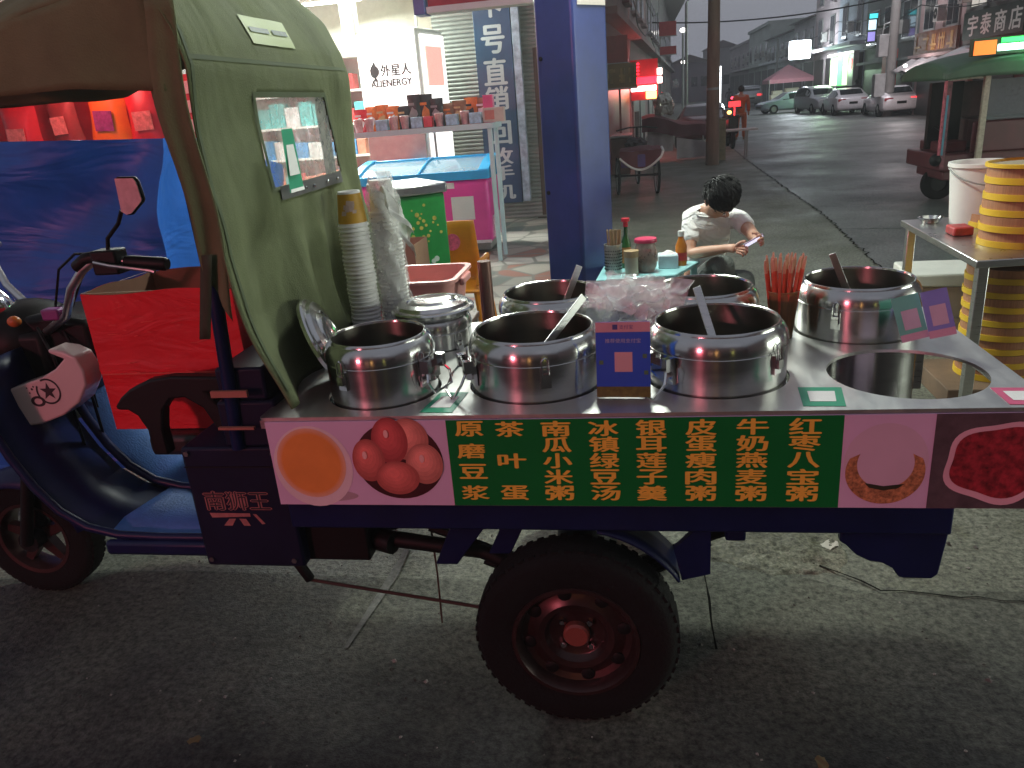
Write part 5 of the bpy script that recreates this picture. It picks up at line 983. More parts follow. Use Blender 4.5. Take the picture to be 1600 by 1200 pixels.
# heap of clear plastic bags
def heap(seed, c, rx, ry, rz, n, amp):
    bm = bmesh.new(); bmesh.ops.create_icosphere(bm, subdivisions=n, radius=1)
    for v in bm.verts:
        d = v.co.copy(); f = 1 + amp*0.8*noise.noise(d*1.7 + Vector((seed, 0, 0))) - amp*0.42*abs(noise.noise(d*4.1 + Vector((0, seed, 0)))) - amp*0.34*abs(noise.noise(d*9.0 + Vector((0, 0, seed)))) - amp*0.22*abs(noise.noise(d*19 + Vector((seed, 0, seed))))
        z = max(-0.55, d.z) * f; v.co = Vector((c[0] + d.x*rx*f, c[1] + d.y*ry*f, c[2] + z*rz))
    vs = [tuple(v.co) for v in bm.verts]; bm.verts.index_update(); fs = [tuple(q.index for q in f_.verts) for f_ in bm.faces]; bm.free(); return vs, fs
bg_ = thing('plastic_bag_heap', 'crumpled heap of clear plastic takeaway bags between the back row pots', 'plastic bags', (-0.03, 2.13, CZ))
M_bag2 = film('crumpled_plastic', (0.96, 0.98, 0.97), 0.38, 0.12)
n_ = M_bag2.node_tree.nodes; l_ = M_bag2.node_tree.links; w1 = n_.new('ShaderNodeTexNoise'); w1.noise_type = 'RIDGED_MULTIFRACTAL'; w1.inputs['Scale'].default_value = 22; w1.inputs['Detail'].default_value = 4; t1 = n_.new('ShaderNodeTexCoord'); b1 = n_.new('ShaderNodeBump'); b1.inputs['Strength'].default_value = 0.22; b1.inputs['Distance'].default_value = 0.012
l_.new(t1.outputs['Object'], w1.inputs['Vector']); l_.new(w1.outputs['Fac'], b1.inputs['Height']); l_.new(b1.outputs[0], n_['Principled BSDF'].inputs['Normal'])
b = MB(); b.add(*heap(4.1, (-0.035, 2.11, 0.950), 0.10, 0.10, 0.055, 5, 0.48)); b.build('bag', M_bag2, bg_, smooth=True, ang=75)
rr = random.Random(31)
def rid(p): return 1 - abs(noise.noise(p))*2
for s_ in range(14):
    az = rr.uniform(0, 2*PI); el = rr.uniform(0.25, 1.25); cx_, cy_, cz_ = -0.02 + rr.gauss(0, 0.035), 2.13 + rr.gauss(0, 0.025), 1.020 + rr.uniform(-0.045, 0.045)
    ex = Vector((math.cos(az), math.sin(az)*0.6, 0)); ey = Vector((-math.sin(az)*math.cos(el), math.cos(az)*math.cos(el)*0.6, math.sin(el))); nn_ = ex.cross(ey).normalized(); W_, H_ = rr.uniform(0.15, 0.24), rr.uniform(0.12, 0.19)
    def crease(u, v):
        q = Vector((u*1.9 + s_*7, v*1.9, s_*2.3)); d = 0.034*rid(q) + 0.014*rid(q*2.1) + 0.004*rid(q*4.7)
        p = Vector((cx_, cy_, cz_)) + ex*(u-0.5)*W_*(1 + 0.25*noise.noise(q*0.7)) + ey*(v-0.5)*H_*(1 + 0.35*noise.noise(q*0.9 + Vector((5, 0, 0)))) + nn_*d
        p.z = max(p.z, CZ + 0.003 + 0.01*u); return tuple(p)
    b = MB(); b.grid(crease, 34, 28); b.build('bag', M_bag2, bg_, ang=75)
# cup of straws
sc_ = thing('straw_cup', 'clear plastic cup holding straws between the back pots', 'cup', (0.395, 2.20, CZ))
b = MB(); b.lathe([(0, 0.001), (0.031, 0.001), (0.043, 0.135), (0.046, 0.137), (0.0455, 0.140), (0.042, 0.138), (0.030, 0.004), (0, 0.004)], 32, cx=0.395, cy=2.20, cz=CZ); b.build('cup', pm('cup_amber', (0.40, 0.24, 0.10), 0.2, var=0.25, alpha=0.75), sc_)
b = MB(); b.lathe([(0.0335, 0.028), (0.0430, 0.128)], 40, cx=0.395, cy=2.20, cz=CZ); b.add([], []); 
b.build('stripe', pm('cup_stripe', (0.30, 0.13, 0.05), 0.35, var=0.5, scale=3, stretch=(14, 14, 0.2), alpha=0.8), sc_)
M_straw = pm('straw_red', (0.60, 0.10, 0.05), 0.3, var=0.35, scale=30); M_stip = pm('straw_tip', (0.62, 0.34, 0.22), 0.35, var=0.3)
b = MB(); b.cyl((0, 0, 0), (0, 0, 0.205), 0.0042, n=8); s0m = b
pro = None
for k in range(30):
    a = k*2.399; rr_ = 0.0262*math.sqrt((k+0.5)/30); lean_ = 0.10
    x, y = 0.395 + rr_*math.cos(a), 2.20 + rr_*math.sin(a)
    if pro is None:
        pro = thing('drinking_straw', 'orange red wrapped drinking straw in the clear cup', 'straw', (0, 0, 0), 'straws in the clear cup')
        q = MB(); q.cyl((0, 0, 0), (0, 0, 0.185), 0.0042, n=8); q.build('straw', M_straw, pro); q = MB(); q.tube([(0, 0, 0.185), (0, 0, 0.205), (0.001, 0, 0.222)], [0.0046, 0.0044, 0.002], 8); q.build('wrapper_tip', M_stip, pro); o = pro
    else: o = dup(pro, (0, 0, 0))
    o.location = (x, y, CZ + 0.006 + 0.012*random.random()); o.rotation_euler = (-0.32*rr_/0.0262*math.sin(a)*0.5, 0.32*rr_/0.0262*math.cos(a)*0.5, 0)
# red carton on the seat
rb = thing('red_carton', 'open red cardboard carton with a worn crease standing on the tricycle seat', 'box', (-1.4, 2.16, 0.737))
M_carton = pm('carton_red', (0.72, 0.008, 0.018), 0.55, var=0.14, scale=5, bump=0.12, bscale=14, dirt=0.25, dcol=(0.45, 0.015, 0.02), wrinkle=(0.18, 4, (1, 1, 2.5))); M_cin = pm('carton_inside', (0.22, 0.10, 0.06), 0.8, var=0.15)
def wall(p0, p1, z0, z1, t):   # thin wall between two plan points, slightly bowed
    d = Vector((p1[0]-p0[0], p1[1]-p0[1], 0)); nn = Vector((-d.y, d.x, 0)).normalized()
    return lambda u, v: (p0[0] + d.x*u + nn.x*(t + 0.006*math.sin(u*PI)*math.sin(v*PI) - 0.004*(abs(v-0.45) < 0.02)), p0[1] + d.y*u + nn.y*(t + 0.006*math.sin(u*PI)*math.sin(v*PI) - 0.004*(abs(v-0.45) < 0.02)), z0 + (z1-z0)*v - 0.006*math.sin(u*7)*(v > 0.99))
b = MB(); c4 = [(-1.632, 2.0), (-1.15, 2.0), (-1.15, 2.33), (-1.612, 2.33)]
for k in range(4): b.grid(wall(c4[k], c4[(k+1) % 4], 0.738, 1.172, 0), 14, 22)
b.build('outer_walls', M_carton, rb, ang=50)
b = MB()
for k in range(4): b.grid(wall(c4[k], c4[(k+1) % 4], 0.742, 1.1725, 0.004), 14, 22)
b.build('inner_walls', M_cin, rb, ang=50)
rr = random.Random(8); b = MB(); b.box(-1.63, -1.152, 1.9962, 1.9985, 0.9195, 0.9235)
for k in range(46):
    x, z = rr.uniform(-1.62, -1.17), rr.choice([rr.uniform(0.75, 1.16), rr.gauss(0.93, 0.015), rr.gauss(1.05, 0.03)]); L, t_, a_ = rr.uniform(0.006, 0.05), rr.uniform(0.0006, 0.0016), rr.uniform(-0.25, 0.25)
    b.add([(x, 1.9935, z), (x+L, 1.9935, z+L*a_), (x+L, 1.9935, z+L*a_+t_), (x, 1.9935, z+t_*1.4)], [(0, 1, 2, 3)])
b.build('scuffs', pm('carton_scuff', (0.80, 0.10, 0.08), 0.7, var=0.3), rb, smooth=False)
b = MB(); b.add([(x*0.998, y, 0.7385) for x, y in c4], [(0, 1, 2, 3)]); b.build('bottom', M_cin, rb)
b = MB(); 
for k in range(4): p0, p1 = c4[k], c4[(k+1) % 4]; d = Vector((p1[0]-p0[0], p1[1]-p0[1], 0)); nn = Vector((-d.y, d.x, 0)).normalized(); b.add([(p0[0], p0[1], 1.1735), (p1[0], p1[1], 1.1735), (p1[0]+nn.x*0.0045, p1[1]+nn.y*0.0045, 1.1735), (p0[0]+nn.x*0.0045, p0[1]+nn.y*0.0045, 1.1735)], [(0, 1, 2, 3)])
b.build('worn_edge', pm('carton_edge', (0.36, 0.24, 0.15), 0.8, var=0.4, scale=40), rb, smooth=False)
# ================================================================ low blue table with condiments
tbl = thing('low_table', 'small pale blue plastic table holding condiments behind the counter', 'table', (0.06, 4.38, 0))
M_tblue = pm('table_blue', (0.30, 0.60, 0.62), 0.4, var=0.1)
TZ = 0.66; tq = [(-0.24, 4.17), (0.19, 4.22), (0.35, 4.56), (-0.20, 4.66)]
b = MB(); b.add([(x, y, TZ) for x, y in tq] + [(x, y, TZ-0.022) for x, y in tq], [(0,1,2,3), (7,6,5,4), (0,4,5,1), (1,5,6,2), (2,6,7,3), (3,7,4,0)]); b.build('tabletop', M_tblue, tbl, bevel=0.006)
for (x, y) in ((-0.20, 4.21), (0.17, 4.26), (0.31, 4.53), (-0.17, 4.62)):
    b = MB(); b.tube([(x, y, TZ-0.022), (x, y, 0)], [0.02, 0.016], 8); b.build('leg', M_tblue, tbl)
def lathe_thing(name, label, cat, parts, x, y, z, group=None):
    t = thing(name, label, cat, (x, y, z), group)
    for nm, prof, m in parts: b = MB(); b.lathe(prof, 28, cx=x, cy=y, cz=z); b.build(nm, m, t)
    return t
TT = TZ + 0.0005
M_wood = pm('pale_wood', (0.42, 0.30, 0.16), 0.65, var=0.15, stretch=(1, 1, 0.2), scale=30)
M_can = pm('canister_steel', (0.5, 0.5, 0.48), 0.35, metal=0.7, var=0.3, scale=30)
cq = lathe_thing('chopstick_canister', 'perforated canister of chopsticks beside the blue pillar', 'canister', [('canister', [(0, 0), (0.045, 0), (0.05, 0.16), (0.052, 0.165), (0.047, 0.165), (0.043, 0.008), (0, 0.008)], M_can)], -0.145, 4.32, TT)
b = MB()
for r_ in range(7):
    for k in range(12): a = PI + 2*PI*k/24 + 0.1*r_; q = (-0.145 + 0.0490*math.cos(a), 4.32 + 0.0490*math.sin(a), TT + 0.03 + r_*0.017); b.box(-0.0022, 0.0022, -0.0025, 0.0025, -0.003, 0.003, Matrix.Translation(q) @ Matrix.Rotation(a + PI/2, 4, 'Z'))
b.build('perforation', M_black, cq, smooth=False)
pro = None
for k in range(16):
    a = k*2.4; rr_ = 0.034*math.sqrt((k+0.5)/16); x, y = -0.145 + rr_*math.cos(a), 4.32 + rr_*math.sin(a)
    if pro is None:
        q = MB(); q.box(-0.0032, 0.0032, -0.0032, 0.0032, 0, 0.235); pro = q.build('chopstick', M_wood); tag(pro, 'pale wooden chopstick standing in the perforated canister', 'chopstick', 'chopsticks in the canister'); o = pro
    else: o = pro.copy(); COL.objects.link(o)
    o.location = (x, y, TT + 0.009); o.rotation_euler = (0.06*math.sin(a*3), 0.06*math.cos(a*2), a)
lathe_thing('sauce_bottle', 'slim green sauce bottle with a red cap on the blue table', 'bottle', [('bottle', [(0, 0), (0.026, 0), (0.028, 0.02), (0.028, 0.14), (0.012, 0.19), (0.011, 0.235), (0, 0.236)], pm('bottle_green', (0.02, 0.10, 0.02), 0.15, var=0.2)), ('label', [(0.0285, 0.03), (0.0285, 0.12)], pm('label_orange', (0.5, 0.2, 0.05), 0.5)), ('cap', [(0, 0.236), (0.015, 0.236), (0.014, 0.262), (0.024, 0.266), (0.024, 0.283), (0, 0.284)], pm('cap_red', (0.6, 0.03, 0.05), 0.35))], -0.075, 4.46, TT)
lathe_thing('toothpick_tub', 'pale wooden toothpick tub between canister and jar', 'tub', [('tub', [(0, 0), (0.036, 0), (0.038, 0.10), (0, 0.10)], pm('tub_cream', (0.46, 0.42, 0.32), 0.5)), ('lid', [(0, 0.1005), (0.041, 0.1005), (0.041, 0.135), (0, 0.136)], M_wood)], -0.045, 4.26, TT)
jr = lathe_thing('chili_jar', 'round glass jar of dark chilli sauce with a pink red lid', 'jar', [('glass', [(0, 0), (0.045, 0), (0.060, 0.03), (0.065, 0.08), (0.060, 0.13), (0.052, 0.155), (0.052, 0.165), (0, 0.165)], pm('jar_glass', (0.55, 0.42, 0.36), 0.08, var=0.4, scale=14, alpha=0.5)), ('sauce', [(0, 0.003), (0.043, 0.003), (0.058, 0.03), (0.062, 0.08), (0.060, 0.112), (0, 0.115)], pm('chili_sauce', (0.06, 0.022, 0.016), 0.25, var=0.6, scale=40)), ('lid', [(0, 0.166), (0.062, 0.166), (0.064, 0.172), (0.060, 0.186), (0, 0.190)], pm('lid_pink', (0.62, 0.05, 0.13), 0.35))], 0.035, 4.33, TT)
tx = thing('tissue_box', 'pale blue white tissue pack on the table beside the jar', 'tissue box', (0.15, 4.40, TT))
b = MB(); b.box(0.105, 0.215, 4.37, 4.48, TT, TT+0.075); b.build('box', pm('tissue_box_paper', (0.5, 0.62, 0.66), 0.6), tx, bevel=0.006); b = MB(); b.grid(lambda u, v: (0.125 + 0.07*u, 4.40 + 0.05*v, TT + 0.076 + 0.02*math.sin(PI*u)*math.sin(PI*v) + 0.006*noise.noise(Vector((u*6, v*6, 0)))), 8, 8); b.build('tissue', M_paper, tx)
lathe_thing('tea_bottle', 'orange tea bottle with a white cap on the right of the blue table', 'bottle', [('bottle', [(0, 0), (0.030, 0), (0.032, 0.02), (0.032, 0.11), (0.016, 0.155), (0.015, 0.165), (0, 0.166)], pm('tea_orange', (0.52, 0.17, 0.02), 0.15, var=0.15)), ('label', [(0.0325, 0.03), (0.0325, 0.075)], pm('label_red', (0.55, 0.03, 0.03), 0.5, var=0.4, scale=20)), ('cap', [(0, 0.166), (0.018, 0.166), (0.018, 0.195), (0, 0.196)], M_white)], 0.235, 4.46, TT)

# ================================================================ man bent over his phone
MN = thing('person', 'seated man in a white T-shirt and grey trousers bent over the phone in his hands', 'person', (0.42, 4.75, 0))
M_skin = pm('skin', (0.46, 0.25, 0.17), 0.5, var=0.06, scale=20, sss=0.08); M_tee = pm('tee_white', (0.80, 0.79, 0.78), 0.85, var=0.05, bump=0.15, bscale=60, wrinkle=(0.55, 9, (1, 1, 1.8))); M_trou = pm('trousers_grey', (0.11, 0.125, 0.115), 0.85, var=0.15, bump=0.2, bscale=50, wrinkle=(0.6, 9, (1, 1, 1))); M_hair = pm('hair_black', (0.005, 0.0045, 0.005), 0.6, spec=0.25, var=0.3, scale=60, stretch=(1, 1, 0.3))
pel = (0.40, 4.92, 0.42); bel = (0.405, 4.89, 0.58); che = (0.42, 4.80, 0.78); ubk = (0.43, 4.755, 0.885); nek = (0.435, 4.69, 0.945); nk2 = (0.45, 4.645, 0.965); hd1 = (0.462, 4.60, 0.995); hd2 = (0.470, 4.585, 1.045)
lsh = (0.305, 4.745, 0.875); lel = (0.295, 4.62, 0.690); lwr = (0.488, 4.37, 0.762); rsh = (0.588, 4.735, 0.862); rel = (0.635, 4.52, 0.800); rwr = (0.634, 4.325, 0.812)
lhp = (0.33, 4.86, 0.40); lkn = (0.475, 4.47, 0.675); lan = (0.50, 4.52, 0.20); rhp = (0.49, 4.86, 0.40); rkn = (0.60, 4.52, 0.56); ran = (0.60, 4.60, 0.10)
def mid(a, b_, t=0.5): return tuple(a[k] + (b_[k]-a[k])*t for k in range(3))
A = lambda p, *r: tuple(p) + tuple(r)
lpalm = (0.520, 4.315, 0.768); rpalm = (0.640, 4.275, 0.822)
skin('body', [[A(pel, .10, .09), A(bel, .105, .085), A(che, .12, .09), A(ubk, .09, .07), A(nek, .052), A(nk2, .048), A(hd1, .075, .085), A(hd2, .082, .095)],
              [A(ubk, .09, .07), A(lsh, .048), A(mid(lsh, lel), .042), A(lel, .036), A(mid(lel, lwr, .35), .037), A(mid(lel, lwr, .8), .027), A(lwr, .024, .020), A(lpalm, .030, .017)],
              [A(ubk, .09, .07), A(rsh, .048), A(mid(rsh, rel), .042), A(rel, .036), A(mid(rel, rwr, .4), .035), A(rwr, .024, .020), A(rpalm, .030, .017)],
              [A(pel, .10, .09), A(lhp, .08), A(lkn, .055), A(lan, .036), (0.51, 4.42, 0.17, .03)], [A(pel, .10, .09), A(rhp, .08), A(rkn, .055), A(ran, .036), (0.61, 4.50, 0.06, .03)]], M_skin, MN)
# fingers: each its own bent chain rooted in the palm, closing round the phone
def fingers(palm, base, dirs, name):
    ch = []
    for (b0, k1, k2, tip, r) in dirs: ch.append([A(palm, 0.012), A(b0, r), A(k1, r*0.95), A(k2, r*0.9), A(tip, r*0.75)])
    skin(name, ch, M_skin, MN, sub=2)
fingers(lpalm, None, [((0.540, 4.290, 0.785), (0.562, 4.270, 0.788), (0.574, 4.262, 0.775), (0.572, 4.268, 0.764), .0088), ((0.538, 4.285, 0.772), (0.562, 4.262, 0.774), (0.574, 4.256, 0.760), (0.569, 4.264, 0.750), .009), ((0.534, 4.284, 0.760), (0.556, 4.260, 0.760), (0.567, 4.256, 0.747), (0.561, 4.265, 0.740), .0086), ((0.527, 4.288, 0.750), (0.545, 4.266, 0.747), (0.554, 4.262, 0.737), (0.549, 4.27, 0.732), .0076), ((0.522, 4.300, 0.790), (0.540, 4.285, 0.806), (0.557, 4.276, 0.812), (0.567, 4.272, 0.811), .0095)], 'hand')
fingers(rpalm, None, [((0.640, 4.250, 0.838), (0.632, 4.232, 0.850), (0.620, 4.226, 0.846), (0.612, 4.232, 0.838), .0088), ((0.646, 4.247, 0.828), (0.640, 4.226, 0.834), (0.628, 4.220, 0.828), (0.618, 4.228, 0.820), .009), ((0.650, 4.250, 0.816), (0.646, 4.230, 0.818), (0.634, 4.222, 0.810), (0.624, 4.230, 0.804), .0086), ((0.652, 4.258, 0.804), (0.650, 4.240, 0.803), (0.640, 4.232, 0.796), (0.631, 4.24, 0.792), .0076), ((0.628, 4.272, 0.842), (0.612, 4.262, 0.856), (0.600, 4.258, 0.858), (0.592, 4.257, 0.853), .0095)], 'hand')
# face: brow, nose, ears, mouth on the lowered head (looking down to the phone)
hc = Vector((0.468, 4.58, 1.012)); fd = Vector((0.22, -0.60, -0.77)).normalized(); fu = Vector((0.03, -0.76, 0.64)).normalized(); fr_ = fd.cross(fu).normalized()
def hp(r_, f_, u_): return hc + fr_*r_ + fd*f_ + fu*u_
b = MB(); b.tube([hp(0, .098, 0.012), hp(0, .112, -0.014), hp(0, .106, -0.024)], [.007, .012, .008], 8); b.ball(hp(-.012, .104, -0.022), .007, .007, .006, 8, 6); b.ball(hp(.012, .104, -0.022), .007, .007, .006, 8, 6); b.build('nose', M_skin, MN)
b = MB()
for s in (-1, 1): b.ball(hp(s*.032, .088, .018), .013, .011, .007, 10, 8)
b.build('eye', pm('eye_dark', (0.05, 0.035, 0.03), 0.3), MN)
b = MB()
for s in (-1, 1): b.tube([hp(s*.014, .098, .036), hp(s*.034, .094, .040), hp(s*.052, .078, .034)], [.004, .005, .003], 6)
b.build('eyebrow', M_hair, MN)
b = MB(); b.tube([hp(-.022, .088, -.048), hp(0, .099, -.047), hp(.022, .088, -.048)], [.003, .006, .003], 6); b.build('mouth', pm('lips', (0.35, 0.13, 0.11), 0.45), MN)
b = MB()
for s in (-1, 1): b.ball(hp(s*.086, .0, -.006), .012, .018, .026, 12, 8)
b.build('ear', M_skin, MN)
# hair: cap of many tufts over crown and forehead
rr = random.Random(21); b = MB()
b.ball(hp(0, -.012, .030), .090, .094, .080, 24, 14)
for k in range(900):
    th = rr.uniform(0, 2*PI); ph = rr.uniform(0, 1.75); d = Vector((math.sin(ph)*math.cos(th), math.sin(ph)*math.sin(th), math.cos(ph)))
    base = hp(0, -.008, .028) + fr_*d.x*.086 + fd*d.y*.096 + fu*d.z*.086
    if (base - hc).dot(fd) > .085 and (base - hc).dot(fu) < .045: continue
    if (base - hc).dot(fu) < -.02 and (base - hc).dot(fd) > 0.0: continue
    nrm_ = (base - hp(0, -.008, .028)).normalized(); flow = (fd*0.9 + Vector((0.25, 0, -0.5)) + fr_*rr.uniform(-.22, .22)); flow = (flow - nrm_*flow.dot(nrm_)).normalized()
    L = rr.uniform(.045, .075); b.tube([base - nrm_*.004, base + flow*L*.5 + nrm_*.005, base + flow*L + nrm_*rr.uniform(-.008, .004)], [.0055, .004, .001], 5)
b.build('hair', M_hair, MN)
# clothes follow the body
skin('t_shirt', [[A(mid(pel, bel, .4), .118, .10), A(bel, .122, .10), A(che, .138, .104), A(ubk, .104, .080), A(mid(ubk, nek, .75), .076, .066)],
                 [A(ubk, .104, .080), A(lsh, .064), A(mid(lsh, lel, .45), .060), A(mid(lsh, lel, .72), .057)], [A(ubk, .104, .080), A(rsh, .064), A(mid(rsh, rel, .4), .058), A(mid(rsh, rel, .62), .055)]], M_tee, MN)
skin('trousers', [[A(mid(pel, bel, .5), .112, .10), A(pel, .122, .11), A(lhp, .098), A(mid(lhp, lkn), .086), A(lkn, .070), A(mid(lkn, lan, .5), .062), A(mid(lkn, lan, .92), .056)], [A(pel, .122, .11), A(rhp, .098), A(mid(rhp, rkn), .086), A(rkn, .068), A(mid(rkn, ran, .5), .062), A(mid(rkn, ran, .92), .056)]], M_trou, MN)
b = MB(); b.ball((0.515, 4.42, 0.155), .045, .12, .04, 16, 8); b.build('shoe', M_black, MN); b = MB(); b.ball((0.612, 4.50, 0.04), .045, .12, .04, 16, 8); b.build('shoe', M_black, MN)
ph_ = thing('phone', 'mobile phone held in the hands of the seated man', 'phone', (0.597, 4.25, 0.80))
qx = Vector((0.092, -0.004, 0.052)).normalized(); q = frame((0.556, 4.262, 0.790), qx, Vector((0.10, 0.62, -0.30)))
b = MB(); b.box(0, 0.112, -0.032, 0.034, -0.004, 0.004, q); b.build('case', pm('phone_case', (0.45, 0.38, 0.48), 0.3), ph_, bevel=0.003)
b = MB(); b.box(0.005, 0.107, -0.028, 0.030, -0.0048, -0.0042, q); b.build('screen', em('phone_screen', (0.75, 0.72, 0.95), 1.2), ph_)
stl = thing('stool', 'low plastic stool under the seated man', 'stool', (0.41, 4.90, 0))
b = MB(); b.box(0.26, 0.56, 4.77, 5.05, 0.285, 0.315); b.build('seat', M_redp, stl, bevel=0.01)
for sx in (0.29, 0.53):
    for sy in (4.80, 5.02): b = MB(); b.tube([(sx, sy, 0.285), (sx + (sx-0.41)*0.15, sy + (sy-4.91)*0.15, 0)], [0.02, 0.016], 8); b.build('leg', M_redp, stl)

# ================================================================ steel table with bamboo steamers
st = thing('steel_table', 'stainless steel work table at the right edge carrying steamers', 'table', (2.2, 4.1, 0))
SZ = 0.80
b = MB(); b.add([(x, y, z) for z in (SZ, SZ-0.035) for x, y in ((1.455, 3.60), (3.3, 3.78), (3.3, 4.90), (1.49, 4.76))], [(0,1,2,3), (7,6,5,4), (0,4,5,1), (1,5,6,2), (2,6,7,3), (3,7,4,0)]); b.build('tabletop', M_brush, st, bevel=0.004)
for (x, y) in ((1.50, 3.65), (1.53, 4.70), (3.2, 3.82), (3.2, 4.84)): b = MB(); b.box(x-0.022, x+0.022, y-0.022, y+0.022, 0, SZ-0.035); b.build('leg', M_brush, st, bevel=0.003)
b = MB(); b.box(1.53, 3.2, 4.66, 4.70, 0.2, 0.23); b.build('rail', M_brush, st)
M_bam = pm('bamboo', (0.36, 0.16, 0.07), 0.6, var=0.25, stretch=(26, 26, 0.5), scale=5, bump=0.2, bscale=10); M_band = pm('band_yellow', (0.66, 0.42, 0.02), 0.45, var=0.1)
def steamer_proto():
    t = thing('bamboo_steamer', 'bamboo steamer', 'steamer', (0, 0, 0), 'bamboo steamers')
    b = MB(); b.lathe([(0.165, 0.004), (0.175, 0.004), (0.175, 0.056), (0.165, 0.056), (0.165, 0.004)], 40); b.build('wall', M_bam, t)
    b = MB(); b.lathe([(0.174, 0.0), (0.181, 0.0), (0.181, 0.024), (0.174, 0.024)], 40); b.build('band', M_band, t)
    b = MB(); b.lathe([(0, 0.012), (0.166, 0.012), (0.166, 0.018), (0, 0.018)], 40); b.build('rack', M_bam, t)
    return t
pro = steamer_proto(); used = False
def stack(x, y, z, n, where, lid=True):
    global used
    for k in range(n):
        lvl = 'top' if k == n-1 else 'bottom' if k == 0 else ['', 'second', 'third', 'fourth', 'fifth', 'sixth', 'seventh', 'eighth'][k] + ' upward'
        lb = 'bamboo steamer, %s of the stack %s' % (lvl, where)
        loc = (x + 0.003*math.sin(k*5), y + 0.003*math.cos(k*3), z + 0.001 + 0.0585*k*1.22)
        if not used: pro.location = loc; pro['label'] = lb; o = pro; used = True
        else: o = dup(pro, loc, 0.4*k, lb)
        o.scale = (1, 1, 1.22)
stack(1.775, 3.95, SZ, 5, 'on the steel table')
stack(2.175, 4.02, SZ, 5, 'beyond the first on the steel table')
stack(1.80, 4.10, 0.10, 8, 'on the crate under the table')
stack(2.165, 4.05, 0.10, 8, 'right of the first under the table')
stack(1.905, 4.46, SZ, 1, 'behind the front stack on the table')
lt = thing('steamer_lid', 'woven bamboo lid on the front steamer stack', 'lid', (1.775, 3.95, SZ+0.357))
b = MB(); b.lathe([(0.0, 0.016), (0.10, 0.013), (0.176, 0.004), (0.180, 0.0), (0, 0.0)], 40, cx=1.775, cy=3.95, cz=SZ+0.3585); b.build('dome', pm('woven_bamboo', (0.30, 0.24, 0.16), 0.7, var=0.3, scale=60, bump=0.3), lt)
b = MB(); b.lathe([(0.174, 0.0), (0.184, 0.0), (0.184, 0.016), (0.174, 0.018)], 40, cx=1.775, cy=3.95, cz=SZ+0.3585); b.build('band', M_band, lt)
bk = thing('bucket', 'white plastic bucket behind the steamer stack on the steel table', 'bucket', (1.62, 4.45, SZ))
b = MB(); b.lathe([(0, 0.001), (0.125, 0.001), (0.15, 0.30), (0.16, 0.305), (0.16, 0.325), (0.145, 0.325), (0.12, 0.01), (0, 0.01)], 40, cx=1.80, cy=4.54, cz=SZ); b.build('body', M_white, bk)
b = MB(); b.tube([(1.80 + 0.163*math.cos(R(a)), 4.54 + 0.163*math.sin(R(a)), SZ + 0.30 - 0.10*math.sin(R(a-180))*0.8) for a in range(180, 361, 15)], 0.004, 6); b.build('handle', M_grey, bk)
b = MB(); b.lathe([(0, 0.001), (0.04, 0.001), (0.062, 0.03), (0.066, 0.032), (0.060, 0.033), (0.038, 0.006), (0, 0.006)], 32, cx=1.60, cy=4.62, cz=SZ); tag(b.build('steel_bowl', M_steel), 'small shiny steel bowl at the far corner of the steel table', 'bowl')
b = MB(); b.box(1.565, 1.66, 4.18, 4.30, SZ+0.0005, SZ+0.045); tag(b.build('red_packet', pm('packet_red', (0.35, 0.03, 0.03), 0.5, var=0.3, scale=30), bevel=0.008), 'small dark red packet lying beside the bucket on the steel table', 'packet')
b = MB(); b.box(1.5, 2.35, 3.85, 4.33, 0, 0.099); tag(b.build('pallet', pm('crate_wood', (0.16, 0.10, 0.06), 0.7, var=0.3), bevel=0.004), 'low wooden pallet carrying steamers under the steel table', 'pallet')
fb = thing('foam_box', 'white foam box with a thick lid beyond the steel table legs', 'box', (1.85, 4.95, 0))
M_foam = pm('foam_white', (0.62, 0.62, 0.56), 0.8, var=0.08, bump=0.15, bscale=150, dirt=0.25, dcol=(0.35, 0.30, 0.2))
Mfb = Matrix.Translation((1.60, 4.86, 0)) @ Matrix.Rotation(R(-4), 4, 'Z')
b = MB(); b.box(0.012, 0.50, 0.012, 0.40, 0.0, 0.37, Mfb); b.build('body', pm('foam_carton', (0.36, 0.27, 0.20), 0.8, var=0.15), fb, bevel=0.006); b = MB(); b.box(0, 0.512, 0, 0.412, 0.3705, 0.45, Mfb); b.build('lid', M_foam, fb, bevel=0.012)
fb2 = thing('foam_box', 'second white foam box farther right behind the table legs', 'box', (2.5, 4.95, 0))
Mfb = Matrix.Translation((2.16, 4.84, 0)) @ Matrix.Rotation(R(2), 4, 'Z')
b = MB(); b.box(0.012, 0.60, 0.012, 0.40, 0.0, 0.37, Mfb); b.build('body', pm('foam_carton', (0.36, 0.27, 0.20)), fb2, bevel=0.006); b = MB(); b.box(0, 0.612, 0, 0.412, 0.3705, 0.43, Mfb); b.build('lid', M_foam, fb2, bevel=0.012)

# ================================================================ green topped food tricycle on the right
gt = thing('snack_trike', 'red snack tricycle with a dark green canopy parked at the right edge', 'tricycle', (4.8, 10.9, 0))
M_gcan = pm('green_canopy', (0.05, 0.10, 0.06), 0.6, var=0.2, scale=4); M_bmet = pm('trike_maroon', (0.08, 0.018, 0.022), 0.45, var=0.25)
M_post = pm('post_cream', (0.36, 0.34, 0.26), 0.45, var=0.3, scale=30)
for (x, y) in ((4.02, 10.3), (5.75, 10.3)): b = MB(); b.box(x-0.03, x+0.03, y-0.03, y+0.03, 0.55, 1.52); b.build('post', M_post, gt)
b = MB(); b.box(3.60, 3.989, 10.29, 10.31, 1.46, 1.50); b.build('rail', M_post, gt)
for (x, y) in ((3.66, 11.4), (5.75, 11.6), (3.64, 10.36)): b = MB(); b.box(x-0.025, x+0.025, y-0.025, y+0.025, 0.45, 1.5)
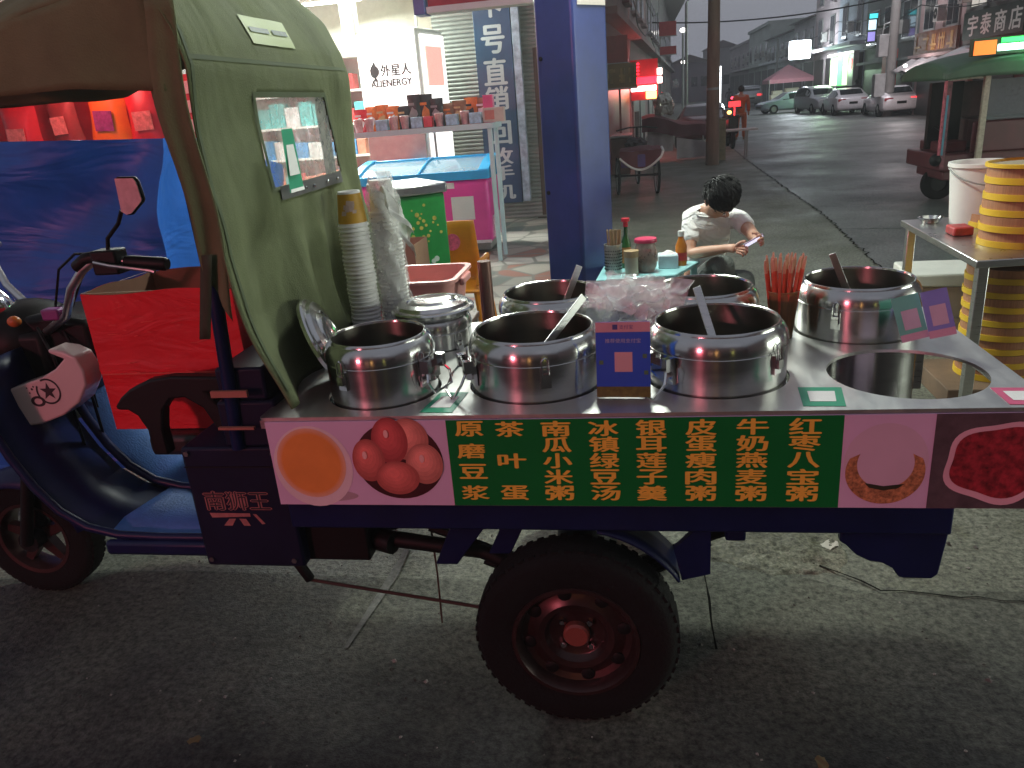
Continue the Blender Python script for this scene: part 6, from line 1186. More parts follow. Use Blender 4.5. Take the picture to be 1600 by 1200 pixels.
b.build('rear_post', pm('post_red', (0.14, 0.04, 0.055), 0.5, var=0.7, scale=16), gt)
b = MB()
def gcan(u, v):
    x = 3.52 + 2.5*u; y = 10.15 + 1.6*v; k = (1 - abs(2*v-1)**2.5); return (x, y, 1.54 + 0.13*min(1, u*3.2) + 0.12*k + 0.02*math.sin(u*12))
b.grid(gcan, 30, 16); b.grid(lambda u, v: (3.52 + 2.5*u, 10.15 - 0.02*(1-v), 1.47 + 0.05*math.sin(u*10)*0.3 + (gcan(u, 0)[2]-1.47)*v), 30, 4); b.grid(lambda u, v: (3.52, 10.15 + 1.6*u, 1.47 + (gcan(0, u)[2]-1.47)*v), 12, 4)
b.build('canopy', M_gcan, gt, solid=0.01, ang=60)
b = MB(); b.box(3.62, 5.7, 10.35, 11.6, 0.42, 0.62); b.box(3.95, 5.7, 10.36, 10.40, 0.62, 0.98); b.box(3.7, 3.95, 10.45, 11.4, 0.3, 0.42); b.box(3.68, 4.0, 10.6, 11.3, 0.62, 0.75); b.build('body', M_bmet, gt, bevel=0.02)
b = MB(); b.box(3.575, 3.60, 10.30, 10.34, 0.62, 1.46); b.build('side_strip_red', pm('strip_rose', (0.40, 0.10, 0.13), 0.5, var=0.5, scale=30), gt, smooth=False); b = MB(); b.box(3.601, 3.622, 10.29, 10.34, 0.62, 1.30); b.build('side_strip_blue', pm('strip_cyan', (0.06, 0.22, 0.30), 0.5), gt, smooth=False)
b = MB(); b.box(3.63, 4.0, 10.9, 11.0, 0.65, 1.44); b.build('dark_partition', M_black, gt)
b = MB(); b.box(4.06, 5.7, 10.33, 10.345, 0.99, 1.44); b.build('windshield', film('trike_glass', (0.25, 0.30, 0.32), 0.35, 0.08), gt)
b = MB(); b.box(4.1, 5.7, 10.9, 11.55, 0.63, 0.98); b.box(4.2, 5.7, 11.5, 11.58, 0.98, 1.42); b.build('interior', pm('trike_inside', (0.05, 0.03, 0.03), 0.7, var=0.4), gt)
b = MB(); b.ball((3.58, 10.38, 0.56), 0.07, 0.07, 0.075); b.tube([(3.66, 10.4, 0.6), (3.72, 10.5, 0.85), (3.72, 10.9, 0.92)], 0.02, 8); b.build('handlebar', M_black, gt)
for (x, y) in ((3.85, 11.0), (5.4, 10.5), (5.4, 11.5)):
    q = MB(); q.lathe([(0.10, -0.05), (0.14, -0.055), (0.19, -0.045), (0.21, -0.02), (0.21, 0.02), (0.19, 0.045), (0.14, 0.055), (0.10, 0.05), (0.10, -0.05)], 28, Matrix.Translation((x, y, 0.21)) @ Matrix.Rotation(PI/2, 4, 'X')); wt = q.build('wheel', M_rubber, gt)
    q = MB(); q.lathe([(0, -0.03), (0.10, -0.03), (0.10, 0.03), (0, 0.03)], 20, Matrix.Translation((x, y, 0.21)) @ Matrix.Rotation(PI/2, 4, 'X')); q.build('rim', M_black, wt)
fan = thing('hand_fan', 'round salmon pink fan propped inside the snack tricycle', 'fan', (4.75, 10.25, 0.9))
b = MB(); q = Matrix.Translation((4.75, 10.20, 1.08)) @ Matrix.Rotation(PI/2, 4, 'X'); b.lathe([(0, 0.006), (0.11, 0.006), (0.125, 0), (0.11, -0.006), (0, -0.006)], 28, q); b.build('blade', pm('fan_salmon', (0.55, 0.25, 0.20), 0.5, var=0.3, scale=20), fan); b = MB(); b.cyl((4.75, 10.20, 0.96), (4.73, 10.20, 0.70), 0.012); b.build('handle', M_wood, fan)
lbx = thing('light_sign', 'green and orange lit sign board on top of the snack tricycle canopy', 'sign', (4.95, 10.9, 1.86))
b = MB(); b.box(4.45, 5.3, 10.85, 10.93, 1.83, 2.02); b.build('board', pm('sign_dark', (0.03, 0.06, 0.03), 0.4), lbx, bevel=0.005)
b = MB(); b.box(4.72, 5.0, 10.835, 10.849, 1.87, 1.94); b.build('white_led', em('led_mint', (0.55, 1.0, 0.85), 6), lbx); b = MB(); b.box(4.47, 4.70, 10.835, 10.849, 1.84, 1.99); b.build('orange_led', em('led_orange', (1.0, 0.25, 0.04), 1.0), lbx); b = MB(); b.box(4.75, 5.28, 10.835, 10.849, 1.955, 2.005); b.box(5.02, 5.28, 10.835, 10.849, 1.85, 1.94); b.build('green_led', em('led_green', (0.05, 1.0, 0.15), 2.2), lbx)
lbx.location = lbx.location + Vector((-0.66, -0.62, -0.13))
point('light_sign_glow', (4.55, 10.0, 1.85), 9, (0.2, 1.0, 0.35), 0.1)
# ================================================================ street: left side
def facade_x(y): return -1.72 + 0.065*y
M_wallr = pm('wall_maroon', (0.16, 0.07, 0.065), 0.8, var=0.2, scale=1.5, bump=0.1, dirt=0.3); M_wallg = pm('wall_grey', (0.26, 0.24, 0.24), 0.8, var=0.15, scale=1.2, dirt=0.3); M_wallp = pm('wall_pink', (0.30, 0.22, 0.21), 0.8, var=0.15, scale=1.2, dirt=0.3)
M_pane = pm('window_pane', (0.012, 0.014, 0.018), 0.12, var=0.3, scale=1); M_shut = pm('shop_shutter', (0.16, 0.15, 0.15), 0.5, metal=0.3, var=0.2, stretch=(0.3, 0.3, 9), scale=4)
def left_building(label, y0, y1, w, h, m, shop):
    t = thing('town_house', label, 'building', (facade_x(y0)-w/2, (y0+y1)/2, 0), 'houses along the left of the street')
    x0, x1 = facade_x(y0), facade_x(y1)
    b = MB(); b.add([(x0-w, y0, 0), (x0, y0, 0), (x1, y1, 0), (x1-w, y1, 0), (x0-w, y0, h), (x0, y0, h), (x1, y1, h), (x1-w, y1, h)], [(3,2,1,0), (4,5,6,7), (0,1,5,4), (1,2,6,5), (2,3,7,6), (3,0,4,7)]); b.build('wall', m, t, smooth=False)
    d = Vector((x1-x0, y1-y0, 0)).normalized()
    for k in range(int((y1-y0)/2.4)):
        for z in [3.9 + 2.9*q for q in range(int((h-4)/2.9) + 1)]:
            if z + 1.4 > h: continue
            p = Vector((x0, y0, 0)) + d*(0.8 + 2.4*k); q = frame((p.x, p.y, z), d, (0, 0, 1))
            b = MB(); b.box(0, 1.2, 0, 1.35, 0.0, 0.04, q); f = b.build('window', M_grey, t, smooth=False); b = MB(); b.box(0.06, 0.57, 0.06, 1.29, 0.041, 0.05, q); b.box(0.63, 1.14, 0.06, 1.29, 0.041, 0.05, q); b.build('pane', M_pane, f, smooth=False)
            if z < 8: b = MB(); b.box(-0.05, 1.25, -0.12, -0.04, 0.0, 0.18, q); b.build('sill', m, f, smooth=False)
    for k in range(int((y1-y0)/3.4)):
        p = Vector((x0, y0, 0)) + d*(0.5 + 3.4*k); q = frame((p.x, p.y, 0.02), d, (0, 0, 1))
        b = MB(); b.box(0, 2.8, 0, 2.5, 0.0, 0.05, q); b.build('shopfront', shop, t, smooth=False)
    b = MB(); b.box(x0-w-0.1, x1+0.3, y0-0.1, y1+0.1, h, h+0.22); b.build('roof', M_grey, t, smooth=False)
    q = frame((x0, y0, 3.05), d, (0, 0, 1)); b = MB(); b.box(0, (y1-y0)*0.98, 0, 0.14, 0.0, 0.35, q); b.build('canopy_slab', m, t, smooth=False)
    return t
left_building('maroon town house nearest behind the blue pillar, red lit at street level', 16.2, 23.8, 9, 9.6, M_wallr, em('red_shopfront', (0.85, 0.13, 0.07), 0.012, (0.22, 0.08, 0.065)))
left_building('second pinkish house on the left of the street, beyond the red neon', 24.0, 33.0, 9, 10.5, M_wallp, M_shut)
left_building('grey house third along the left of the street', 33.2, 46.0, 9, 9.4, M_wallg, M_shut)
left_building('far low grey house at the end of the left row', 47.0, 72.0, 9, 7.0, M_wallg, M_shut)
def wall_sign(name, label, x0, x1, y, z0, z1, m, stroke=None, n=4, e=0.08):
    t = thing(name, label, 'sign', ((x0+x1)/2, y, z0)); b = MB(); b.box(x0, x1, y, y+e, z0, z1); b.build('board', m, t, smooth=False)
    b = MB(); b.box(x0-0.02, x1+0.02, y-0.01, y+e+0.01, z0-0.035, z0-0.001); b.build('frame', M_grey, t, smooth=False)
    if stroke:
        b = MB(); rr = random.Random(int(x0*100+y)); w = (x1-x0)/n
        for k in range(n):
            for _ in range(3): xx = x0 + w*(k+0.25+0.5*rr.random()); b.box(xx-0.02, xx+0.02, y-0.006, y-0.001, z0+(z1-z0)*0.2, z0+(z1-z0)*0.8)
            for _ in range(2): zz = z0+(z1-z0)*(0.25+0.5*rr.random()); b.box(x0+w*(k+0.2), x0+w*(k+0.8), y-0.0065, y-0.0011, zz-0.02, zz+0.02)
        b.build('faded_strokes', stroke, t, smooth=False)
    return t
wall_sign('shop_sign', 'dark red sign board fixed above the olive sign by the pillar', -0.75, -0.15, 16.9, 2.22, 2.72, pm('sign_oxblood', (0.20, 0.03, 0.025), 0.5, var=0.2))
wall_sign('shop_sign', 'olive yellow sign board with faded strokes beside the pillar', -0.75, 0.02, 16.6, 1.74, 2.19, pm('sign_olive', (0.16, 0.10, 0.03), 0.5, var=0.2), pm('stroke_tan', (0.34, 0.22, 0.08), 0.5), 4)
wall_sign('shop_sign', 'upper of two red signs sticking out over the far left pavement', 0.98, 1.66, 34.8, 3.72, 4.25, pm('sign_brick', (0.34, 0.05, 0.05), 0.5, var=0.2))
wall_sign('shop_sign', 'lower of two red signs sticking out over the far left pavement', 1.0, 1.66, 34.8, 3.02, 3.32, pm('sign_brick', (0.34, 0.05, 0.05), 0.5))
ne = thing('neon_sign', 'blazing red and white neon sign on the left of the street', 'neon sign', (0.35, 23.9, 1.6))
b = MB(); b.box(-0.15, 0.62, 23.92, 24.0, 1.42, 2.5); b.build('board', pm('neon_board', (0.25, 0.01, 0.02), 0.5), ne, smooth=False)
b = MB(); b.box(-0.14, 0.58, 23.86, 23.91, 1.66, 1.80); b.build('white_tube', em('neon_white', (1.0, 0.62, 0.55), 8), ne, bevel=0.02)
b = MB(); b.box(0.28, 0.58, 23.86, 23.91, 1.44, 1.64); b.build('amber_tube', em('neon_amber', (1.0, 0.5, 0.12), 6), ne, bevel=0.02)
b = MB(); b.box(0.60, 0.74, 23.84, 23.90, 2.06, 2.24); b.box(0.60, 0.74, 23.84, 23.90, 1.84, 2.02); b.build('lamp_box', em('neon_rose', (1.0, 0.7, 0.62), 7), ne, bevel=0.02)
b = MB(); b.box(-0.13, 0.58, 23.88, 23.915, 1.85, 2.04); b.build('red_tube', em('neon_red', (1.0, 0.02, 0.05), 3), ne, bevel=0.02)
for k in range(4): b = MB(); b.box(-0.02, 0.10, 23.88, 23.915, 2.10+k*0.09, 2.15+k*0.09); b.build('red_tube', em('neon_red', (1.0, 0.02, 0.05), 3), ne, bevel=0.01)
point('neon_glow', (0.35, 23.2, 1.8), 55, (1.0, 0.10, 0.10), 0.25)
# awnings and junk in front of the near maroon house
cr = thing('street_counter', 'dim red lit counter with crates in front of the maroon house', 'counter', (-0.55, 17.5, 0))
b = MB(); b.box(-0.9, -0.15, 17.2, 18.2, 0.0, 0.75); b.build('body', pm('counter_brown', (0.14, 0.07, 0.05), 0.7, var=0.3), cr, bevel=0.02); b = MB(); b.box(-0.95, -0.10, 17.1, 18.3, 0.755, 0.80); b.build('top', M_grey, cr, bevel=0.01)
b = MB(); b.box(-0.04, 0.06, 17.5, 17.6, 0.0, 1.25); tag(b.build('post', pm('post_pale', (0.3, 0.25, 0.23), 0.6, var=0.2), bevel=0.01), 'short pale post at the corner of the maroon house', 'post')
# utility pole
up = thing('utility_pole', 'tall brown utility pole standing on the left side of the street', 'pole', (1.63, 18.1, 0))
b = MB(); b.tube([(1.63, 18.1, 0), (1.635, 18.1, 4.5), (1.65, 18.1, 9.5)], [0.145, 0.115, 0.095], 20); b.build('shaft', pm('pole_brown', (0.20, 0.125, 0.085), 0.85, var=0.25, stretch=(1, 1, 0.12), scale=10, bump=0.2, bscale=20), up)
b = MB(); b.box(0.9, 2.4, 18.06, 18.14, 8.6, 8.7); b.build('crossarm', M_grey, up); b = MB(); b.lathe([(0.132, 0), (0.137, 0), (0.137, 0.05), (0.132, 0.05)], 20, cx=1.632, cy=18.1, cz=1.55); b.build('band', M_grey, up)
# overhead cable, sagging across the street
b = MB(); P = [(facade_x(36)+0.1 + (10.9 - facade_x(36))*t, 36 + 3*t, 4.35 + 0.3*t - 1.2*t*(1-t)) for t in [i/24 for i in range(25)]]; b.tube(P, 0.03, 5); tag(b.build('power_cable', M_black), 'black cable sagging across the far street', 'cable')
for k, (x, z, sag) in enumerate(((0.15, 4.4, 0.5), (-0.1, 3.9, 0.6), (9.9, 4.25, 0.4), (10.0, 3.8, 0.5))):
    b = MB(); y0, y1 = 20.0, 70.0; P = []
    for i in range(61): t = i/60; y = y0 + (y1-y0)*t; P.append((x + (0.055*(y-20) if x < 5 else 0.012*(y-20)) + 0.03*math.sin(i), y, z - sag*abs(math.sin(t*PI*4))))
    b.tube(P, 0.018, 5); tag(b.build('power_cable', M_black), ['upper black cable strung along the left house fronts', 'lower black cable strung along the left house fronts', 'upper black cable strung along the right house fronts', 'lower black cable strung along the right house fronts'][k], 'cable', 'cables along the house fronts')
# street lamps
def lamp_post(label, x, y, h, arm, hx, grp='street lamps on the left'):
    t = thing('street_lamp', label, 'street lamp', (x, y, 0), grp); b = MB(); b.tube([(x, y, 0), (x, y, h)] + ([(x + arm*0.3, y, h+0.35), (x+arm, y, h+0.75)] if arm else []), [0.09, 0.07] + ([0.05, 0.05] if arm else []), 10); b.build('pole', M_grey, t)
    b = MB()
    if arm: b.box(x+arm-0.1, x+arm+0.55, y-0.12, y+0.12, h+0.78, h+0.90); b.build('head', M_grey, t, bevel=0.03)
    else: b.ball((x, y, h+0.12), 0.20, 0.2, 0.14); b.build('head', em('lamp_white', (1.0, 0.95, 0.88), 5), t)
lamp_post('slim street lamp with a small white glowing head', 3.15, 57, 5.2, 0, 0)
lamp_post('shorter far street lamp with a white glowing head', 4.0, 72, 3.7, 0, 0)
lamp_post('tall street lamp with an unlit arm reaching over the road', 2.6, 44, 5.7, 0.85, 0)
# cargo pedal tricycle with draped box
pt = thing('pedal_tricycle', 'old cargo pedal tricycle with maroon cloth and white edging over its box', 'tricycle', (0.0, 13.9, 0))
for (x, y) in ((-0.33, 13.6), (0.32, 13.5), (0.0, 15.1)):
    q = Matrix.Translation((x, y, 0.31)) @ Matrix.Rotation(R(6), 4, 'Z') @ Matrix.Rotation(PI/2, 4, 'Y'); b = MB(); n = 32
    b.lathe([(0.285, -0.022), (0.305, -0.018), (0.31, 0), (0.305, 0.018), (0.285, 0.022), (0.278, 0), (0.285, -0.022)], 36, q); wt = b.build('wheel', M_rubber, pt)
    b = MB(); b.lathe([(0.268, -0.012), (0.278, -0.012), (0.278, 0.012), (0.268, 0.012), (0.268, -0.012)], 36, q)
    for k in range(14): a_ = 2*PI*k/14; b.tube([q @ Vector((0.02*math.cos(a_+0.5), 0.02*math.sin(a_+0.5), 0.02*(-1)**k)), q @ Vector((0.27*math.cos(a_), 0.27*math.sin(a_), 0))], 0.003, 4)
    b.build('rim', M_grey, wt); b = MB(); b.tube([q @ Vector((0, 0, -0.06)), q @ Vector((0, 0, 0.06))], 0.025, 8); b.build('hub', M_black, wt)
b = MB(); b.box(-0.27, 0.30, 13.35, 14.3, 0.46, 0.66); b.build('cargo_box', pm('box_violet', (0.07, 0.04, 0.16), 0.6, var=0.2), pt, bevel=0.01)
M_cloth = pm('cloth_maroon', (0.10, 0.022, 0.030), 0.85, var=0.2, bump=0.2, bscale=20)
b = MB(); b.grid(lambda u, v: (-0.29 + 0.68*u, 13.33 - 0.03*math.sin(u*9) + 0.0*v, 0.72 - (0.10 + 0.20*math.sin(u*PI))*(1-v) + 0.02*noise.noise(Vector((u*5, v*3, 0)))), 24, 8); b.grid(lambda u, v: (-0.29 + 0.68*u, 13.33 + 1.0*v, 0.72 + 0.05*math.sin(v*PI)*math.sin(u*PI) + 0.02*noise.noise(Vector((u*5, v*5, 2)))), 24, 12); b.build('cloth', M_cloth, pt, weld=True)
b = MB(); b.tube([(-0.29 + 0.68*u, 13.322 - 0.03*math.sin(u*9), 0.715 - (0.10 + 0.20*math.sin(u*PI))) for u in [i/20 for i in range(21)]], 0.018, 6); b.tube([(0.39, 13.32, 0.62), (0.42, 13.33, 0.70), (0.40, 13.6, 0.74)], 0.02, 6); b.build('cloth_edging', M_white, pt)
b = MB(); b.tube([(0.0, 14.3, 0.5), (0.0, 14.7, 0.55), (0.0, 15.0, 0.9), (0.0, 15.1, 0.31)], 0.02, 8); b.tube([(-0.36, 14.72, 1.0), (-0.15, 14.95, 1.03), (0.15, 14.95, 1.03), (0.36, 14.72, 1.0)], 0.014, 8); b.tube([(0.0, 15.0, 0.9), (0.0, 14.95, 1.03)], 0.016, 8); b.tube([(-0.33, 13.6, 0.31), (0.32, 13.5, 0.31)], 0.016, 8); b.tube([(0, 14.5, 0.54), (0, 14.5, 0.78)], 0.016, 8); b.build('frame', M_black, pt)
b = MB(); b.ball((0, 14.48, 0.82), 0.10, 0.15, 0.05); b.build('saddle', pm('saddle_red', (0.5, 0.03, 0.06), 0.4), pt)
b = MB(); b.add(*heap(9.2, (-0.02, 14.1, 0.80), 0.20, 0.2, 0.11, 4, 0.35)); tag(b.build('bundle', pm('bundle_dark', (0.03, 0.02, 0.025), 0.7, var=0.3)), 'dark bundle lying on the cloth of the pedal tricycle', 'bundle')
b = MB(); b.tube([(0.45, 13.9, 0.0065), (0.62, 13.7, 0.0065), (0.58, 13.5, 0.0065), (0.42, 13.6, 0.0065)], 0.006, 5) if False else None
# covered stall behind it
ms = thing('market_stall', 'market stall covered with a sagging maroon cloth and pale skirt', 'stall', (0.9, 20.5, 0))
def mst(u, v): 
    x = 0.12 + 1.62*u; return (x, 20.0 + 1.3*v, 1.00 - 0.28*u**1.6 + 0.05*math.sin(u*8) + 0.05*math.sin(v*PI) + 0.03*noise.noise(Vector((u*4, v*4, 5))))
b = MB(); b.grid(mst, 24, 10); b.grid(lambda u, v: (0.12+1.62*u, 19.99 - 0.05*(1-v) + 0.02*math.sin(u*20), mst(u, 0)[2] - (0.30 + 0.05*math.sin(u*6))*(1-v)), 24, 5); b.build('cloth', M_cloth, ms, weld=True)
b = MB(); b.grid(lambda u, v: (0.25 + 0.62*u, 20.05 - 0.03*math.sin(u*16)*(1-v), 0.22 + 0.50*v), 14, 4); b.grid(lambda u, v: (0.95 + 0.72*u, 19.97 - 0.06*(1-v) + 0.03*math.sin(u*12)*(1-v), 0.03 + 0.02*u + (0.50 - 0.16*u)*v), 16, 5); b.build('skirt', pm('skirt_pale', (0.42, 0.38, 0.38), 0.8, var=0.15), ms)
for (x, y) in ((0.18, 20.05), (1.68, 20.05), (0.18, 21.25), (1.68, 21.25)): b = MB(); b.cyl((x, y, 0), (x, y, 0.70), 0.02); b.build('leg', M_grey, ms)
wb = thing('wrapped_goods', 'shiny plastic wrapped goods heaped on the covered stall', 'goods', (0.65, 20.6, 1.0))
b = MB(); b.add(*heap(3.3, (0.66, 20.6, 1.25), 0.27, 0.25, 0.34, 4, 0.35)); b.build('wrapping', pm('wrapping_silver', (0.42, 0.42, 0.36), 0.18, metal=0.55, var=0.5, scale=7, bump=0.4, bscale=14), wb, ang=20)
# dark sedan, table, scooter, person in orange
def loft_car(label, loc, rz, s, paint, tail=True, suv=False, group=None, name='parked_car', cat='car', front_lights=True):
    t = thing(name, label, cat, loc, group); hgt = 1.62 if suv else 1.44
    #      x    zb    zbelt  zroof  wb    wr
    if suv: ST = [(-2.25, .42, .80, .86, .72, .60), (-2.18, .30, .98, 1.08, .86, .70), (-1.95, .26, 1.02, 1.50, .90, .68), (-1.2, .24, 1.00, 1.62, .92, .70), (-.1, .24, .98, 1.62, .92, .70), (.65, .24, .97, 1.45, .92, .68), (1.15, .24, .96, 1.06, .91, .74), (1.9, .28, .90, .95, .88, .70), (2.2, .34, .74, .78, .76, .60)]
    else: ST = [(-2.30, .44, .78, .82, .70, .58), (-2.22, .30, .92, .97, .84, .66), (-1.85, .26, .96, 1.06, .88, .68), (-1.25, .22, .93, 1.36, .90, .62), (-.5, .20, .91, 1.44, .90, .62), (.2, .20, .90, 1.40, .90, .62), (1.0, .22, .88, .97, .89, .70), (1.85, .26, .80, .84, .86, .66), (2.22, .32, .66, .69, .72, .56)]
    b = MB(); vs = []; k = 8
    for (x, zb, zl, zr, wb_, wr) in ST: vs += [(x, -wb_*.9, zb), (x, -wb_, zb+.12), (x, -wb_, zl), (x, -wr, zr), (x, wr, zr), (x, wb_, zl), (x, wb_, zb+.12), (x, wb_*.9, zb)]
    fs = [(i*k+j, (i+1)*k+j, (i+1)*k+(j+1) % k, i*k+(j+1) % k) for i in range(len(ST)-1) for j in range(k)] + [tuple(range(k)), tuple(range((len(ST)-1)*k, len(ST)*k))[::-1]]
    b.add([(x*s, y*s, z*s) for x, y, z in vs], fs); 
    bd = b; bd.v = [(p[0]+loc[0], p[1]+loc[1], p[2]+loc[2]) for p in bd.v]; bd.build('body', paint, t, bevel=0.05*s, seg=3, ang=60)
    def P(x, y, z): return (x*s+loc[0], y*s+loc[1], z*s+loc[2])
    def interp(x):
        for a_, c_ in zip(ST, ST[1:]):
            if a_[0] <= x <= c_[0]: q = (x-a_[0])/(c_[0]-a_[0]); return [a_[i]+(c_[i]-a_[i])*q for i in range(6)]
    b = MB(); xs = (-1.65, -1.15, -.5, .15, .72) if not suv else (-1.85, -1.2, -.1, .45, .85)
    for sg in (-1, 1):
        for xa, xb in zip(xs, xs[1:]):
            A_, B_ = interp(xa), interp(xb); q = []
            for (S_, f) in ((A_, .10), (B_, .10), (B_, .86), (A_, .86)):
                q.append(P(S_[0], sg*(S_[4]+(S_[5]-S_[4])*f + .012), S_[2]+(S_[3]-S_[2])*f))
            b.add(q, [(0, 1, 2, 3)])
    for (xa, xb) in (((-1.80, -1.28), (.93, .26)) if not suv else ((-2.12, -1.93), (1.08, .68))):
        A_, B_ = interp(xa), interp(xb); b.add([P(A_[0], -A_[5]*.9, A_[3]+.012), P(A_[0], A_[5]*.9, A_[3]+.012), P(B_[0], B_[5]*.9, B_[3]+.015), P(B_[0], -B_[5]*.9, B_[3]+.015)], [(0, 1, 2, 3)])
    b.build('window', M_glass, t, smooth=False)
    for wx in (-1.40, 1.38):
        for sg in (-1, 1):
            q = Matrix.Translation(P(wx, sg*.80, .32)) @ Matrix.Rotation(PI/2, 4, 'X'); b = MB(); b.lathe([(.20*s, -.11*s), (.30*s, -.11*s), (.325*s, -.08*s), (.325*s, .08*s), (.30*s, .11*s), (.20*s, .11*s), (.20*s, -.11*s)], 28, q); wt = b.build('wheel', M_rubber, t)
            b = MB(); b.lathe([(0, -.085*s), (.06*s, -.09*s), (.21*s, -.075*s), (.21*s, .075*s), (.06*s, .09*s), (0, .085*s)], 20, q); b.build('rim', M_grey, wt)
    for sg in (-1, 1):
        b = MB(); b.box(-.06*s, .03*s, -.20*s, .20*s, -.07*s, .07*s, Matrix.Translation(P(-2.235, sg*.60, .82 if not suv else .88))); b.build('tail_light', em('tail_glow', (1.0, .05, .06), 1.6) if tail and sg < 0 else pm('tail_dark', (0.3, 0.02, 0.03), 0.25), t, bevel=0.01)
        b = MB(); b.box(-.03*s, .06*s, -.17*s, .17*s, -.06*s, .06*s, Matrix.Translation(P(2.10, sg*.55, .66 if not suv else .80))); b.build('headlight', pm('lens_clear', (0.5, 0.5, 0.5), 0.1), t, bevel=0.01)
    b = MB(); b.box(0, .03*s, -.22*s, .22*s, -.06*s, .06*s, Matrix.Translation(P(-2.31, 0, .66))); b.box(-.02*s, .03*s, -.45*s, .45*s, -.08*s, .06*s, Matrix.Translation(P(2.21, 0, .50))); b.build('grille', M_black, t)
    t.rotation_euler = (0, 0, rz); return t
M_cwhite = pm('car_white', (0.78, 0.74, 0.76), 0.22, var=0.04, coat=0.6); M_cdark = pm('car_maroon', (0.05, 0.012, 0.016), 0.22, var=0.1, coat=0.6); M_csil = pm('car_silver', (0.46, 0.47, 0.50), 0.25, metal=0.4, var=0.05, coat=0.5); M_cblue = pm('car_blue', (0.26, 0.30, 0.38), 0.22, var=0.05, coat=0.6)
loft_car('dark maroon sedan half hidden behind the utility pole, tail lights facing us', (2.02, 25.2, 0.0), R(82), 0.82, M_cdark, True)
tn = thing('street_table', 'narrow pale table standing by the utility pole', 'table', (2.2, 19.8, 0))
b = MB(); b.box(1.85, 2.78, 19.4, 19.95, 0.60, 0.64); b.build('tabletop', pm('table_pale', (0.45, 0.40, 0.38), 0.6), tn, bevel=0.008)
for (x, y) in ((1.95, 19.5), (2.55, 19.5), (1.95, 19.85), (2.55, 19.85)): b = MB(); b.cyl((x, y, 0), (x, y, 0.60), 0.02); b.build('leg', M_grey, tn)
b = MB(); b.box(1.80, 2.02, 19.1, 19.3, 0.0, 0.92); b.box(1.82, 2.0, 19.08, 19.099, 0.1, 0.85); tag(b.build('folded_stand', pm('stand_ochre', (0.20, 0.15, 0.08), 0.7, var=0.3), bevel=0.01), 'ochre folded stand leaning upright right of the utility pole', 'stand')
sc2 = thing('scooter', 'dark scooter with red and amber lamps right of the utility pole', 'scooter', (2.55, 23, 0))
for y in (22.4, 23.6): b = MB(); b.lathe([(.13, -.045), (.2, -.05), (.23, -.03), (.235, 0), (.23, .03), (.2, .05), (.13, .045)], 24, Matrix.Translation((2.55, y, .235)) @ Matrix.Rotation(PI/2, 4, 'Y')); b.build('wheel', M_rubber, sc2)
b = MB(); b.prism([(22.3, .40), (22.9, .30), (23.3, .30), (23.5, .5), (23.65, .95), (23.55, 1.0), (23.35, .55), (23.0, .45), (22.95, .75), (22.25, .80)], 'yz', 2.42, 2.68); b.build('body', pm('scooter_dark', (0.03, 0.03, 0.025), 0.35, var=0.2), sc2, bevel=0.03); b = MB(); b.box(2.40, 2.70, 22.2, 22.98, .80, .88); b.build('seat', M_black, sc2, bevel=0.03); b = MB(); b.tube([(2.2, 23.45, 1.02), (2.55, 23.55, 1.05), (2.9, 23.45, 1.02)], .02, 8); b.build('handlebar', M_black, sc2)
b = MB(); b.box(2.40, 2.70, 22.1, 22.19, 1.08, 1.22); b.cyl((2.55, 22.14, .86), (2.55, 22.14, 1.08), .02); b.build('tail_light', em('tail_glow', (1.0, .05, .06), 1.6), sc2, bevel=0.01); b = MB(); b.ball((2.42, 22.15, .95), .06, .04, .05, 10, 8); b.build('indicator', em('amber_glow', (1.0, .45, .12), 5), sc2)
po = thing('person', 'person in an orange jacket standing beside the scooter with back to us', 'person', (3.12, 25.5, 0))
M_jac = pm('jacket_orange', (0.52, 0.10, 0.02), 0.8, var=0.12)
sx, sy = 3.12, 25.5
skin('body', [[(sx, sy, .82, .12, .10), (sx, sy, 1.05, .11, .09), (sx, sy-.02, 1.25, .13, .09), (sx, sy-.03, 1.36, .05), (sx, sy-.05, 1.44, .075, .08), (sx, sy-.05, 1.50, .075, .08)], [(sx, sy-.02, 1.25, .13, .09), (sx-.18, sy, 1.27, .05), (sx-.24, sy+.05, 1.02, .04), (sx-.16, sy+.22, .90, .03), (sx-.12, sy+.30, .90, .026)], [(sx, sy-.02, 1.25, .13, .09), (sx+.18, sy, 1.27, .05), (sx+.23, sy+.02, 1.02, .04), (sx+.24, sy+.06, .80, .03), (sx+.24, sy+.07, .72, .026)], [(sx, sy, .82, .12, .10), (sx-.10, sy, .76, .085), (sx-.11, sy-.02, .42, .055), (sx-.11, sy, .08, .04), (sx-.11, sy+.10, .04, .03)], [(sx, sy, .82, .12, .10), (sx+.10, sy, .76, .085), (sx+.11, sy-.02, .42, .055), (sx+.11, sy, .08, .04), (sx+.11, sy+.10, .04, .03)]], M_skin, po)
skin('jacket', [[(sx, sy, .74, .15, .13), (sx, sy, 1.05, .135, .11), (sx, sy-.02, 1.25, .15, .11), (sx, sy-.03, 1.34, .07)], [(sx, sy-.02, 1.25, .15, .11), (sx-.18, sy, 1.27, .068), (sx-.24, sy+.05, 1.02, .058), (sx-.17, sy+.20, .91, .046)], [(sx, sy-.02, 1.25, .15, .11), (sx+.18, sy, 1.27, .068), (sx+.23, sy+.02, 1.02, .058), (sx+.24, sy+.06, .82, .046)]], M_jac, po)
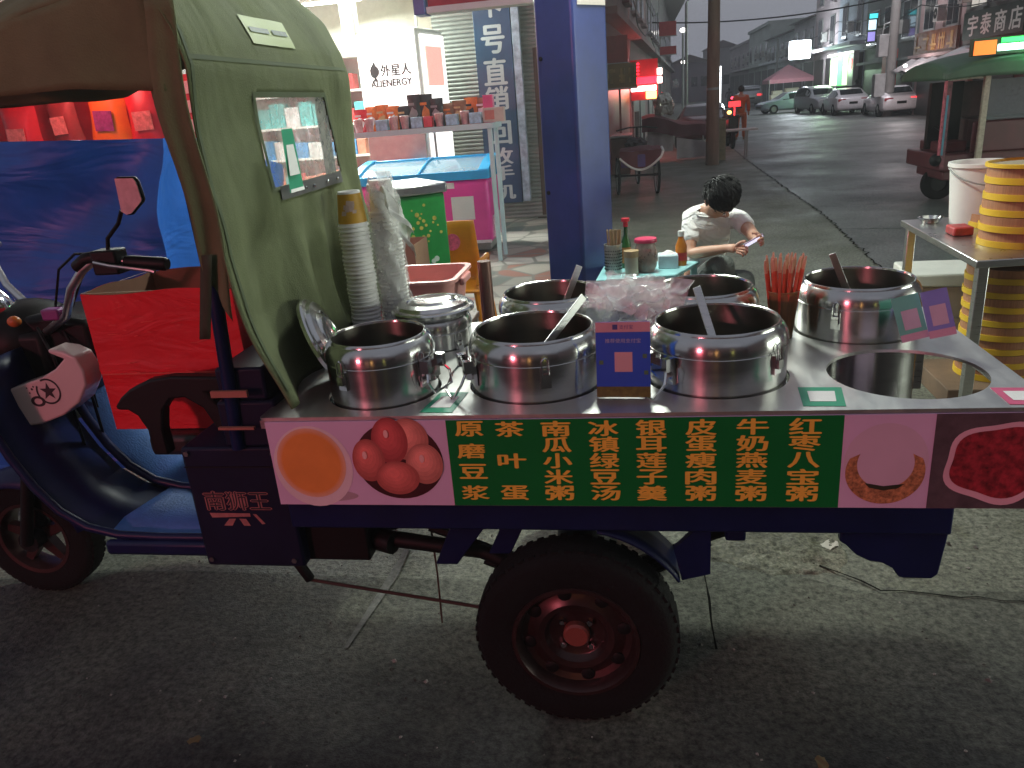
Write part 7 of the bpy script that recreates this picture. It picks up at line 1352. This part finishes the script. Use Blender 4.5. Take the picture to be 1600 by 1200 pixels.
skin('trousers', [[(sx, sy, .86, .13, .12), (sx-.10, sy, .76, .10), (sx-.11, sy-.02, .42, .075), (sx-.11, sy, .10, .065)], [(sx, sy, .86, .13, .12), (sx+.10, sy, .76, .10), (sx+.11, sy-.02, .42, .075), (sx+.11, sy, .10, .065)]], M_jac, po)
b = MB(); b.ball((sx, sy-.06, 1.50), .095, .10, .10, 16, 10); b.build('hair', M_hair, po)
# ================================================================ street: right row of houses
def fx(y): return 10.55 + 0.012*(y-25)
M_lit = em('lit_window', (0.95, 0.90, 0.80), 0.55, (0.4, 0.4, 0.35)); M_tile = pm('roof_tile', (0.10, 0.075, 0.07), 0.7, var=0.25, stretch=(1, 5, 1), scale=3); M_door = pm('shop_dark', (0.02, 0.018, 0.018), 0.5, var=0.4, scale=1)
rowg = 'houses along the right of the street'
def house(label, y0, y1, h, m, rows, cols, ww=0.9, wh=1.3, lit=(), roof='flat', shop=M_door, setback=0.0, z0=3.9, dz=2.7, slab=True, k_=1.0):
    x = fx((y0+y1)/2) + setback; t = thing('row_house', label, 'building', (x+4, (y0+y1)/2, 0), rowg)
    b = MB(); b.box(x, x+8, y0, y1, 0, h); b.build('wall', m, t, smooth=False)
    L = (y1-y0)/cols
    for r_ in range(rows):
        for c_ in range(cols):
            yc = y0 + L*(c_+0.5); z = z0 + dz*r_
            if z + wh > h - 0.1: continue
            b = MB(); b.box(x-0.05, x-0.002, yc-ww/2-0.07, yc+ww/2+0.07, z-0.07, z+wh+0.07); f = b.build('window', M_grey, t, smooth=False)
            b = MB(); b.box(x-0.056, x-0.0505, yc-ww/2, yc-0.03, z, z+wh); b.box(x-0.056, x-0.0505, yc+0.03, yc+ww/2, z, z+wh); b.build('pane', M_lit if (r_, c_) in lit else M_pane, f, smooth=False)
            b = MB(); b.box(x-0.16, x-0.003, yc-ww/2-0.12, yc+ww/2+0.12, z-0.17, z-0.075); b.build('sill', m, f, smooth=False)
    n = max(1, round((y1-y0)/4)); L = (y1-y0)/n
    for k in range(n): b = MB(); b.box(x-0.03, x-0.002, y0+L*k+0.35, y0+L*(k+1)-0.35, 0.02, 2.65*k_); b.build('shopfront', shop, t, smooth=False)
    for q_ in range(cols):
        if (q_*7 + int(y0)) % 3 != 0: ya = y0 + (y1-y0)/cols*(q_+0.98) - 0.1; za = z0 + 0.15; b = MB(); b.box(x-0.34, x-0.06, ya-0.38, ya+0.02, za, za+0.52); ac_ = b.build('air_conditioner', pm('unit_grey', (0.42, 0.42, 0.40), 0.6, var=0.2, dirt=0.3), t, bevel=0.01); b = MB(); b.lathe([(0.05, 0), (0.17, 0), (0.17, 0.004), (0.05, 0.004), (0.05, 0)], 18, Matrix.Translation((x-0.345, ya-0.18, za+0.26)) @ Matrix.Rotation(PI/2, 4, 'Y')); b.build('fan_grille', M_black, ac_)
    if slab: b = MB(); b.box(x-0.75*k_**2, x-0.003, y0+0.05, y1-0.05, 3.0*k_, 3.16*k_); b.build('canopy_slab', m, t, smooth=False)
    if roof == 'flat': b = MB(); b.box(x-0.18, x+8.1, y0+0.01, y1-0.01, h, h+0.25); b.build('roof', m, t, smooth=False)
    else: b = MB(); b.prism([(x-0.5, h), (x+4, h+1.3), (x+8.3, h)], 'xz', y0+0.02, y1-0.02); b.build('roof', M_tile, t, smooth=False)
    return t, x
def wm(n, c): return pm(n, c, 0.8, var=0.14, scale=1.1, bump=0.1, dirt=0.35, dcol=(0.08, 0.075, 0.07))
house('dark green grey house nearest on the right behind the snack tricycle, with bright upper windows', 20.5, 29.3, 9.2, wm('wall_h1', (0.174, 0.189, 0.167)), 2, 4, 1.1, 1.3, lit=((0, 3), (0, 2)), z0=3.35, dz=2.2, k_=0.68)
house('pinkish house with one tall dark window above the orange sign', 29.4, 33.9, 9.4, wm('wall_h2', (0.348, 0.246, 0.239)), 2, 2, 1.0, 1.5, z0=3.0, dz=2.2, k_=0.68)
house('dark house with a blue lit upright sign on the right row', 34.0, 41.6, 9.0, wm('wall_h3', (0.145, 0.167, 0.160)), 2, 3, 1.6, 1.3, z0=2.9, dz=2.2, k_=0.68)
house('tall blue grey house in the middle of the right row', 41.7, 47.4, 10.0, wm('wall_h4', (0.334, 0.377, 0.435)), 3, 2, 0.8, 1.5, z0=3.5, dz=2.3)
house('rose grey house with two columns of windows on the right row', 47.5, 53.6, 7.4, wm('wall_h5', (0.406, 0.341, 0.355)), 2, 2, 0.9, 1.4, z0=3.4, dz=2.2)
house('pale grey house under a dark hipped roof on the right row', 53.7, 60.8, 5.2, wm('wall_h6', (0.522, 0.522, 0.551)), 1, 3, 0.8, 1.2, z0=3.4, roof='hip')
house('pale blue house with a row of narrow windows on the right row', 60.9, 73.0, 4.9, wm('wall_h7', (0.522, 0.580, 0.600)), 1, 6, 0.9, 1.1, z0=3.2, roof='hip')
house('greenish house with a flat roof far down the right row', 73.1, 86.0, 6.2, wm('wall_h8', (0.377, 0.420, 0.392)), 1, 4, 1.0, 1.3, z0=3.6)
house('grey brown house farthest down the right row', 86.2, 104.0, 5.6, wm('wall_h9', (0.290, 0.261, 0.275)), 1, 5, 1.0, 1.2, z0=3.5)
pv = thing('roof_pavilion', 'dark roof pavilion set back above the pale grey house', 'roof pavilion', (15, 57, 6.5))
b = MB(); b.box(13.0, 17.5, 54.0, 63.5, 6.5, 7.6); b.build('wall', wm('wall_h8', (0.377, 0.420, 0.392)), pv, smooth=False); b = MB(); b.prism([(12.0, 7.6), (15.2, 8.9), (18.5, 7.6)], 'xz', 53.6, 64.0); b.build('roof', M_tile, pv, smooth=False)
# far end of the street
for i, (lb, x0, x1, y, h, m) in enumerate((('low violet grey house closing the far end of the street on the left', 4.6, 9.5, 112, 4.9, (0.17, 0.14, 0.17)), ('taller grey block at the far end of the street in the centre', 9.7, 14.0, 118, 6.6, (0.22, 0.21, 0.22)), ('long dim house far away left of the lamp post', -2.0, 4.4, 105, 4.1, (0.20, 0.17, 0.19)))):
    t = thing('distant_house', lb, 'building', ((x0+x1)/2, y+3, 0), 'houses at the far end'); b = MB(); b.box(x0, x1, y, y+6, 0, h); b.build('wall', wm('wall_far_%s' % 'abc'[i], m), t, smooth=False)
    b = MB(); b.prism([(x0-0.3, h), ((x0+x1)/2, h+1.0), (x1+0.3, h)], 'xz', y-0.3, y+6.3); b.build('roof', M_tile, t, smooth=False)
    for k in range(4): xx = x0 + (x1-x0)*(k+0.5)/4; b = MB(); b.box(xx-0.4, xx+0.4, y-0.05, y-0.002, 1.9, 3.1); b.build('window', M_pane, t, smooth=False)
tag(MB().grid(lambda u, v: (-160 + 420*u, 330 + 80*v, 14*math.sin(PI*v)*(0.35 + 0.5*noise.noise(Vector((u*5, 1, 0))) + 0.35*math.sin(u*5))), 60, 8).build('hills', pm('hill_dusk', (0.05, 0.055, 0.05), 0.9)), kind='structure')
# signs on the right row
sg = thing('shop_sign', 'dark green shop sign with pale Chinese characters on the right row', 'sign', (10.4, 26, 2.38))
xf = fx(25) - 0.12
b = MB(); b.box(xf-0.10, xf, 24.6, 28.8, 2.38, 3.18); b.build('board', pm('sign_forest', (0.02, 0.05, 0.035), 0.5, var=0.2), sg, smooth=False)
b = MB()
for k, ch in enumerate('宇泰商店'): text_mb(b, ch, frame((xf-0.105, 28.4 - k*0.98, 2.48), (0, -1, 0), (0, 0, 1)), 0.72, 0.58, bold=0.025)
b.build('lettering', em('letter_pale', (0.55, 0.60, 0.55), 0.16, (0.5, 0.5, 0.48)), sg, smooth=False)
og = thing('shop_sign', 'orange brown shop sign with faded strokes on the pinkish house', 'sign', (10.4, 32, 2.15)); xg = fx(32) - 0.08
b = MB(); b.box(xg-0.1, xg, 29.6, 33.8, 2.15, 2.90); b.build('board', pm('sign_rust', (0.16, 0.05, 0.02), 0.5, var=0.3, scale=3), og, smooth=False)
b = MB(); rr = random.Random(4)
for k in range(5):
    for _ in range(3): yy = 29.9 + k*0.8 + rr.random()*0.5; b.box(xg-0.108, xg-0.101, yy-0.04, yy+0.04, 2.26, 2.78)
    zz = 2.3 + rr.random()*0.35; b.box(xg-0.109, xg-0.1011, 29.85 + k*0.8, 30.45 + k*0.8, zz, zz+0.07)
b.build('faded_strokes', pm('stroke_amber', (0.40, 0.20, 0.05), 0.5), og, smooth=False)
bl = thing('upright_sign', 'small upright lit sign in cyan and violet on the dark house', 'sign', (9.8, 37.4, 2.88))
b = MB(); b.box(9.65, 10.05, 37.4, 37.5, 2.88, 4.02); b.box(10.051, 10.75, 37.43, 37.47, 3.4, 3.5); b.build('board', pm('sign_dark', (0.03, 0.06, 0.03), 0.4), bl, smooth=False)
b = MB(); b.box(9.70, 10.0, 37.37, 37.399, 3.36, 3.74); b.build('white_panel', em('panel_ice', (0.6, 0.85, 1.0), 1.3), bl); b = MB(); b.box(9.72, 10.04, 37.37, 37.399, 3.80, 3.98); b.build('cyan_panel', em('panel_cyan', (0.08, 0.8, 0.9), 1.0), bl); b = MB(); b.box(9.70, 9.98, 37.37, 37.399, 2.92, 3.28); b.build('violet_panel', em('panel_violet', (0.4, 0.35, 0.9), 0.7), bl)
wsn = thing('light_box', 'bright white projecting light box over the right pavement', 'light box', (9.6, 50, 3.0))
b = MB(); b.box(8.75, 9.95, 50.0, 50.25, 2.75, 3.75); b.build('panel', em('box_white', (0.85, 0.95, 1.0), 7), wsn, bevel=0.08); b = MB(); b.box(9.951, 10.85, 50.08, 50.16, 3.1, 3.2); b.build('bracket', M_grey, wsn)
point('light_box_glow', (9.0, 48.8, 3.2), 520, (0.85, 0.95, 1.0), 0.3)
gs2 = thing('lit_shop_window', 'green and white lit shop window behind the parked cars', 'shop window', (10.2, 44.6, 1))
b = MB(); b.box(10.40, 10.65, 42.3, 47.0, 1.15, 2.75); b.build('frame', M_grey, gs2, smooth=False)
b = MB(); b.box(10.37, 10.399, 44.3, 45.3, 1.2, 2.6); b.build('green_panel', em('shop_green', (0.15, 1.0, 0.25), 1.4), gs2); b = MB(); b.box(10.37, 10.399, 45.4, 46.9, 1.2, 2.5); b.box(10.37, 10.399, 43.3, 44.2, 1.2, 2.65); b.build('white_panel', em('shop_lime', (0.75, 1.0, 0.6), 1.6), gs2); b = MB(); b.box(10.37, 10.399, 42.5, 42.9, 1.9, 2.4); b.build('red_panel', em('shop_red', (1.0, 0.1, 0.15), 1.6), gs2); b = MB(); b.box(10.2, 10.399, 42.4, 46.9, 2.66, 2.74); b.build('tube_row', em('tube_lime', (0.9, 1.0, 0.8), 4), gs2)
point('shop_window_glow', (9.6, 45.0, 2.0), 130, (0.6, 1.0, 0.6), 0.3)
# pole with transformer boxes
rp = thing('utility_pole', 'concrete utility pole with grey meter boxes on the right row', 'pole', (9.9, 34, 0))
b = MB(); b.tube([(9.75, 34.0, 0), (9.75, 34.0, 9.5)], [0.19, 0.14], 14); b.build('shaft', wm('pole_concrete', (0.22, 0.21, 0.20)), rp); b = MB(); b.box(9.15, 9.55, 33.8, 34.2, 0.75, 1.6); b.build('meter_box', pm('meter_grey', (0.30, 0.30, 0.30), 0.5, var=0.3, scale=3), rp, bevel=0.02); b = MB(); b.box(9.2, 9.55, 33.8, 34.2, 2.2, 3.0); b.build('meter_box', pm('meter_grey', (0.30, 0.30, 0.30), 0.5, var=0.3, scale=3), rp, bevel=0.02); b = MB(); b.tube([(9.35, 34, 3.0), (9.4, 34, 3.35), (9.75, 34, 3.45)], 0.03, 6); b.build('conduit', M_grey, rp); b = MB(); b.tube([(9.75, 34, 7.2), (9.5, 33.4, 7.5), (9.3, 32.2, 7.6)], 0.04, 8); b.build('added_lamp_arm', M_grey, rp); b = MB(); b.box(9.15, 9.45, 31.6, 32.3, 7.5, 7.62); q = b.build('added_lamp_head', M_grey, rp, bevel=0.02); b = MB(); b.box(9.18, 9.42, 31.65, 32.25, 7.48, 7.498); b.build('lens', em('lamp_white', (1.0, 0.95, 0.88), 5), q)
area('added_lamp_glow', (9.3, 32.0, 7.45), (9.4, 33.6, 0), 0.5, 0.2, 330, (0.95, 0.95, 1.0))  # lamp head on the pole and this light added to brighten the parked cars
# awnings
def awning(label, y0, y1, z, dx, m):
    x = fx((y0+y1)/2); t = thing('shop_awning', label, 'awning', (x-dx/2, (y0+y1)/2, z), 'awnings on the right row'); b = MB(); b.grid(lambda u, v: (x - 0.1 - dx*u, y0+(y1-y0)*v, z + 0.5*(1-u) + 0.03*math.sin(v*22)), 6, 30); b.build('sheet', m, t, solid=0.02); b = MB()
    for y in (y0+0.1, y1-0.1): b.tube([(x-0.1, y, z-0.1), (x-dx, y, z-0.03)], 0.025, 6)
    b.build('bracket', M_grey, t)
awning('long grey awning with red glow underneath nearest on the right row', 21.5, 29.0, 1.72, 1.25, pm('awning_grey', (0.30, 0.30, 0.31), 0.6, var=0.15))
awning('short pale awning under the orange sign on the pinkish house', 29.8, 33.6, 1.62, 0.9, pm('awning_pale', (0.36, 0.33, 0.33), 0.6, var=0.15))
rl = thing('red_tube_light', 'red light tube under the long grey awning', 'lamp', (9.4, 24.5, 1.7)); b = MB(); b.cyl((9.4, 22.4, 1.76), (9.4, 27.5, 1.76), 0.035); b.build('tube', em('neon_red', (1.0, 0.02, 0.05), 3), rl)
b = MB(); b.box(10.35, 10.5, 28.0, 29.2, 0.1, 2.2); tag(b.build('red_door', pm('door_terracotta', (0.30, 0.06, 0.03), 0.6, var=0.2)), 'terracotta shop door panel below the long grey awning', 'door')
b = MB(); b.box(10.30, 10.5, 35.8, 37.2, 0.1, 2.5); tag(b.build('red_poster_stand', pm('poster_red', (0.42, 0.09, 0.08), 0.6, var=0.4, scale=2)), 'red poster panel behind the parked white cars', 'poster')
point('red_street_glow', (9.4, 27.5, 1.9), 22, (1.0, 0.12, 0.12), 0.2)
wl_ = thing('added_shop_lamp', 'small white lamp added under the short pale awning to brighten the parked cars', 'lamp', (9.5, 31.6, 1.75)); b = MB(); b.ball((9.55, 31.6, 1.80), 0.07, 0.07, 0.06); b.build('bulb', em('lamp_white', (1.0, 0.95, 0.88), 5), wl_); b = MB(); b.cyl((9.55, 31.6, 1.86), (9.55, 31.6, 1.98), 0.012); b.build('cord', M_black, wl_)
point('added_shop_lamp_glow', (9.45, 31.4, 1.72), 75, (1.0, 0.90, 0.90), 0.1)  # bulb and light added so the white cars look brighter
# parked cars
cg = 'cars parked along the right side'
loft_car('white sedan nearest in the parked row with its red tail light glowing', (10.15, 35.2, 0.002), R(88), 0.78, M_cwhite, True, group=cg)
loft_car('second white sedan half hidden behind the nearest white one', (9.35, 39.2, 0.002), R(89), 0.78, M_cwhite, False, group=cg)
loft_car('silver sport utility car with a dark windscreen facing us', (9.05, 43.2, 0.002), R(-82), 0.78, M_csil, False, suv=True, group=cg)
loft_car('pale blue sedan seen from its side, farthest of the four parked cars', (8.2, 46.6, 0.002), R(192), 0.74, M_cblue, False, group=cg)
loft_car('grey van like car far down the street left of the pink tent', (8.6, 66, 0.002), R(90), 0.95, M_csil, True, suv=True)
# pink canopy tent and small stalls
tt = thing('canopy_tent', 'pink pop-up canopy tent over a stall on the right', 'tent', (9.2, 55, 0))
M_tent = pm('tent_pink', (0.60, 0.25, 0.30), 0.7, var=0.1)
b = MB(); tx0, tx1, ty0, ty1, tz = 8.2, 10.9, 53.2, 56.2, 1.75; b.add([(tx0, ty0, tz), (tx1, ty0, tz), (tx1, ty1, tz), (tx0, ty1, tz), ((tx0+tx1)/2, (ty0+ty1)/2, tz+0.85), (tx0, ty0, tz-0.22), (tx1, ty0, tz-0.22), (tx1, ty1, tz-0.22), (tx0, ty1, tz-0.22)], [(0, 1, 4), (1, 2, 4), (2, 3, 4), (3, 0, 4), (0, 5, 6, 1), (1, 6, 7, 2), (2, 7, 8, 3), (3, 8, 5, 0)]); b.build('canopy', M_tent, tt, smooth=False)
for (x, y) in ((tx0, ty0), (tx1, ty0), (tx1, ty1), (tx0, ty1)): b = MB(); b.cyl((x, y, 0), (x, y, tz), 0.03); b.build('leg', M_grey, tt)
b = MB(); b.box(8.5, 10.5, 54.2, 55.2, 0.0, 0.85); b.box(8.6, 9.2, 54.3, 54.9, 0.86, 1.1); b.box(9.4, 10.2, 54.3, 54.9, 0.86, 1.2); tag(b.build('stall_counter', em('stall_cream', (0.8, 0.8, 0.55), 0.10, (0.5, 0.5, 0.4)), bevel=0.03), 'cream lit stall counter under the pink tent', 'counter')
# red motorcycle lamp far off, cars moving away
mc = thing('scooter', 'distant scooter with a red tail lamp in the middle of the street', 'scooter', (6.9, 62, 0))
b = MB(); b.prism([(61.4, .25), (62.6, .25), (62.7, .95), (62.4, 1.0), (62.2, .6), (61.9, .75), (61.3, .8)], 'yz', 6.75, 7.05); b.build('body', M_black, mc, bevel=0.03); b = MB(); b.ball((6.9, 61.25, .78), .13, .05, .10, 10, 8); b.build('tail_light', em('tail_bright', (1.0, .06, .12), 4), mc)
for y in (61.45, 62.55): b = MB(); b.lathe([(.12, -.05), (.25, -.05), (.27, 0), (.25, .05), (.12, .05)], 18, Matrix.Translation((6.9, y, .27)) @ Matrix.Rotation(PI/2, 4, 'Y')); b.build('wheel', M_rubber, mc)
b = MB(); b.box(6.35, 6.8, 70, 70.1, 2.1, 3.1); b.cyl((6.9, 70.05, 0), (6.9, 70.05, 3.2), 0.05); tag(b.build('lamp_panel', em('panel_white', (0.95, 1.0, 1.0), 5)), 'small bright white panel lamp right of the utility pole, far off', 'lamp')
b = MB(); b.tube([(9.4, 58, 0), (9.4, 58, 4.3)], 0.07, 8); tag(b.build('flag_pole', M_grey), 'thin dark pole before the pale blue house', 'pole')
for i, (x, y, lb) in enumerate(((10.2, 40.6, 'person in dark clothes standing at the shop door behind the white cars'), (7.6, 70.0, 'distant person in dark clothes beside the far scooter'))):
    p = thing('person', lb, 'person', (x, y, 0)); s = 0.85
    skin('body', [[(x, y, .85*s, .13), (x, y, 1.1*s, .12), (x, y, 1.32*s, .14, .10), (x, y, 1.46*s, .05), (x, y-.02, 1.58*s, .08)], [(x, y, 1.32*s, .14, .10), (x-.2, y, 1.34*s, .055), (x-.26, y-.02, 1.05*s, .045), (x-.25, y-.1, .82*s, .035)], [(x, y, 1.32*s, .14, .10), (x+.2, y, 1.34*s, .055), (x+.26, y-.02, 1.05*s, .045), (x+.25, y-.1, .82*s, .035)], [(x, y, .85*s, .13), (x-.1, y, .78*s, .09), (x-.11, y, .42*s, .06), (x-.11, y, .05, .045)], [(x, y, .85*s, .13), (x+.1, y, .78*s, .09), (x+.11, y, .42*s, .06), (x+.11, y, .05, .045)]], pm('clothes_dark', (0.05, 0.045, 0.05), 0.8), p)
    b = MB(); b.ball((x, y-.02, 1.60*s), .088, .095, .09, 12, 8); b.build('hair', M_hair, p)

# ================================================================ shops across the road, behind the camera: they light the near side and show in the polished pots
ac = thing('shop_across', 'row of shops on the near side of the road behind the photographer', 'building', (0, -9, 0))
b = MB(); b.box(-14, 14, -10.2, -9.9, 0, 8); b.build('wall', M_wallr, ac, smooth=False)
for x in (-7.2, -2.6, 2.4, 7.0): b = MB(); b.box(x-1.7, x+1.7, -9.895, -9.86, 0.05, 2.7); b.build('shopfront', M_door, ac, smooth=False)
b = MB(); b.box(-1.15, -0.55, -9.855, -9.83, 0.1, 2.9); b.build('doorway', em('warm_doorway', (1.0, 0.50, 0.15), 2.2), ac)
b = MB(); b.box(-7.4, -5.7, -9.855, -9.80, 0.2, 3.3); b.build('red_shopfront', em('red_shopfront_glow', (1.0, 0.05, 0.10), 3.2), ac)
b = MB(); b.box(-3.6, -2.0, -9.855, -9.80, 0.2, 2.4); b.build('dim_window', em('dim_window', (1.0, 0.55, 0.35), 0.12), ac)
b = MB(); b.box(4.2, 4.7, -9.855, -9.80, 0.5, 3.0); b.build('upright_sign', em('yellow_sign', (0.9, 0.9, 0.2), 1.2), ac)
b = MB(); b.box(-9.6, -5.2, -9.855, -9.0, 3.55, 3.65); b.build('canopy_slab', M_wallr, ac, smooth=False); b = MB(); b.box(-7.2, -5.8, -9.10, -9.02, 3.47, 3.545); b.build('tube_row', em('rose_tube', (1.0, 0.20, 0.26), 6), ac)
area('across_sign_glow', (-6.5, -8.95, 3.45), (-0.8, 1.6, 0.4), 1.2, 0.3, 420, (1.0, 0.25, 0.32))
# bright open shop on the right of the crossing, outside the frame: its light falls on the back of the canopy
rs = thing('bright_shop', 'bright open shop on the right side of the crossing', 'building', (10.6, -1, 0))
b = MB(); b.box(10.6, 16, -9, 12, 0, 8); b.build('wall', M_wallg, rs, smooth=False)
b = MB(); b.box(10.57, 10.598, 0.2, 5.4, 0.4, 3.1); b.build('lit_front', em('shop_daylight', (0.90, 1.0, 0.86), 10.5), rs)
b = MB(); b.box(9.4, 10.598, -0.2, 5.8, 3.15, 3.25); b.build('canopy_slab', M_wallg, rs, smooth=False)
# ================================================================ evening haze
b = MB(); b.box(-40, 75, -45, 150, -1.0, 12.5)
hz = D.meshes.new('haze'); hz.from_pydata(b.v, [], b.f); ho = D.objects.new('haze', hz); COL.objects.link(ho); tag(ho, kind='stuff')
hm = D.materials.new('evening_haze'); hm.use_nodes = True; n = hm.node_tree.nodes; n.remove(n['Principled BSDF']); pv_ = n.new('ShaderNodeVolumePrincipled')
pv_.inputs['Color'].default_value = (0.80, 0.84, 0.90, 1); pv_.inputs['Density'].default_value = 0.0028; pv_.inputs['Anisotropy'].default_value = 0.3
hm.node_tree.links.new(pv_.outputs[0], n['Material Output'].inputs['Volume']); hz.materials.append(hm)
